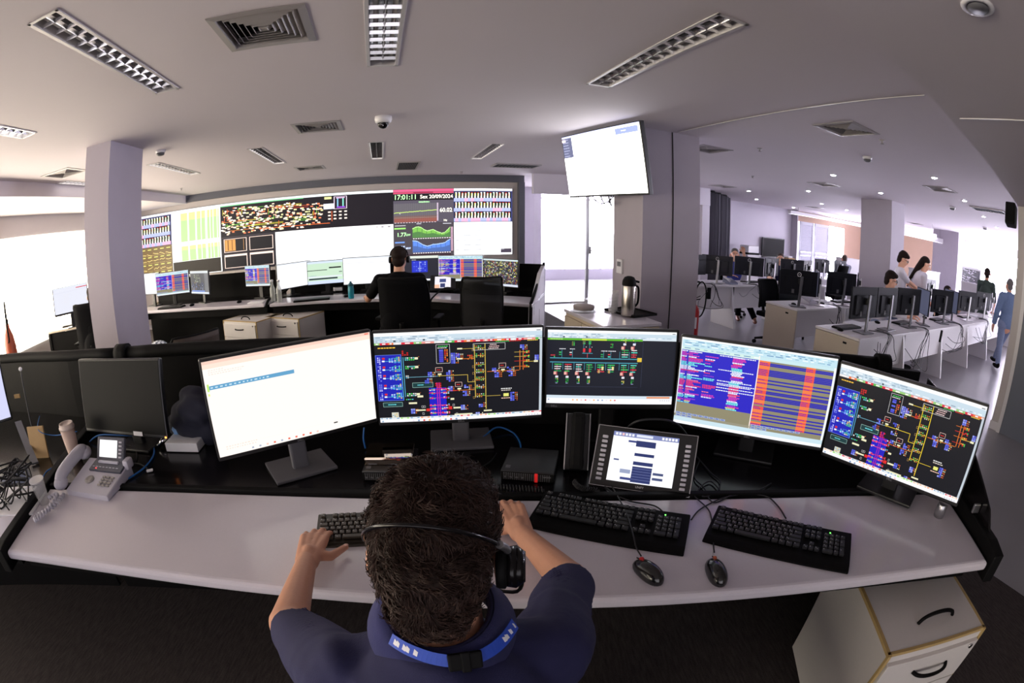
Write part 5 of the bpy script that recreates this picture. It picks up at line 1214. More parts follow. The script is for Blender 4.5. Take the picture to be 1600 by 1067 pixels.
far_console(PXL, (-.35, .94, 0), (-.15, .99, 0), 'far white and black console directly right of the grey left pillar')
nF = Vector((0.08, .99, 0)).normalized()
GF = 'monitors on the far consoles'
def fm(label, xy, yaw, w, h, pic, zc, base=M_MONDARK, scr=None, chin=.012):
    return monitor(label, (xy[0], xy[1], zc), D(yaw), 0, w, h, pic, desk=FZ, chin=chin, bez=.006, top=.006, basecol=base, group=GF, scr=scr, bw=.2, bd=.16)
ws, hs = .54 - .012, .32 - .018
fm('lit far monitor with white page just right of the grey left pillar', (-5.29, 5.47), -8, .54, .32, plain_doc(ws, hs, 31, lines=3), 1.10)
fm('lit far monitor with orange and blue alarm list, left of the pair beside the pillar', (-4.74, 5.42), 22, .56, .33, alarms(.548, .312, 32), 1.085)
fm('lit far monitor with grey desktop picture, right of the pair beside the pillar', (-4.28, 5.52), -22, .54, .33, desktop(.528, .312, 33), 1.055)
fm('small square far monitor with blue alarm list left of the glass bottles', (-3.38, 5.72), -8, .45, .29, alarms(.438, .272, 34), 1.07)
fm('lit far monitor with blank white page right of the glass bottles', (-2.88, 5.9), 60, .58, .34, plain_doc(.568, .322, 35, lines=1), 1.035)
fm('lit far monitor with green spreadsheet', (-2.44, 6.02), 22, .55, .32, spreadsheet(.538, .302, 36), 1.04)
fm('wide lit far monitor with white page behind the teal bottle', (-1.92, 6.16), 12, .65, .37, plain_doc(.638, .352, 37), 1.03)
fm('dark far monitor with blue square, right of the headset man', (-1.22, 6.12), 6, .58, .34, blackblue(.568, .322, 38), 1.04)
fm('lit far monitor with blue and orange alarm lists, second from the right end', (-.64, 5.97), -4, .57, .335, alarms(.558, .317, 39), 1.045)
fm('lit far monitor filled with tiny camera pictures at the right end', (-.15, 5.81), -36, .55, .34, mosaic(.538, .322, 40), 1.005)
# tablet telephone and gooseneck
c = at(690, 458, FZ); t = thing('tablet_telephone', 'far black console telephone with lit touch screen right of the headset man', 'telephone', (c.x, c.y + .12, FZ), D(4))
TM2 = Matrix.Translation((0, 0, .12)) @ Matrix.Rotation(D(-40), 4, 'X')
me = MB().box((0, .012, 0), (.32, .024, .22), None, .005).mesh(); me.transform(TM2); mobj('body', me, M_MONDARK, t)
p = Pic(.2, .17, (240, 236, 246), 50); p.rect(.3, .2, .7, .5, (70, 80, 130)); p.rect(.35, .6, .65, .95, (60, 66, 110)); p.rect(0, .7, .3, 1, (250, 190, 160)); me = p.mesh(); me.transform(TM2 @ Matrix.Translation((0, -.001, 0))); mobj('screen', me, SCR, t)
MB().box((0, .05, .05), (.2, .02, .1), Matrix.Rotation(.5, 4, 'X')).build('foot', M_BLACK, t)
pa, pb = at(673, 474, FZ), at(716, 452, FZ + .08)
tag(MB().tube([pa + UP * .005, pa + UP * .06 + Vector((.02, 0, 0)), (pa + pb) / 2 + UP * .09, pb], 0.009, 8).build('desk_microphone', M_RUBBER), 'black gooseneck microphone lying over the far white worktop', 'microphone')
# bottles, keyboards and small things
def bottle(px, label, h=.27, r=.036):
    c = at(*px, FZ); t = thing('glass_bottle', label, 'bottle', (c.x, c.y, FZ), 0, 'clear glass bottles on the far console')
    MB().lathe([(r * .95, 0), (r, .01), (r, h * .6), (r * .45, h * .78), (r * .42, h * .95)], n=18).build('bottle', M_BOTTLE, t)
    MB().lathe([(r * .5, h * .93), (r * .5, h * 1.02), (.001, h * 1.02)], n=14).build('cap', M_PAPER, t)
bottle((427, 471), 'clear glass bottle on the far console, left one of two'); bottle((437, 472), 'clear glass bottle on the far console, right one of two')
c = at(549, 466, FZ); t = thing('drinking_bottle', 'teal sports bottle on the far worktop left of the headset man', 'bottle', (c.x, c.y, FZ))
MB().lathe([(.034, 0), (.037, .01), (.037, .12), (.033, .135), (.037, .15)], n=20).build('body', M_TEAL, t)
MB().lathe([(.037, .15), (.036, .165), (.02, .185), (.012, .19), (.012, .205), (.001, .205)], n=20).build('cap', mat('dark_teal', (14, 92, 108), .4), t)
def small_kb(px, yaw, label, w=.44):
    c = at(*px, FZ + .01); return keyboard_simple(c, yaw, label, w, FZ, 'keyboards on the far consoles')
def keyboard_simple(c, yaw, label, w, z, group):
    t = thing('keyboard', label, 'keyboard', (c.x, c.y, z), yaw, group)
    MB().box((0, 0, .009), (w, .15, .018), None, .004).build('case', M_BLACK, t)
    mb = MB()
    for j in range(5):
        for i in range(18): mb.box((-w / 2 + .02 + i * (w - .04) / 17, .055 - j * .026, .021), (w / 21, .02, .006))
    mb.build('keys', M_KEY, t)
    return t
small_kb((268, 480), D(8), 'black keyboard on the far left console below the alarm list monitor')
small_kb((487, 468), D(20), 'black keyboard on the far console below the white page and spreadsheet monitors', .46)
def small_mouse(px, label, z=FZ):
    c = at(*px, z); tag(MB().ell((0, 0, .014), (.03, .05, .018)).build('computer_mouse', M_BLACK, None, None, (c.x, c.y, z)), label, 'mouse', 'computer mice far away')
small_mouse((300, 478), 'black mouse on the far left console right of the keyboard'); small_mouse((374, 473), 'black mouse alone on the far left console'); small_mouse((541, 464), 'black mouse left of the teal bottle')
c = at(401, 473, FZ); tag(MB().box((c.x, c.y, FZ + .008), (.22, .14, .015), .2, .004).build('paper_stack', M_PAPER), 'crumpled white papers on the far left console near the divider', 'paper')
c = at(529, 456, FZ); tag(MB().box((c.x, c.y, FZ + .04), (.13, .05, .05), .1, .006).build('small_box', M_SILVER), 'small silver box on the far rear shelf below the wide white monitor', 'box')
c = at(415, 474, FZ); tag(MB().tube([Vector((c.x, c.y, .70)), Vector((c.x + .01, c.y + .1, .80)), Vector((c.x + .05, c.y + .5, .84)), Vector((c.x + .2, c.y + .75, 1.08))], .018, 8).build('console_divider', M_RUBBER), 'black curved divider between the two far consoles', 'divider')
# pedestals under the far desks
def far_ped(pa, pb, label):
    a, b = at(*pa, .6), at(*pb, .6); d = b - a; n = Vector((-d.y, d.x, 0)).normalized(); c = (a + b) / 2 + n * .26
    pedestal(label, (c.x, c.y, .012), math.atan2(d.y, d.x), d.length, .5, .6)
far_ped((348, 502), (399.5, 505), 'far white drawer pedestal, left one of the two under the console divider')
far_ped((413.5, 497), (466, 500), 'far white drawer pedestal, right one of the two under the console divider')
c = at(703, 520, .2); tag(MB().box((c.x, c.y + .1, .29), (.2, .4, .42), .1, .01).build('computer_tower', M_GREYP), 'grey computer tower standing under the far desk right of the headset man', 'computer')
c = at(554, 512, .2); tag(MB().box((c.x, c.y + .2, .25), (.2, .4, .46), 0, .01).build('computer_tower', mat('brown_box', (92, 78, 70), .6)), 'brownish computer tower under the far desk left of the headset man', 'computer')
# ------------------------------------------------------------------ chairs
def office_chair(label, loc, yaw, mesh_m=None, seat_z=.47, back_top=1.05, bw=.46, arms=True, low=False, base_m=None):
    """the sitter faces local +Y"""
    t = thing('office_chair', label, 'chair', loc, yaw, 'black office chairs'); m = mesh_m or M_BLACKC
    MB().box((0, .02, seat_z), (.48, .46, .07), None, .03, seg=3).build('seat', m, t)
    prof = []
    n = 9
    zz = [seat_z + .08 + (back_top - seat_z - .08) * i / n for i in range(n + 1)]
    rows = []
    for i, z in enumerate(zz):
        s = i / n; y = -.24 - .05 * math.sin(s * 3.1) * -1 - .06 * s; w = bw / 2 * (1 - .10 * abs(2 * s - 1) ** 2.5)
        rows.append([Vector((w * x, y - .045 * x * x * -1 * 0 + .05 * x * x, z)) for x in (-1, -.6, -.2, .2, .6, 1)])
    mb = MB(); bm = mb.bm; F = [[bm.verts.new(p) for p in r_] for r_ in rows]; K = [[bm.verts.new(p - Vector((0, .025, 0))) for p in r_] for r_ in rows]
    for i in range(n):
        for k in range(5): bm.faces.new([F[i][k], F[i][k + 1], F[i + 1][k + 1], F[i + 1][k]]); bm.faces.new([K[i][k], K[i + 1][k], K[i + 1][k + 1], K[i][k + 1]])
        for k in (0, 5): bm.faces.new([F[i][k], F[i + 1][k], K[i + 1][k], K[i][k]])
    for i in (0, n):
        for k in range(5): bm.faces.new([F[i][k], F[i][k + 1], K[i][k + 1], K[i][k]])
    mb.build('backrest', m, t, True)
    fr_ = [r[0] for r in rows] + [r[i] for r in (rows[-1],) for i in (1, 2, 3, 4)] + [r[-1] for r in reversed(rows)]
    MB().tube(fr_, .014, 8, sub=2).build('back_frame', M_BLACK, t)
    MB().tube([(0, -.06, seat_z - .05), (0, -.26, seat_z - .02), (0, -.30, seat_z + .2)], .025, 8).build('back_bracket', M_BLACK, t)
    if arms:
        for s in (-1, 1):
            a = MB().tube([(s * .24, .0, seat_z - .03), (s * .30, 0, seat_z), (s * .30, -.02, seat_z + .19)], .018, 8).build('armrest', M_BLACK, t)
            MB().box((s * .30, .0, seat_z + .20), (.07, .26, .03), None, .012).build('arm_pad', M_RUBBER, a)
    MB().cyl((0, 0, .12), (0, 0, seat_z - .03), .028).build('gas_lift', M_BLACK, t)
    mb = MB()
    for k in range(5):
        a = k * 2 * math.pi / 5 + .3; mb.tube([(0, 0, .12), (.15 * math.cos(a), .15 * math.sin(a), .105), (.30 * math.cos(a), .30 * math.sin(a), .075)], .02, 8, rs=(.026, .016))
    mb.build('star_base', base_m or M_BLACK, t)
    for k in range(5):
        a = k * 2 * math.pi / 5 + .3; MB().cyl((.30 * math.cos(a) - .02, .30 * math.sin(a), .03), (.30 * math.cos(a) + .02, .30 * math.sin(a), .03), .029).build('caster', M_BLACK, t)
    return t
CH1 = Vector((-1.03, 4.72, 0.012))
office_chair('big black office chair the headset man sits in', CH1, D(-4), bw=.50, back_top=1.09)
c = far(752, 480, 4.85); office_chair('empty black mesh office chair at the right end of the far console', (c.x, c.y, .012), D(6), mat('black_mesh', (22, 23, 26), .7, alpha=.86), bw=.40, back_top=1.07, arms=False)
c = far(290, 530, 3.9); office_chair('low brownish black office chair behind the near console, right of the grey left pillar', (c.x, c.y, .012), D(60), mat('worn_brown', (74, 62, 54), .6), back_top=far(290, 519, 3.9).z, seat_z=.45, bw=.44)
c = at(248, 536, .55); q = blob([('e', Vector((c.x, c.y, .50)), (.14, .10, .08)), ('e', Vector((c.x + .03, c.y + .02, .30)), (.15, .12, .27))], .014, 2)
mm = bpy.data.materials.new('checked_cloth'); mm.use_nodes = True; ck = mm.node_tree.nodes.new('ShaderNodeTexChecker'); ck.inputs['Scale'].default_value = 28; ck.inputs['Color1'].default_value = rgb(214, 222, 236); ck.inputs['Color2'].default_value = rgb(70, 84, 112)
tcn = mm.node_tree.nodes.new('ShaderNodeTexCoord'); mm.node_tree.links.new(tcn.outputs['Object'], ck.inputs['Vector']); mm.node_tree.links.new(ck.outputs['Color'], mm.node_tree.nodes['Principled BSDF'].inputs['Base Color'])
tag(mobj('checked_bag', q, mm), 'blue and white checked bag standing beside the low chair at the grey left pillar', 'bag')
# ------------------------------------------------------------------ window side desk on the left
lp = [at(75, 519, .74), at(134, 508, .74)]
t = thing('office_desk', 'small light desk in front of the bright long window at the left', 'desk', (0, 0, 0))
d = (lp[1] - lp[0]).normalized(); n = Vector((-d.y, d.x, 0)); q0, q1 = lp[0], lp[0] + d * 1.5
MB().strip([q0, q1], [q0 + n * .7, q1 + n * .7], .71, .74, 0, .006).build('worktop', M_DESKT, t)
MB().strip([q0 + n * .02, q1 + n * .02], [q0 + n * .06, q1 + n * .06], .2, .70).build('modesty_panel', M_BLACK, t)
for s in (0.0, 1.45): MB().strip([q0 + d * s, q0 + d * (s + .04)], [q0 + d * s + n * .68, q0 + d * (s + .04) + n * .68], 0.012, .71).build('leg', M_BLACK, t)
fm('lit monitor with white page and red line in front of the bright long window', (-5.75, 4.12), 54, .58, .37, (lambda p: (p.rect(.68, .1, 1, .13, (214, 40, 60)), p)[1])(plain_doc(.556, .34, 41, (226, 228, 240), 7)), 1.135, chin=.03)
c = lp[0] + d * .42 + n * .22; keyboard_simple(Vector((c.x, c.y, .74)), math.atan2(d.y, d.x), 'black keyboard on the window desk at the left', .4, .74, 'keyboards on the far consoles')
c = lp[0] + d * .75 + n * .2; tag(MB().box((c.x, c.y, .745), (.21, .3, .01), .4, .002).build('paper_sheet', M_PAPER), 'white paper sheet on the window desk at the left', 'paper')
# ------------------------------------------------------------------ fire extinguishers
def extinguisher(label, loc, body, h=.5, r=.075, hose=1.0, yaw=0):
    t = thing('fire_extinguisher', label, 'fire extinguisher', loc, yaw, 'fire extinguishers')
    MB().lathe([(r * .9, 0), (r, .02), (r, h * .78), (r * .8, h * .88), (r * .35, h * .96), (r * .3, h)], n=24).build('cylinder', body, t)
    mb = MB(); mb.cyl((0, 0, h), (0, 0, h + .05), .02, n=12); mb.box((.03, 0, h + .055), (.11, .022, .014), Matrix.Rotation(-.2, 4, 'Y'), .004); mb.box((.035, 0, h + .085), (.11, .022, .010), Matrix.Rotation(-.5, 4, 'Y'), .004); mb.build('valve', M_RUBBER, t)
    k = hose
    MB().tube([(-.02, 0, h + .03), (.02 * k, 0, h + .22 * k), (.09 * k, 0, h + .30 * k), (.15 * k, 0, h + .20 * k), (.15 * k, 0, h - .02), (.11 * k, 0, h - .16), (.06, -.02, h - .2)], .011, 8, sub=6).build('hose', M_RUBBER, t)
    MB().box((0, -r - .001, h * .5), (r * 1.2, .004, h * .3), None, .001).build('label', M_PAPER, t)
    return t
c = far(13, 520, 6.0); zt = far(14, 503, 6.0).z
extinguisher('faded red fire extinguisher in front of the bright long window at the left edge', (c.x, c.y, .012), M_ORANGE, h=zt - .03, r=.085, hose=.8, yaw=D(-30))
c = far(1083.5, 500, 7.0)
extinguisher('red fire extinguisher with black hose beside the grey middle pillar', (c.x, c.y, 0), M_RED, h=.55, r=.08, hose=1.05, yaw=D(-20))
# ------------------------------------------------------------------ counter beside the middle pillar
CZ = .78
ca, cb, cc = at(943, 510, CZ), at(881, 482, CZ), at(1018, 495, CZ)
e_u = Vector((cb.x - ca.x, cb.y - ca.y, 0)).normalized(); e_v = Vector((e_u.y, -e_u.x, 0)); du = (cb - ca).length; dv = .58
yw = math.atan2(e_v.y, e_v.x); ctr = ca + e_u * du / 2 + e_v * dv / 2
t = thing('counter_cabinet', 'beige counter cabinet with white top in front of the grey middle pillar', 'cabinet', (ctr.x, ctr.y, 0), yw)
MB().box((0, 0, CZ - .015), (dv, du, .03), None, .006).build('top', M_DESK, t)
MB().box((0, 0, CZ / 2 - .01), (dv - .03, du - .03, CZ - .05), None, .004).build('body', M_BEIGE, t)
for s in (-1, 1):
    dr = MB().box((-dv / 2 + .006, s * du * .235, CZ / 2 - .01), (.02, du * .455, CZ - .1), None, .003).build('door', M_BEIGE, t)
    MB().box((-dv / 2 - .012, s * .05, CZ - .16), (.02, .014, .1), None, .004).build('handle', M_BLACK, dr)
tc = at(985, 489, CZ); t = thing('tray', 'black serving tray under the steel thermos', 'tray', (tc.x, tc.y, CZ), yw + .2)
mb = MB(); mb.box((0, 0, .005), (.30, .42, .01), None, .003)
for s in (-1, 1): mb.box((s * .15, 0, .012), (.012, .42, .022), None, .003); mb.box((0, s * .21, .012), (.30, .012, .022), None, .003)
mb.build('tray', M_BLACK, t)
c = at(981, 493, CZ + .01); t = thing('thermos', 'tall brushed steel thermos with black pump lid', 'thermos', (c.x, c.y, CZ + .011), yw)
MB().lathe([(.062, 0), (.064, .01), (.064, .27), (.058, .285)], n=28).build('body', mat('brushed_steel', (176, 170, 164), .25, .95, var=.08, vscale=30), t)
mb = MB(); mb.lathe([(.064, .275), (.066, .285), (.062, .32), (.045, .35), (.02, .36), (.001, .36)], n=24); mb.box((.06, 0, .315), (.09, .03, .02), Matrix.Rotation(.25, 4, 'Y'), .006); mb.build('lid', M_RUBBER, t)
MB().tube([(.06, 0, .27), (.10, 0, .25), (.10, 0, .12), (.066, 0, .08)], .010, 8).build('handle', M_RUBBER, t)
for i, (dx, dy) in enumerate(((0, 0), (.07, .03))):
    c = at(955 + i * 5, 490 - i * 2, CZ + .01); t = thing('cup_stack', ('front' if i == 0 else 'rear') + ' stack of white plastic cups left of the thermos', 'cups', (c.x, c.y, CZ + .011), 0, 'stacks of plastic cups')
    mb = MB()
    for k in range(0, 9, 2): mb.lathe([(.026, k * .016), (.036, .075 + k * .016), (.0365, .078 + k * .016), (.034, .078 + k * .016)] , n=16)
    bpy_o = mb.build('cups', M_PLASTIC, t)
    mb = MB(); mb.lathe([(.020, .0), (.028, .12), (.001, .12)], n=16); mb.build('inner_cups', M_PLASTIC, t)
c = at(912, 486, CZ); t = thing('cake_box', 'clear plastic cake box with brown cake on the counter', 'food box', (c.x, c.y, CZ), yw)
MB().lathe([(.13, 0), (.14, .015), (.14, .02), (.001, .02)], n=28).build('base', M_PLASTIC, t)
MB().lathe([(.138, .02), (.125, .105), (.11, .115), (.001, .115)], n=28).build('lid', M_PLASTIC, t)
MB().lathe([(.10, .02), (.105, .05), (.09, .06), (.001, .06)], n=24).build('cake', mat('cake_brown', (128, 112, 108), .8, var=.3, vscale=30), t)
# thermostat on the pillar side
nP1 = tuple(-E1); kP1 = -PC[0]
c = on(970, 416, nP1, kP1) - E1 * .012; t = thing('thermostat', 'white thermostat with grey display on the side of the middle pillar', 'thermostat', c, AX)
MB().box((0, 0, 0), (.024, .12, .15), None, .006).build('case', M_WHITE, t); MB().box((-.013, .0, .025), (.003, .075, .05)).build('display', M_GREYP, t)
# ------------------------------------------------------------------ hanging television
TVs = 1.30; tvc = Vector((.669 * TVs, 3.614 * TVs, 1.6 + (2.143 - 1.66) * TVs)); tw, th_ = .95 * TVs, .526 * TVs
t = thing('television', 'large television with bright white page hanging on the grey middle pillar below the ceiling', 'television', tvc, D(-61.5))
TVM = Matrix.Rotation(D(9.2), 4, 'X')
me = MB().box((0, .028, 0), (tw, .055, th_), None, .008).mesh(); me.transform(TVM); mobj('housing', me, M_MONDARK, t)
p = Pic(tw - .024, th_ - .03, (255, 254, 255), 61)
p.rect(.0, .03, .14, .36, (62, 64, 84)); p.rect(0, 0, 1, .03, (150, 152, 190)); p.rect(.72, .04, .98, .13, (96, 104, 170)); p.text(.79, .085, 4, (220, 224, 246), .01); p.rect(0, .05, .05, .09, (240, 200, 210))
for k in range(7): p.text(.01, .06 + k * .045, 5, (110, 112, 132), .012)
for k in range(22): p.text(.36 + p.r.uniform(-.03, .03), .14 + k * .034, p.r.randint(5, 18), (176, 176, 186), .009, .5)
me = p.mesh(); me.transform(TVM @ Matrix.Translation((0, -.001, .004))); mobj('screen', me, SCRTV, t)
mb = MB(); mb.box((0, .10, 0), (.5, .09, .34), None, .01); me = mb.mesh(); me.transform(TVM); mobj('rear_cover', me, M_BLACK, t)
MB().box((.1, .22, -.02), (.10, .24, .16), None, .01).build('wall_mount', M_BLACK, t)
for i in range(3):
    a, b = on(922 + i * 14, 307, nP1, kP1 + .12), on(962 - i * 6, 309, nP1, kP1 + .12)
    m_ = on(938 + i * 9, 318 + i * 2, nP1, kP1 + .12)
    cable('black cable hanging in loops under the television', [a + UP * .05, a.lerp(m_, .5), m_, m_.lerp(b, .6) - UP * .01, b + UP * .05], .006, group='cables under the television', name='hanging_cable')
# speaker on the right wall end
c = far(1580, 336, 5.75); t = thing('wall_speaker', 'small black speaker high on the right wall end', 'speaker', c, AX)
MB().box((0, 0, 0), (.16, .14, .24), Matrix.Rotation(.25, 4, 'Y'), .02).build('box', M_RUBBER, t); MB().box((.1, 0, .03), (.14, .04, .05), None, .008).build('bracket', M_BLACK, t)
# ================================================================== OFFICE ON THE RIGHT
def office_desk(label, s0, v0, w, d, near_end=False, far_leg=True, z=.74, group='white office desks in rows', nm='office_desk'):
    """unit of a desk row in room coordinates: starts at u = s0, front edge at v = v0"""
    t = thing(nm, label, 'desk', RM(s0 + w / 2, v0 + d / 2, 0), AX, group)
    MB().box((0, 0, z - .0125), (w - .004, d, .025), None, .003).build('worktop', M_DESKW, t)
    MB().box((0, -d / 2 + .16, z - .22), (w - .06, .018, .38), None, .002).build('modesty_panel', M_DESKW, t)
    if near_end:
        MB().box((-w / 2 + .014, 0, (z - .03) / 2), (.025, d - .02, z - .03), None, .002).build('end_panel', M_DESKT, t)
        lp = MB().box((-w / 2 + .0, -.12, z - .08), (.004, .05, .02)).build('cable_hole', M_BLACK, t)
    if far_leg:
        prof = [(-d / 2 + .02, 0.0), (d / 2 - .02, 0.0), (d / 2 - .02, z - .03), (-d / 2 + .16, z - .03)]
        MB().prism(prof, w / 2 - .05, w / 2 - .01, Matrix.Rotation(math.pi / 2, 4, 'Z') @ Matrix.Rotation(math.pi / 2, 4, 'X'), 0, .003).build('leg', M_DESKW, t)
    return t
UV = lambda x, y: (E1.dot(Vector((x, y, 0))), E2.dot(Vector((x, y, 0))))
u0, v0 = 4.11, 2.545
ORD = ['nearest', 'second', 'third', 'fourth', 'fifth', 'sixth', 'seventh']
for k in range(6):
    office_desk(f'long white desk row nearest the aisle, {ORD[k]} desk from the near tan end', u0 + k * 1.4, v0, 1.4, .62, k == 0)
u1, v1 = 4.74, 3.99
for k in range(5):
    office_desk(f'white desk of the middle office row, {ORD[k]} from its tan end panel', u1 + k * 1.4, v1, 1.4, .6, k == 0)
u2, v2 = UV(2.45, 6.9)
for k in range(3):
    office_desk(f'white desk of the rear office row, {ORD[k]} from the middle pillar', u2 + k * 1.35, v2, 1.35, .7, False)
office_desk('white office desk far back by the shutters', UV(7.0, 9.3)[0], UV(7.0, 9.3)[1], 2.4, .7)
# monitors seen from behind
def back_monitor(label, xy, yaw, w=.54, h=.325, z=.74, zc=1.045, tone=None, logo=True, neckm=None):
    """the back of the panel faces local -Y"""
    t = thing('monitor', label, 'monitor', (xy[0], xy[1], z), D(yaw), 'office monitors seen from behind')
    c = zc - z; m = tone or M_MONBACK
    mb = MB(); mb.box((0, .0, c), (w, .022, h), None, .006); mb.box((0, -.016, c - .02), (w * .72, .02, h * .62), None, .009); mb.build('housing', m, t)
    p = Pic(w - .012, h - .018, (70, 74, 96), 3); me = p.mesh(); me.transform(Matrix.Translation((0, .012, c)) @ Matrix.Rotation(math.pi, 4, 'Z')); mobj('screen', me, SCRDIM, t)
    MB().box((.02, -.06, c / 2 + .04), (.04, .02, c + .10), Matrix.Rotation(.05, 4, 'Y'), .005).build('stand_neck', neckm or M_SILVER, t)
    MB().box((.02, -.035, c + .02), (.07, .05, .07), None, .006).build('stand_hinge', M_MONDARK, t)
    MB().box((0, -.04, .006), (.22, .17, .012), None, .004).build('stand_base', neckm or M_SILVER, t)
    mb = MB()
    for x in (-.1, .12): mb.box((x, -.028, c - h * .36), (.05, .006, .04))
    mb.build('ports', M_MONDARK, t) if False else None
    MB().box((-.08, -.028, c - h * .34), (.035, .004, .05)).build('sticker', M_GREYP, t)
    if logo:
        lg = MB(); n = 24
        lg.tube([(.026 * math.cos(2 * math.pi * k / n), 0, .026 * math.sin(2 * math.pi * k / n)) for k in range(n + 1)], .0042, 6, sub=1)
        o = lg.build('logo', mat('logo_white', (226, 226, 232), .4), t, None, (0, -.0275 if h * .31 > .09 else -.012, c + h * .33)); o.location.y = -.0135
        me = text_mesh('DELL', .012, .0004, True); me.transform(Matrix.Rotation(math.pi / 2, 4, 'X')); mo = mobj('logo_letters', me, MATS['logo_white'], o); mo.location = (0, -.0005, 0)
    return t
MB_STD = M_MONBACK; MB_DK = mat('monitor_back_dark', (26, 27, 34), .6, 0, spec=.1, var=.06, vscale=12); NK = mat('grey_stand', (92, 92, 98), .35, .6)  # two monitor back tones, the second darker and less glossy
proto = {}
def bm_(label, xy, yaw, dark=False, logo=True, zc=1.045):
    k = (dark, logo, zc)
    if k not in proto:
        proto[k] = back_monitor(label, xy, yaw, tone=MB_DK if dark else MB_STD, neckm=NK if dark else M_SILVER, logo=logo, zc=zc); return proto[k]
    return dup(proto[k], (xy[0], xy[1], .74), D(yaw), label)
bm_('dark monitor back at the near end of the aisle desk row, first from the left', (3.59, 3.86), 14, True, False)
bm_('dark monitor back second from the aisle row near end, below the boy with glasses', (4.13, 4.01), 16, True, False)
bm_('dark monitor back on the aisle desk row, third from its near end', (4.76, 4.19), 4, True, False)
bm_('aisle row monitor turned sideways, peeping out beside the third one', (5.28, 4.36), 62, True, False)
bm_('dark monitor back on the aisle desk row, just right of the far pillar foot', (6.01, 4.53), -6, True, False)
bm_('monitor edge on the aisle desk row next to the far pillar', (6.5, 4.7), 64, True, False)
bm_('bluish monitor back on the aisle desk row below the tilted black and white picture', (7.28, 4.87), -8, False, False)
bm_('pale monitor back with ring logo on the aisle row, near the denim man', (8.42, 5.19), -6)
bm_('monitor back at the far end of the aisle desk row, beside the denim man', (9.15, 5.4), 30)
bm_('dark monitor back with ring logo at the near end of the middle desk row', (3.67, 5.33), -22, True, True)
bm_('monitor turned edge on behind the first one of the middle desk row', (4.12, 5.5), 58)
bm_('dark monitor back on the middle desk row, left of the near office pillar', (4.70, 5.62), -10, True, False)
bm_('monitor back edge on the middle desk row, just left of the near office pillar', (5.22, 5.82), 48)
bm_('monitor back on the rear desk row touching the middle pillar', (2.88, 7.26), 20)
bm_('monitor back with ring logo on the rear desk row, left of the grey haired man', (3.37, 7.40), -32)
bm_('monitor back with ring logo on the rear desk row, right of the grey haired man', (4.10, 7.60), -26)
bm_('monitor back on the rear desk row beside the man with the visible face', (4.68, 7.76), 30)
bm_('monitor back half hidden behind the first middle row screen, below the shutters', (5.30, 7.98), -5)
bm_('monitor back beside the shutters foot, turned to the left', (5.78, 8.1), 35)
bm_('far monitor back with ring logo below the right shutter', (7.28, 9.55), 8)
bm_('far monitor back just left of the near office pillar', (8.05, 9.75), 14)
bm_('bluish monitor back between the boy in white and the long haired woman', (7.35, 6.35), 4)
bm_('monitor back right of the long haired woman, left of the far pillar', (8.25, 6.62), 14)
bm_('monitor seen edge on between the boy with glasses and the boy in white', (6.35, 6.0), 70)
# keyboards, papers and cables on the office desks
def on_row(s, off, row): u_, v_ = {'a': (u0, v0), 'm': (u1, v1), 'r': (u2, v2)}[row]; return RM(u_ + s, v_ + off, .74)
r = random.Random(12)
for i, (s, off, row, lab) in enumerate(((.35, .42, 'a', 'black keyboard on the aisle desk row below the first monitor'), (1.75, .40, 'a', 'black keyboard on the aisle desk row below the third monitor'), (3.1, .40, 'a', 'black keyboard on the aisle desk row below the fourth monitor'), (4.6, .40, 'a', 'black keyboard on the aisle desk row below the bluish monitor'), (.75, .36, 'm', 'black keyboard at the near end of the middle desk row'), (1.6, .4, 'm', 'black keyboard of the middle desk row right of the first stand'), (.55, .42, 'r', 'black keyboard on the rear desk row left of the grey haired man'), (2.0, .42, 'r', 'black keyboard on the rear desk row before the black chair'))):
    p = on_row(s, off, row); keyboard_simple(p, AX + r.uniform(-.15, .15), lab, .42, .74, 'keyboards on the office desks')
for i, (s, off, row, lab) in enumerate(((.10, .34, 'a', 'black mouse near the tan end of the aisle desk row'), (1.2, .5, 'a', 'black mouse on the aisle desk row between the second and third monitors'), (2.9, .55, 'a', 'black mouse on the aisle desk row beside the fourth monitor'), (.22, .26, 'm', 'black mouse at the near end of the middle desk row'))):
    p = on_row(s, off, row); tag(MB().ell((0, 0, .014), (.03, .05, .018)).build('computer_mouse', M_BLACK, None, None, p), lab, 'mouse', 'computer mice far away')
for i, (s, off, row, lab) in enumerate(((.72, .55, 'a', 'white papers on the aisle desk row behind the first monitors'), (2.2, .55, 'a', 'white papers on the aisle desk row behind the third monitor'), (3.8, .5, 'a', 'white papers on the aisle desk row behind the fourth monitor'), (5.3, .45, 'a', 'white papers far down the aisle desk row'), (1.1, .5, 'm', 'white papers on the middle desk row'), (1.15, .35, 'r', 'white papers on the rear desk row before the grey haired man'))):
    p = on_row(s, off, row); t = thing('paper_stack', lab, 'paper', p, AX + r.uniform(-.4, .4), 'papers on the office desks'); MB().box((0, 0, .008), (.30, .21, .014), None, .002).build('sheets', M_PAPER, t)
p = on_row(1.32, .22, 'r'); t = thing('desk_telephone', 'grey desk telephone on the rear office row before the grey haired man', 'telephone', p, AX); MB().prism([(-.1, 0), (.1, 0), (.1, .09), (-.1, .03)], -.1, .1, Matrix.Rotation(math.pi / 2, 4, 'Z') @ Matrix.Rotation(math.pi / 2, 4, 'X'), 0, .008).build('base', mat('slate_phone', (120, 124, 146), .4), t); MB().tube([(-.08, -.08, .06), (-.085, 0, .09), (-.08, .09, .11)], .02, 8).build('handset', M_PHONE, t)
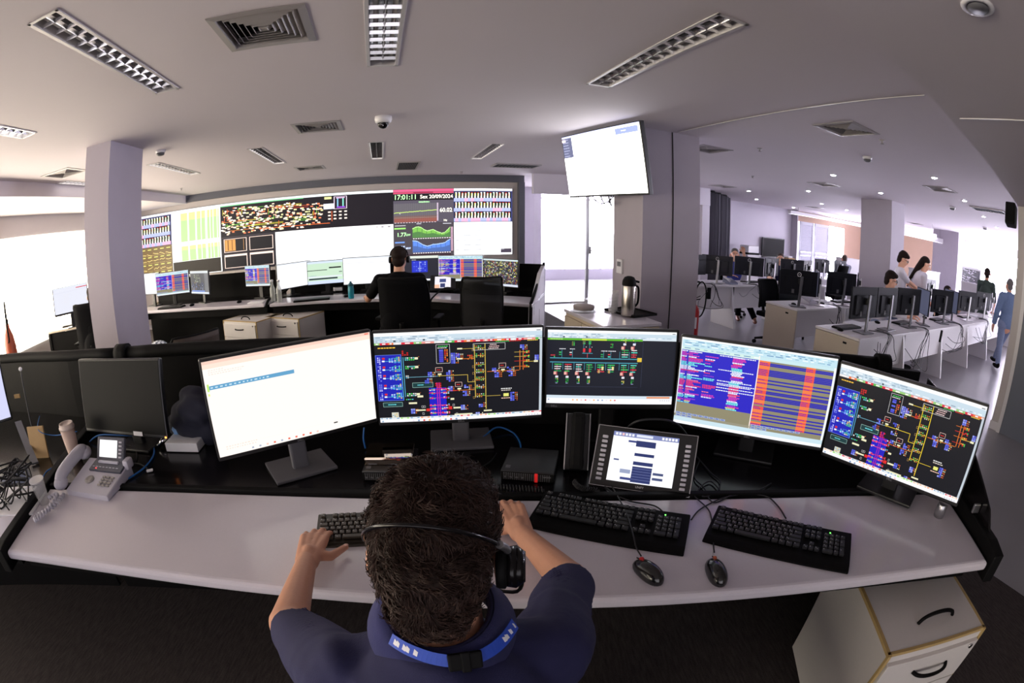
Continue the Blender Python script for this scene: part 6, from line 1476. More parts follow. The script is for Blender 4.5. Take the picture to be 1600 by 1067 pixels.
p = on_row(.62, .30, 'm'); t = thing('desk_telephone', 'pale desk telephone on the middle office row beside the first stand', 'telephone', p, AX); MB().prism([(-.1, 0), (.1, 0), (.1, .09), (-.1, .03)], -.1, .1, Matrix.Rotation(math.pi / 2, 4, 'Z') @ Matrix.Rotation(math.pi / 2, 4, 'X'), 0, .008).build('base', M_PHONE, t); MB().tube([(-.08, -.08, .06), (-.085, 0, .09), (-.08, .09, .11)], .02, 8).build('handset', M_PHONE, t)
def dangling(row, s, n, drop, label, spread=.25):
    for i in range(n):
        a = on_row(s + r.uniform(-spread, spread) * .5, .22, row) + UP * .01; e = on_row(s + r.uniform(-.02, .02), -.005 - .01 * i, row) + UP * .012
        b = on_row(s + r.uniform(-spread, spread), -.03 - .01 * (i % 3), row); b.z = .74 - drop * r.uniform(.4, 1)
        c = on_row(s + r.uniform(-spread, spread), .12, row); c.z = .74 - drop * r.uniform(.2, 1.0)
        tag(MB().tube([a, e, (e + b) / 2 + E1 * r.uniform(-.05, .05) - UP * .02, b, (b + c) / 2 - UP * r.uniform(.02, .06), c], .0045, 5, sub=5).build('hanging_cable', M_CABLE if i % 3 else M_CABLEG), label, 'cable', 'cables hanging from the office desks, ' + label[-30:])
dangling('a', .62, 5, .35, 'thin dark cable hanging from the desk edge below the first two aisle row monitors')
dangling('a', 1.75, 6, .55, 'thin dark cable hanging from the desk edge below the third aisle row monitor', .35)
dangling('a', 3.2, 6, .45, 'thin dark cable hanging from the desk edge below the fourth aisle row monitor', .4)
dangling('a', 5.0, 5, .45, 'thin dark cable hanging from the desk edge below the bluish aisle row monitor', .5)
dangling('a', 6.6, 4, .40, 'thin dark cable hanging from the far part of the aisle desk edge', .4)
dangling('m', .95, 5, .35, 'thin dark cable hanging in a bundle from the middle desk row', .10)
dangling('r', .75, 5, .45, 'thin dark cable hanging from the rear desk row left part', .3)
dangling('r', 1.75, 4, .35, 'thin dark cable hanging from the rear desk row right part', .3)
p = on_row(2.34, -.02, 'a'); t = thing('power_strip', 'black power adapter hanging from the aisle desk edge', 'adapter', (p.x, p.y, .64), AX); MB().box((0, 0, 0), (.04, .03, .16), Matrix.Rotation(.15, 4, 'Y'), .006).build('adapter', M_RUBBER, t)
p = on_row(.66, -.02, 'r'); t = thing('power_strip', 'black power adapter hanging from the rear desk row', 'adapter', (p.x, p.y, .62), AX); MB().box((0, 0, 0), (.06, .04, .18), None, .006).build('adapter', M_RUBBER, t)
# chairs
office_chair('black office chair standing empty between the rear and middle desk rows', RM(*UV(4.5, 6.75)) , D(150), mat('dark_mesh_back', (30, 36, 44), .6), bw=.44, back_top=1.06, arms=False)
office_chair('black office chair with only its casters showing behind the tan end of the middle row', RM(*UV(3.85, 6.15)), AX + D(180), bw=.42, back_top=.95, arms=False)
office_chair('black office chair in which the boy with glasses sits', far(1392, 438, 7.35).xy.to_3d(), AX + D(180) - .2, bw=.42, back_top=.95, arms=False)
office_chair('black office chair of the grey haired man behind the rear row', far(1148, 398, 9.5).xy.to_3d(), AX + D(180), bw=.42, back_top=1.0, arms=False)
office_chair('black office chair of the smooth faced man behind the rear row', far(1219.5, 405, 10.4).xy.to_3d(), AX + D(180), bw=.42, back_top=1.0, arms=False)
c = far(1306, 412, 11.2); office_chair('dark office chair far back between the shutters and the near office pillar', (c.x, c.y, 0), AX, bw=.42, back_top=1.15, arms=False)
# wall mounted things far back
c = on(1208, 387.5, nV, OV - .1); t = thing('wall_monitor', 'dark flat screen on the lavender office wall', 'television', c, AX)
w_ = on(1225, 387, nV, OV - .1).dot(E1) - on(1191, 387, nV, OV - .1).dot(E1)
MB().box((0, 0, 0), (w_, .06, w_ * .6), None, .01).build('housing', M_MONDARK, t); MB().box((0, -.032, .01), (w_ - .05, .004, w_ * .55 - .02)).build('screen', M_SCREENOFF, t); MB().box((0, .06, 0), (.2, .1, .2)).build('bracket', M_BLACK, t)
c = on(1171, 390, nV, OV - .6); t = thing('printer', 'white printer with black tray by the lavender office wall', 'printer', (c.x, c.y, c.z - .14), AX)
w_ = .42; mb = MB(); mb.box((0, 0, .16), (.46, .4, .22), None, .02); mb.build('body', M_WHITE, t); MB().box((0, 0, .03), (.48, .42, .06), None, .01).build('tray', M_BLACK, t)
t2 = thing('side_table', 'plain white stand carrying the printer', 'table', (c.x, c.y, 0), AX); MB().box((0, 0, c.z - .16), (.6, .5, .04), None, .004).build('top', M_DESKW, t2); MB().box((0, 0, (c.z - .18) / 2), (.5, .42, c.z - .18), None, .004).build('body', M_DESKW, t2)
c = on(1232, 408, nV, OV - .8); t = thing('carton', 'small tan carton beside the smooth faced man', 'box', (c.x, c.y, c.z - .12), AX); MB().box((0, 0, .12), (.34, .3, .22), None, .006).build('box', M_CARD, t); MB().box((-.02, 0, .26), (.22, .2, .05), None, .006).build('paper', M_PAPER, t)
t2 = thing('side_table', 'plain white stand carrying the tan carton', 'table', (c.x, c.y, 0), AX); MB().box((0, 0, c.z - .14), (.6, .5, .03), None, .004).build('top', M_DESKW, t2); MB().box((0, 0, (c.z - .155) / 2), (.5, .42, c.z - .155), None, .004).build('body', M_DESKW, t2)
def counter(label, pa, pb, dist_a, dist_b, ztop, depth=.5):
    a, b = far(*pa, dist_a), far(*pb, dist_b); d = (b - a); d.z = 0; n = Vector((-d.y, d.x, 0)).normalized(); c = (a + b) / 2 + n * depth / 2
    t = thing('low_cabinet', label, 'cabinet', (c.x, c.y, 0), math.atan2(d.y, d.x), 'bright white low cabinets'); MB().box((0, 0, ztop / 2), (d.length, depth, ztop - .02), None, .004).build('body', M_WHITE, t); MB().box((0, 0, ztop - .005), (d.length + .03, depth + .03, .03), None, .004).build('top', M_WHITE, t)
counter('bright white low cabinet between the two office pillars', (1440, 428), (1468, 432), 14, 15, far(1450, 424, 14).z)
counter('bright white low cabinet left of the near office pillar', (1320, 412), (1347, 414), 15, 15.5, far(1330, 405, 15).z)
counter('bright white low cabinet below the tilted black and white picture', (1502, 446), (1536, 452), 13, 12.5, far(1515, 442, 13).z)
# tilted picture
a, b = far(1503, 428, 14.5), far(1531, 440, 13.6); c = (a + b) / 2; d = b - a; hgt = .42
t = thing('framed_picture', 'tilted black picture with white drawn lines beside the far office pillar', 'picture', c, math.atan2(d.y, d.x))
LP = math.hypot(d.x, d.y)
MB().box((0, .01, 0), (LP, .03, hgt + .1), None, .004).build('frame', M_WHITE, t)
p = Pic(LP - .06, hgt, (44, 40, 60), 77)
for k in range(70):
    x, y = p.r.random() * .75, p.r.random(); p.rect(x, y, x + p.r.uniform(.01, .12), y + p.r.uniform(.02, .07), (226, 220, 236))
me = p.mesh(); me.transform(Matrix.Translation((0, -.008, 0)))
pm = bpy.data.materials.new('picture_print'); pm.use_nodes = True; an = pm.node_tree.nodes.new('ShaderNodeAttribute'); an.attribute_name = 'Col'; pm.node_tree.links.new(an.outputs['Color'], pm.node_tree.nodes['Principled BSDF'].inputs['Base Color'])
mobj('print', me, pm, t)
MB().box((0, .05, -(c.z) / 2 - .1), (LP * .9, .04, c.z - .3), None, .004).build('support', M_WHITE, t)
# dome camera in the office
c = at(1510, 377, CEIL); t = thing('dome_camera', 'small white dome camera on the far office ceiling in front of the tan wall', 'camera', (c.x, c.y, CEIL))
MB().lathe([(.13, 0), (.13, -.08), (.1, -.14), (.001, -.17)], n=20).build('housing', M_WHITE, t); MB().ell((0, -.06, -.12), (.07, .07, .07)).build('dome', M_BLACKG, t)
# ================================================================== PEOPLE
def frame(f, up=(0, 0, 1)):
    f = Vector(f).normalized(); s = f.cross(Vector(up)).normalized(); u = s.cross(f).normalized()
    return f, s, u                       # forward, right, up
def rotm(s, f, u): return Matrix((s, f, u)).transposed().to_4x4()
def head_parts(C, f, up=(0, 0, 1), k=1.0):
    f, s, u = frame(f, up); M = rotm(s, f, u); P = lambda x, y, z: C + s * (x * k) + f * (y * k) + u * (z * k)
    L = [('e', P(0, -.012, .03), (.076 * k, .095 * k, .088 * k), M), ('e', P(0, .03, -.04), (.060 * k, .062 * k, .075 * k), M), ('e', P(0, .045, -.085), (.038 * k, .036 * k, .03 * k), M),
         ('c', P(0, .088, .01), P(0, .106, -.022), .010 * k, .014 * k), ('e', P(0, .085, -.055), (.026 * k, .012 * k, .010 * k), M)]
    for sg in (-1, 1):
        L += [('e', P(sg * .087, -.006, -.014), (.011 * k, .019 * k, .032 * k), M), ('e', P(sg * .034, .072, .024), (.024 * k, .014 * k, .008 * k), M)]
    return L
def eyes(C, f, t, base, up=(0, 0, 1), k=1.0):
    f, s, u = frame(f, up)
    mw = MB(); mb = MB()
    for sg in (-1, 1):
        p = C + s * (sg * .032 * k) + f * (.080 * k) + u * (.008 * k) - base
        MB().ell(p, (.012 * k,) * 3, n=12).build('eye', mat('eye_white', (226, 222, 220), .2), t)
        MB().ell(p + f * .0085 * k, (.006 * k,) * 3, n=10).build('iris', mat('iris', (36, 26, 22), .2), t)
        MB().tube([C + s * (sg * x * k) + f * (y * k) + u * (z * k) - base for x, y, z in ((.016, .095, .030), (.034, .090, .036), (.054, .074, .030))], .004 * k, 6).build('eyebrow', M_HAIR, t)
def hand_parts(W, K, back, thumb, L=1.0, curl=.5, spread=.010, thumb_to=None):
    """W wrist, K knuckle centre, back = outward normal of the back of the hand, thumb = direction of the thumb side"""
    W, K = Vector(W), Vector(K); f = (K - W).normalized(); th = Vector(thumb); th = (th - f * th.dot(f)).normalized(); b = Vector(back); b = (b - f * b.dot(f) - th * b.dot(th)).normalized()
    out = [('c', W, W.lerp(K, .35), .023, .024)]
    off = (.030, .010, -.010, -.029); ln = ((.040, .025, .018), (.044, .028, .019), (.040, .026, .018), (.032, .020, .016)); rr = (.0092, .0094, .009, .0080)
    for i in range(4):
        k = K + th * off[i] * L - f * (.004, 0, .003, .010)[i]
        out.append(('c', W + th * off[i] * .5 * L, k, .018, .0125))
        p = k; a = -.15
        for j in range(3):
            a += curl * (1, 1.1, .8)[j] * (1, .95, 1, 1.1)[i]
            d = f * math.cos(a) - b * math.sin(a) + th * (off[i] * 2.2 * (spread / .010)); d.normalize()
            q = p + d * ln[i][j] * L; out.append(('c', p, q, rr[i] - j * .0008, rr[i] - (j + 1) * .0008)); p = q
    t0 = W + th * .022 * L + f * .022; t1 = t0 + (th * .8 + f * .55 - b * .25).normalized() * .042 * L
    if thumb_to is not None:
        d = (Vector(thumb_to) - t1).normalized(); t2 = t1 + d * .034 * L; t3 = t2 + d * .026 * L
    else:
        t2 = t1 + (f * .9 + th * .35 - b * .2).normalized() * .032 * L; t3 = t2 + (f - b * .2).normalized() * .026 * L
    out += [('c', W.lerp(K, .3), t1, .020, .0135), ('c', t1, t2, .0125, .0108), ('c', t2, t3, .0108, .0092)]
    return out
def shift(me, v):
    me.transform(Matrix.Translation(-Vector(v))); return me
# ------------------------------------------------------------------ the man at the near console
B0 = Vector((-.10, .30, .012))
man = thing('person', 'man in navy polo with curly dark hair, typing at the near console', 'person', B0)
HC = Vector((-.100, .506, 1.184)); HF = Vector((.03, .86, -.50)); HUP = Vector((0, .50, .86))
NK_ = Vector((-.098, .455, 1.068))
shL, shR = Vector((-.262, .42, .98)), Vector((.055, .480, .985)); elL, elR = Vector((-.452, .60, .86)), Vector((.122, .79, .872))
wrL, wrR = at(479, 878, .812), at(816, 834, .812)
knL, knR = at(492, 838, .818), at(797, 792, .822)
hipL, hipR = Vector((-.19, .28, .52)), Vector((0.0, .29, .52)); kneL, kneR = Vector((-.26, .72, .55)), Vector((.06, .74, .55)); anL, anR = Vector((-.26, .76, .10)), Vector((.06, .80, .10))
parts = head_parts(HC, HF, HUP, 1.0)
parts += [('c', HC - Vector((0, .03, .03)), NK_, .056, .062), ('e', Vector((-.10, .40, .86)), (.16, .10, .14)), ('e', Vector((-.097, .36, .70)), (.155, .12, .2)), ('c', shL, shR, .065, .065), ('c', NK_, (shL + shR) / 2, .065, .08),
          ('c', shL, elL, .052, .044), ('c', elL, wrL, .043, .027), ('c', shR, elR, .052, .044), ('c', elR, wrR, .043, .027), ('c', hipL, kneL, .08, .06), ('c', kneL, anL, .055, .04), ('c', hipR, kneR, .08, .06), ('c', kneR, anR, .055, .04), ('c', hipL, hipR, .1, .1)]
thumbT = at(541, 854, .793)
parts += hand_parts(wrL, knL, (-.35, 0, .94), (1, 0, -.1), 1.0, .42, thumb_to=thumbT)
parts += hand_parts(wrR, knR, (.15, -.2, .95), (-1, .1, -.1), 1.0, .42)
me = blob(parts, .0042, 3); mobj('body', shift(me, B0), M_SKIN, man)
for sd, (W, K, th) in (('l', (wrL, knL, Vector((1, 0, 0)))),):
    f, s, u = frame(thumbT - wrL)
    M = rotm(s, f, u); MB().ell(thumbT + Vector((.001, -.002, .0075)) - B0, (.0065, .008, .002), M, n=12).build('thumb_nail', mat('nail', (226, 176, 156), .3), man)
eyes(HC, HF, man, B0, HUP)
# polo shirt
sp = [('e', Vector((-.10, .40, .90)), (.195, .13, .19)), ('e', Vector((-.097, .355, .74)), (.185, .145, .22)), ('e', Vector((-.097, .32, .56)), (.18, .15, .12)), ('c', shL + Vector((.02, -.01, .005)), shR + Vector((-.02, -.01, .005)), .074, .074), ('c', NK_ + Vector((0, -.012, -.035)), (shL + shR) / 2 + Vector((0, -.02, 0)), .078, .10),
      ('c', NK_ + Vector((-.05, -.005, -.045)), shL + Vector((.02, 0, .02)), .052, .055), ('c', NK_ + Vector((.05, -.005, -.045)), shR + Vector((-.02, 0, .02)), .052, .055),
      ('c', shL, shL.lerp(elL, .35), .068, .066), ('k', shL.lerp(elL, .1), shL.lerp(elL, .74), .068, .062), ('c', shR, shR.lerp(elR, .35), .070, .068), ('k', shR.lerp(elR, .1), shR.lerp(elR, .86), .066, .060)]
mbp = MB()
for p in sp:
    if p[0] == 'c': mbp.cap(*p[1:])
    elif p[0] == 'k': mbp.cyl(*p[1:], n=20)
    else: mbp.ell(*p[1:])
def remesh(mb, voxel, smooth):
    me = mb.mesh(); o = bpy.data.objects.new('m', me); COL.objects.link(o); r_ = o.modifiers.new('r', 'REMESH'); r_.mode = 'VOXEL'; r_.voxel_size = voxel; r_.use_smooth_shade = True
    s_ = o.modifiers.new('s', 'SMOOTH'); s_.iterations = smooth; s_.factor = .5
    out = bpy.data.meshes.new_from_object(o.evaluated_get(bpy.context.evaluated_depsgraph_get())); bpy.data.objects.remove(o); bpy.data.meshes.remove(me)
    for p in out.polygons: p.use_smooth = True
    return out
me = remesh(mbp, .0055, 6)
import mathutils
noise = mathutils.noise
for v in me.vertices:                         # soft folds of the cloth
    c = v.co; w_ = 1 - min(1, abs(c.z - .9) * 3)
    v.co += v.normal * (.0055 * noise.noise(Vector((c.x * 9, c.y * 9, c.z * 6))) + .0035 * math.sin(c.x * 46 + c.y * 30 + c.z * 18 + 3 * noise.noise(c * 6)))
mobj('polo_shirt', shift(me, B0), M_NAVY, man)
# collar
def ringpt(a, r, dz, lean=.30):
    x = r * math.sin(a); y = -r * .92 * math.cos(a)
    return NK_ + Vector((x, y + .004, dz + .014 + (y + r) * lean))
mb = MB(); n = 36
for k in range(n):
    a0_, a1_ = -2.5 + 5.0 * k / n, -2.5 + 5.0 * (k + 1) / n
    for (ra, za, rb, zb_) in ((.078, -.03, .068, .020), (.068, .020, .074, .024), (.074, .024, .103, -.030)):
        mb.slab(ringpt(a0_, ra, za), ringpt(a1_, ra, za), ringpt(a1_, rb, zb_), ringpt(a0_, rb, zb_), .0025)
me = mb.mesh(); bmx = bmesh.new(); bmx.from_mesh(me); bmesh.ops.remove_doubles(bmx, verts=bmx.verts[:], dist=.0008); bmx.to_mesh(me); bmx.free()
for p in me.polygons: p.use_smooth = True
mobj('collar', shift(me, B0), mat('navy_collar', (46, 48, 96), .85, var=.12, vscale=25, bump=.2, bscale=500), man)
# trousers and shoes
tp_ = [('c', hipL, hipR, .125, .125), ('c', hipL, kneL, .095, .075), ('k', kneL, anL, .072, .06), ('c', hipR, kneR, .095, .075), ('k', kneR, anR, .072, .06)]
mbp = MB()
for p in tp_: (mbp.cap if p[0] == 'c' else mbp.cyl)(*p[1:])
mobj('trousers', shift(remesh(mbp, .012, 3), B0), M_BLACKC, man)
for A in (anL, anR): mobj('shoe', shift(blob([('e', A + Vector((0, .06, -.05)), (.045, .13, .04)), ('e', A + Vector((0, -.02, -.02)), (.042, .055, .06))], .008, 3), B0), M_RUBBER, man)
# lanyard with printed ribbon and black clip
lan = thing('lanyard', 'bright blue printed lanyard around the collar of the man in navy polo', 'lanyard', B0)
from mathutils.bvhtree import BVHTree
shirt_o = [o for o in kids(man) if o.name.startswith('polo_shirt') or o.name.startswith('collar')]
trees = [BVHTree.FromPolygons([v.co + B0 for v in o.data.vertices], [tuple(p.vertices) for p in o.data.polygons]) for o in shirt_o]
def onto(px, py):
    best = None; d = ray(px, py)
    for tr in trees:
        h = tr.ray_cast(EYE, d)
        if h[0] is not None and (best is None or h[3] < best[2]): best = (h[0], h[1], h[3])
    return best
LP_ = [(612, 992), (628, 1005), (655, 1018), (690, 1029), (725, 1030), (755, 1020), (778, 1003), (792, 985), (802, 966)]
cen, nrm = [], []
for a, b in zip(LP_, LP_[1:]):
    for k in range(5):
        h = onto(a[0] + (b[0] - a[0]) * k / 5, a[1] + (b[1] - a[1]) * k / 5)
        if h: n_ = h[1] if h[1].dot(ray(*a)) < 0 else -h[1]; cen.append(h[0] + n_ * .004); nrm.append(n_)
cen = [sum(cen[max(0, i - 3):i + 4], Vector()) / len(cen[max(0, i - 3):i + 4]) for i in range(len(cen))]; nrm = [sum(nrm[max(0, i - 3):i + 4], Vector()).normalized() for i in range(len(nrm))]
mb = MB()
tg = [(cen[min(i + 1, len(cen) - 1)] - cen[max(i - 1, 0)]).normalized() for i in range(len(cen))]
sd_ = [tg[i].cross(nrm[i]).normalized() for i in range(len(cen))]
cen = [c_ + n_ * .003 for c_, n_ in zip(cen, nrm)]
for i in range(len(cen) - 1):
    hw = .0095
    mb.slab(cen[i] - sd_[i] * hw, cen[i + 1] - sd_[i + 1] * hw, cen[i + 1] + sd_[i + 1] * hw, cen[i] + sd_[i] * hw, .0012)
    if i in (3, 4, 6, 7, 9, 31, 32, 34, 37): mb.slab(cen[i] - sd_[i] * .005 + nrm[i] * .001, cen[i + 1] - sd_[i + 1] * .002 + nrm[i + 1] * .001, cen[i + 1] + sd_[i + 1] * .005 + nrm[i + 1] * .001, cen[i] + sd_[i] * .004 + nrm[i] * .001, .0006, 1)
me = mb.mesh(); me = shift(me, B0); me.materials.append(M_LABELBLUE); me.materials.append(M_PAPER); o = bpy.data.objects.new('ribbon', me); COL.objects.link(o); o.parent = lan
k = min(range(len(cen)), key=lambda i: (cen[i] - onto(724, 1029)[0]).length)
M = Matrix.Translation(cen[k] + nrm[k] * .003 - B0) @ Matrix((tg[k], sd_[k], nrm[k])).transposed().to_4x4()
mb = MB(); mb.box((0, 0, 0), (.044, .026, .008), None, .003); mb.box((0, 0, .004), (.012, .030, .006), None, .002); me = mb.mesh(); me.transform(M); mobj('clip', me, M_RUBBER, lan)
# hair of the man: a close cap with many small curls
fH, sH, uH = frame(HF, HUP); MH = rotm(sH, fH, uH)
PH = lambda x, y, z: HC + sH * x + fH * y + uH * z
hp = [('e', PH(0, -.018, .040), (.083, .100, .088), MH), ('e', PH(0, -.050, -.005), (.074, .066, .078), MH), ('e', PH(0, -.052, -.058), (.056, .046, .052), MH), ('e', PH(0, .03, .075), (.075, .075, .058), MH)]
me = blob(hp, .006, 3)
for v in me.vertices:
    q = v.co * 55; v.co += v.normal * (.005 * noise.noise(q) + .004 * noise.noise(q * 2.3))
hair = mobj('hair', shift(me, B0), M_HAIR, man)
hm = MB(); rr_ = random.Random(5); V = [(v.co.copy(), v.normal.copy()) for v in hair.data.vertices]
crown = PH(.01, -.075, .10) - B0
M_CURL = mat('hair_curl', (54, 36, 30), .55, var=.45, vscale=45, spec=.3)
cv, cf = [], []
for i in range(15000):
    co_, no_ = V[rr_.randrange(len(V))]
    d = co_ - crown; swirl = no_.cross(d).normalized() * .7 + d.normalized() * .8
    swirl += 1.1 * noise.noise_vector(co_ * 24) + Vector((rr_.uniform(-1, 1), rr_.uniform(-1, 1), rr_.uniform(-1, 1))) * .35
    tng = (swirl - no_ * swirl.dot(no_)).normalized(); bt = no_.cross(tng)
    L = rr_.uniform(.012, .024); cu = rr_.uniform(.2, .9) * (1 if noise.noise(co_ * 30) > 0 else -1); p = co_ - no_ * .003; a_ = 0
    lift = (.0034, .0022, .0006, -.0010); b_ = len(cv)
    for j in range(5):
        r_ = .0012 - .00021 * j
        cv += [p + no_ * r_, p + bt * r_ * .9 - no_ * r_ * .5, p - bt * r_ * .9 - no_ * r_ * .5]
        if j < 4: a_ += cu * .55; p = p + (tng * math.cos(a_) + bt * math.sin(a_)) * L / 4 + no_ * lift[j]
        if j:
            q_ = b_ + 3 * j
            cf += [(q_ - 3, q_ - 2, q_ + 1, q_), (q_ - 2, q_ - 1, q_ + 2, q_ + 1), (q_ - 1, q_ - 3, q_, q_ + 2)]
me = bpy.data.meshes.new('curls'); me.from_pydata(cv, [], cf)
for p in me.polygons: p.use_smooth = True
oc = mobj('curls', me, M_CURL, hair); tag(oc, kind='stuff')
# headset
hs_ = thing('headset', 'thin black headset band across the curly hair with one black ear cup on the right', 'headset', HC)
arcp = []
bd_ = (uH * .34 - fH * .94).normalized()
for k in range(17):
    a_ = math.pi * (k / 16) - .02; arcp.append(sH * (.091 * math.cos(a_)) + bd_ * (.131 * math.sin(a_)) + fH * -.012 + uH * .006)
MB().tube(arcp, .0028, 8, sub=2).build('band', M_BLACKG, hs_)
mb = MB(); mb.tube([arcp[2] + sH * .002, arcp[1] + sH * .004, arcp[0] + sH * .004], .0055, 8); mb.build('silver_slider', M_SILVER, hs_)
c = sH * .094 + fH * -.004 + uH * -.016
mb = MB(); mb.cyl(c, c + sH * .012, .028, .030, n=24); mb.cyl(c + sH * .012, c + sH * .024, .030, .021, n=24); mb.build('ear_cup', M_BLACKG, hs_)
MB().lathe([(.029, -.004), (.031, 0), (.031, .008), (.024, .012)], M=Matrix.Translation(c - sH * .010) @ sH.to_track_quat('Z', 'Y').to_matrix().to_4x4()).build('ear_cushion', M_RUBBER, hs_)
MB().ell(-sH * .088 + uH * .010 + fH * -.008, (.006, .012, .012), MH).build('temple_pad', M_RUBBER, hs_)
MB().tube([c + sH * .02, c + sH * .012 + fH * .06 - uH * .05, sH * .05 + fH * .12 - uH * .075], .003, 6).build('microphone_boom', M_RUBBER, hs_)
# ------------------------------------------------------------------ chair of the man (only traces show)
office_chair('black office chair under the man in navy polo', (-.10, .27, .012), 0.0, back_top=.80, bw=.40, arms=False, seat_z=.44)
# ------------------------------------------------------------------ other people
def person(label, base, hc, hf, nk, sh, el, wr, hips, knees, ankles, skin, top, topcut, bottom, shoe, hairm, hairk='short', vox=.011, glasses=False, hands=True, face=True, top_r=0.0, kn=None, forearm_bare=True):
    base = Vector(base); t = thing('person', label, 'person', base); hc, nk = Vector(hc), Vector(nk); hf = Vector(hf)
    sh, el, wr, hips, knees, ankles = [[Vector(p) for p in q] for q in (sh, el, wr, hips, knees, ankles)]
    mid = (sh[0] + sh[1]) / 2; hip = (hips[0] + hips[1]) / 2; chest = mid.lerp(hip, .3); w = (sh[1] - sh[0]).length
    ax = (sh[1] - sh[0]).normalized(); M = rotm(ax, Vector((-ax.y, ax.x, 0)).normalized(), UP)
    P = head_parts(hc, hf) + [('c', hc - hf.normalized() * .02 - UP * .04, nk, .052, .058), ('c', nk, mid, .058, .075), ('c', sh[0], sh[1], .055, .055), ('e', chest, (w * .42, .11, .2), M), ('e', hip, (w * .40, .11, .16), M)]
    for i in (0, 1):
        P += [('c', sh[i], el[i], .048, .04), ('c', el[i], wr[i], .038, .026), ('c', hips[i], knees[i], .075, .055), ('c', knees[i], ankles[i], .05, .036)]
        f_ = (wr[i] - el[i]).normalized(); k = wr[i] + f_ * .085 if kn is None else Vector(kn[i])
        if hands: P += hand_parts(wr[i], k, UP - f_ * f_.z if abs(f_.z) < .8 else ax * (1 if i else -1), ax * (1 if i == 0 else -1) if abs(f_.z) < .8 else hf, 1.0, .35)
    me = blob(P, vox * .75, 2); mobj('body', shift(me, base), skin, t)
    if face: eyes(hc, hf, t, base)
    mb = MB(); r = top_r
    mb.ell(chest, (w * .47 + r, .135 + r, .24), M); mb.ell(hip + UP * .08, (w * .45 + r, .135 + r, .20), M); mb.cap(sh[0], sh[1], .068 + r, .068 + r); mb.cap(nk - UP * .03, mid, .070, .095); mb.cap(nk - UP * .05, sh[0], .06, .055); mb.cap(nk - UP * .05, sh[1], .06, .055)
    for i in (0, 1):
        mb.cap(sh[i], sh[i].lerp(el[i], .4), .064 + r, .062 + r)
        if topcut <= 1: mb.cyl(sh[i].lerp(el[i], .1), sh[i].lerp(el[i], topcut), .063 + r, .060 + r)
        else: mb.cap(sh[i], el[i], .060 + r, .052 + r); mb.cyl(el[i], el[i].lerp(wr[i], topcut - 1), .052 + r, .042 + r)
    mobj('shirt', shift(remesh(mb, vox, 3), base), top, t)
    mb = MB(); mb.cap(hips[0], hips[1], .115, .115)
    for i in (0, 1): mb.cap(hips[i], knees[i], .092, .072); mb.cyl(knees[i], ankles[i], .070, .056)
    mobj('trousers', shift(remesh(mb, vox, 3), base), bottom, t)
    fd = Vector((hf.x, hf.y, 0)).normalized()
    for i in (0, 1):
        q = ankles[i]; Mf = rotm(fd.cross(UP), fd, UP); mobj('shoe', shift(blob([('e', q + fd * .06 - UP * .045, (.045, .13, .04), Mf), ('e', q - fd * .02 - UP * .02, (.042, .055, .055), Mf)], .011, 2), base), shoe, t)
    f, s, u = frame(hf); Mh = rotm(s, f, u); Q = lambda x, y, z: hc + s * x + f * y + u * z
    H_ = [('e', Q(0, -.022, .050), (.083, .096, .078), Mh), ('e', Q(0, -.055, .0), (.072, .058, .07), Mh), ('e', Q(0, -.058, -.04), (.062, .046, .05), Mh)]
    if hairk == 'full': H_ += [('e', Q(0, .03, .085), (.075, .07, .04), Mh), ('e', Q(.02, -.02, .10), (.07, .08, .04), Mh)]
    if hairk == 'long':
        H_ += [('c', Q(0, -.06, .03), Q(0, -.11, -.12), .07, .055), ('c', Q(0, -.11, -.12), Q(.0, -.17, -.34), .055, .03)]
    if hairk == 'cap': H_ = [('e', Q(0, -.026, .045), (.082, .092, .074), Mh), ('e', Q(0, -.056, -.02), (.066, .05, .065), Mh)]
    mobj('hair', shift(blob(H_, .009, 2), base), hairm, t)
    if glasses:
        g = MB()
        for sg in (-1, 1):
            c_ = Q(sg * .034, .100, .008); g.tube([c_ + s * (.024 * math.cos(a)) + u * (.017 * math.sin(a)) for a in [2 * math.pi * k / 14 for k in range(15)]], .0028, 6, sub=1); g.tube([Q(sg * .058, .098, .012), Q(sg * .078, .05, .012), Q(sg * .082, -.01, .005)], .0026, 6)
        g.tube([Q(-.012, .104, .012), Q(.012, .104, .012)], .0026, 6); g.build('glasses', M_RUBBER, t).location = -base
    return t
def seated(label, head_px, dist, facing, skin, top, bottom, hairm, hairk='short', sit=.47, wristpx=None, topcut=.8, shoe=M_RUBBER, glasses=False, foot=None, drop=.17, hf=None, hz=None, wz=.79, shw=.185, **kw):
    hc = far(*head_px, dist)
    if hz: hc.z = hz
    fd = Vector(facing).normalized(); sd = fd.cross(UP)
    nk = hc - UP * .135 - fd * .03; mid = nk - UP * .055 - fd * .01; hip = Vector((mid.x, mid.y, 0)) - fd * .10 + UP * (sit + .10)
    sh = [mid - sd * shw - UP * .02, mid + sd * shw - UP * .02]
    wr = wristpx or [mid - sd * .16 + fd * .42, mid + sd * .16 + fd * .42]
    wr = [Vector(p) for p in wr]
    if not wristpx:
        for p in wr: p.z = wz
    el = []
    for i in (0, 1):
        m_ = sh[i].lerp(wr[i], .5); el.append(m_ - UP * .10 + sd * (.05 if i else -.05) - fd * .03)
    hips = [hip - sd * .10, hip + sd * .10]; kn = [h + fd * .42 + UP * .03 for h in hips]; an = [Vector((k.x, k.y, .10)) + fd * .05 for k in kn]
    if foot is not None: an[1] = Vector(foot) + UP * .10; kn[1] = hips[1].lerp(an[1], .5) + fd * .12 + UP * .22
    return person(label, (hip.x, hip.y, 0.012 if hip.dot(E1) < 2.8 else 0.0), hc, hf or fd, nk, sh, el, wr, hips, kn, an, skin, top, topcut, bottom, shoe, hairm, hairk, glasses=glasses, **kw)
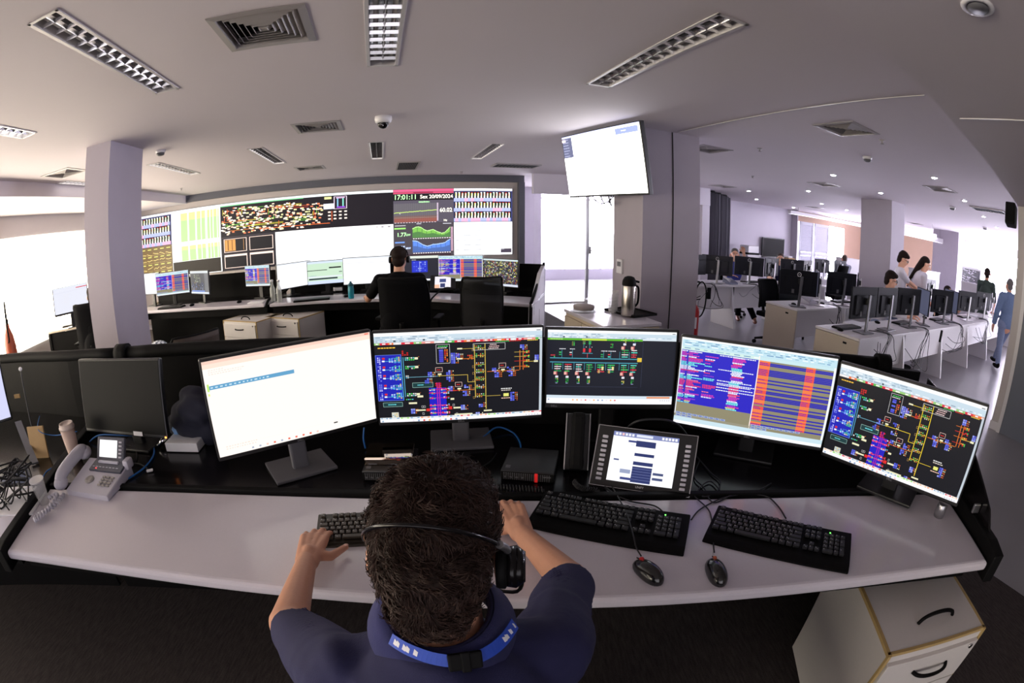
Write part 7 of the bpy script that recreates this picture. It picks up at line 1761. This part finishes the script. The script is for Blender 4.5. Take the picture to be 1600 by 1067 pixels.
# far headset man
w0, w1_ = at(572, 464, FZ + .03), at(655, 461, FZ + .03)
hm_ = seated('man in black shirt with cropped hair and headset at the far console', (624, 404), 4.86, (-.05, 1, 0), M_SKIN, M_BLACKC, M_BLACKC, M_HAIR, 'cap', sit=.45, shw=.205, wristpx=[w0 + Vector((.03, -.06, .01)), w1_], topcut=.75, face=True, drop=.19)
h2 = far(624, 404, 4.86); t = thing('headset', 'black headset on the cropped head of the far console man', 'headset', h2)
MB().tube([(.092 * math.cos(a), -.015, .03 + .092 * math.sin(a)) for a in [math.pi * k / 12 for k in range(13)]], .006, 6, sub=1).build('band', M_RUBBER, t)
for s in (-1, 1): MB().cyl((s * .078, 0, -.01), (s * .105, 0, -.01), .034, n=16).build('ear_cup', M_RUBBER, t)
# man at the window desk, mostly behind the pillar
hq = far(150, 470, 6.1)
seated('person in black top and light jeans mostly hidden behind the grey left pillar', (146, 462), 6.0, (-.5, .86, 0), M_SKIN, M_BLACKC, M_JEANS, M_HAIR, sit=.45, topcut=1.9, face=False)
office_chair('black office chair half hidden behind the grey left pillar', (hq.x + .02, hq.y - .05, .012), D(30), bw=.46, back_top=1.12)
# office people
hp_ = far(1148, 396, 8.85); hp_v = Vector((-hp_.x, -hp_.y, 0)).normalized()
seated('man with grey hair and bright blue shirt at the rear office row', (1148, 398), 9.3, (-.35, -.94, 0), M_SKIN2, M_BLUEC, M_BLACKC, M_HAIRG, 'short', topcut=.8, shoe=M_LEATHER, foot=at(1178, 506, 0), wristpx=[far(1162, 394, 9.05), at(1141, 430, .80)], wz=.79, drop=.18)
seated('man with short dark hair and navy shirt facing the camera at the rear office row', (1219.5, 405), 10.2, (-.55, -.83, 0), M_SKIN2, M_NAVY, M_BLACKC, M_HAIR2, 'short', topcut=1.0, drop=.18)
seated('boy with thick dark hair and glasses seated behind the aisle desk row monitors', (1392, 438), 7.2, (.55, -.83, 0), M_SKIN2, M_WHITEC, M_JEANS, M_HAIR, 'full', topcut=1.85, glasses=True, hf=(.80, -.55, -.25), drop=.18)
seated('person in grey shirt far back left of the near office pillar, seen from behind', (1319, 405), 14.3, (.2, 1, 0), M_SKIN2, M_GREYC, M_BLACKC, M_HAIR2, 'short', topcut=.9, face=False, drop=.18)
seated('person in dark green shirt far back to the left of the walking denim man', (1543, 428), 11.2, (.9, .3, 0), M_SKIN, M_GREENC, M_BLACKC, M_HAIR, 'short', topcut=.9, face=False, drop=.18)
seated('person behind the far pillar foot screen, only dark hair top and forearm showing', (1481, 457), 9.8, (-.25, -.97, 0), M_SKIN2, M_GREYC, M_BLACKC, M_HAIR, 'short', topcut=.9, drop=.18, wristpx=[far(1506, 480, 9.2), far(1486, 482, 9.2)])
def standing(label, head_px, dist, facing, skin, top, bottom, hairm, hairk, hz=None, lean=0.0, wr=None, topcut=.75, glasses=False, hf=None, step=.0, feet=None, face=True, shoe=M_RUBBER, top_r=0.0):
    hc = far(*head_px, dist); fd = Vector(facing).normalized(); sd = fd.cross(UP)
    nk = hc - UP * .14 - fd * .035; mid = nk - UP * .06 - fd * .01; hip = Vector((mid.x, mid.y, 0)) - fd * lean + UP * (hc.z * .545)
    sh = [mid - sd * .19, mid + sd * .19]
    if wr is None: wr = [s_ - UP * .50 + fd * .06 * (1 if i else -1) for i, s_ in enumerate(sh)]
    wr = [Vector(p) for p in wr]; el = [sh[i].lerp(wr[i], .52) - fd * .05 + sd * (.05 if i else -.05) for i in (0, 1)]
    hips = [hip - sd * .095, hip + sd * .095]; b = hip.copy(); b.z = .10
    an = feet or [b - sd * .11 + fd * step, b + sd * .11 - fd * step]; an = [Vector(a) for a in an]
    kn = [hips[i].lerp(an[i], .5) + fd * .03 for i in (0, 1)]
    return person(label, (hip.x, hip.y, 0), hc, hf or fd, nk, sh, el, wr, hips, kn, an, skin, top, topcut, bottom, shoe, hairm, hairk, glasses=glasses, face=face, top_r=top_r)
d1_ = far(1412, 405, 8.25); fw = Vector((.80, -.60, 0)).normalized()
standing('standing boy in white shirt with dark hair and glasses, looking down at his hands', (1411, 405.5), 8.25, fw, M_SKIN2, M_WHITEC, M_JEANS, M_HAIR, 'full', wr=[d1_ + fw * .24 - UP * .42 + Vector((.05, .08, 0)), d1_ + fw * .26 - UP * .40], topcut=1.2, glasses=True, hf=(.72, -.55, -.42))
d2_ = far(1446, 413, 8.6)
standing('standing woman in white top with long dark hair falling down her back', (1446, 413), 8.6, fw, M_SKIN2, M_WHITEC, M_BLACKC, M_HAIR, 'long', lean=.25, topcut=.7, hf=(.75, -.5, -.35), wr=[d2_ + fw * .2 - UP * .66, d2_ + fw * .1 - UP * .7])
fx = at(1557, 577, 0); dm = math.hypot(fx.x, fx.y) + .05
wd = Vector((.45, .89, 0)).normalized(); fs = wd.cross(UP)
h_ = far(1577, 446, dm)
standing('man in blue denim shirt and jeans walking away, partly hidden by the right wall end', (1577, 446), dm, wd, M_SKIN, M_DENIM, M_JEANS, M_HAIRG, 'cap', topcut=1.85, face=False, feet=[fx + UP * .10, fx + wd * .45 + fs * .2 + UP * .12], top_r=.012, wr=[h_ - UP * .72 - fs * .22 + wd * .12, h_ - UP * .72 + fs * .24 - wd * .1])
# ================================================================== LIGHT AND CAMERA
w = bpy.data.worlds.new('world'); sc.world = w; w.use_nodes = True
bg = w.node_tree.nodes['Background']; bg.inputs['Color'].default_value = (1.0, 0.945, 1.0, 1); bg.inputs['Strength'].default_value = 1.3
cam = bpy.data.cameras.new('camera'); co = bpy.data.objects.new('camera', cam); COL.objects.link(co)
co.location = EYE; co.rotation_euler = (math.pi / 2 - PITCH, 0, 0)
cam.type = 'PANO'; cam.sensor_width = 36; cam.sensor_height = 24; cam.clip_start = 0.01; cam.clip_end = 200
cam.panorama_type = 'FISHEYE_EQUISOLID'; cam.fisheye_lens = LENS; cam.fisheye_fov = math.pi
sc.camera = co
sc.view_settings.view_transform = 'Standard'; sc.view_settings.look = 'None'; sc.view_settings.gamma = 1; sc.view_settings.use_curve_mapping = False
sc.view_settings.exposure = 0.6
sc.cycles.use_denoising = True; sc.cycles.max_bounces = 7; sc.cycles.diffuse_bounces = 4; sc.cycles.glossy_bounces = 3; sc.cycles.transparent_max_bounces = 12
sc.cycles.sample_clamp_indirect = 6
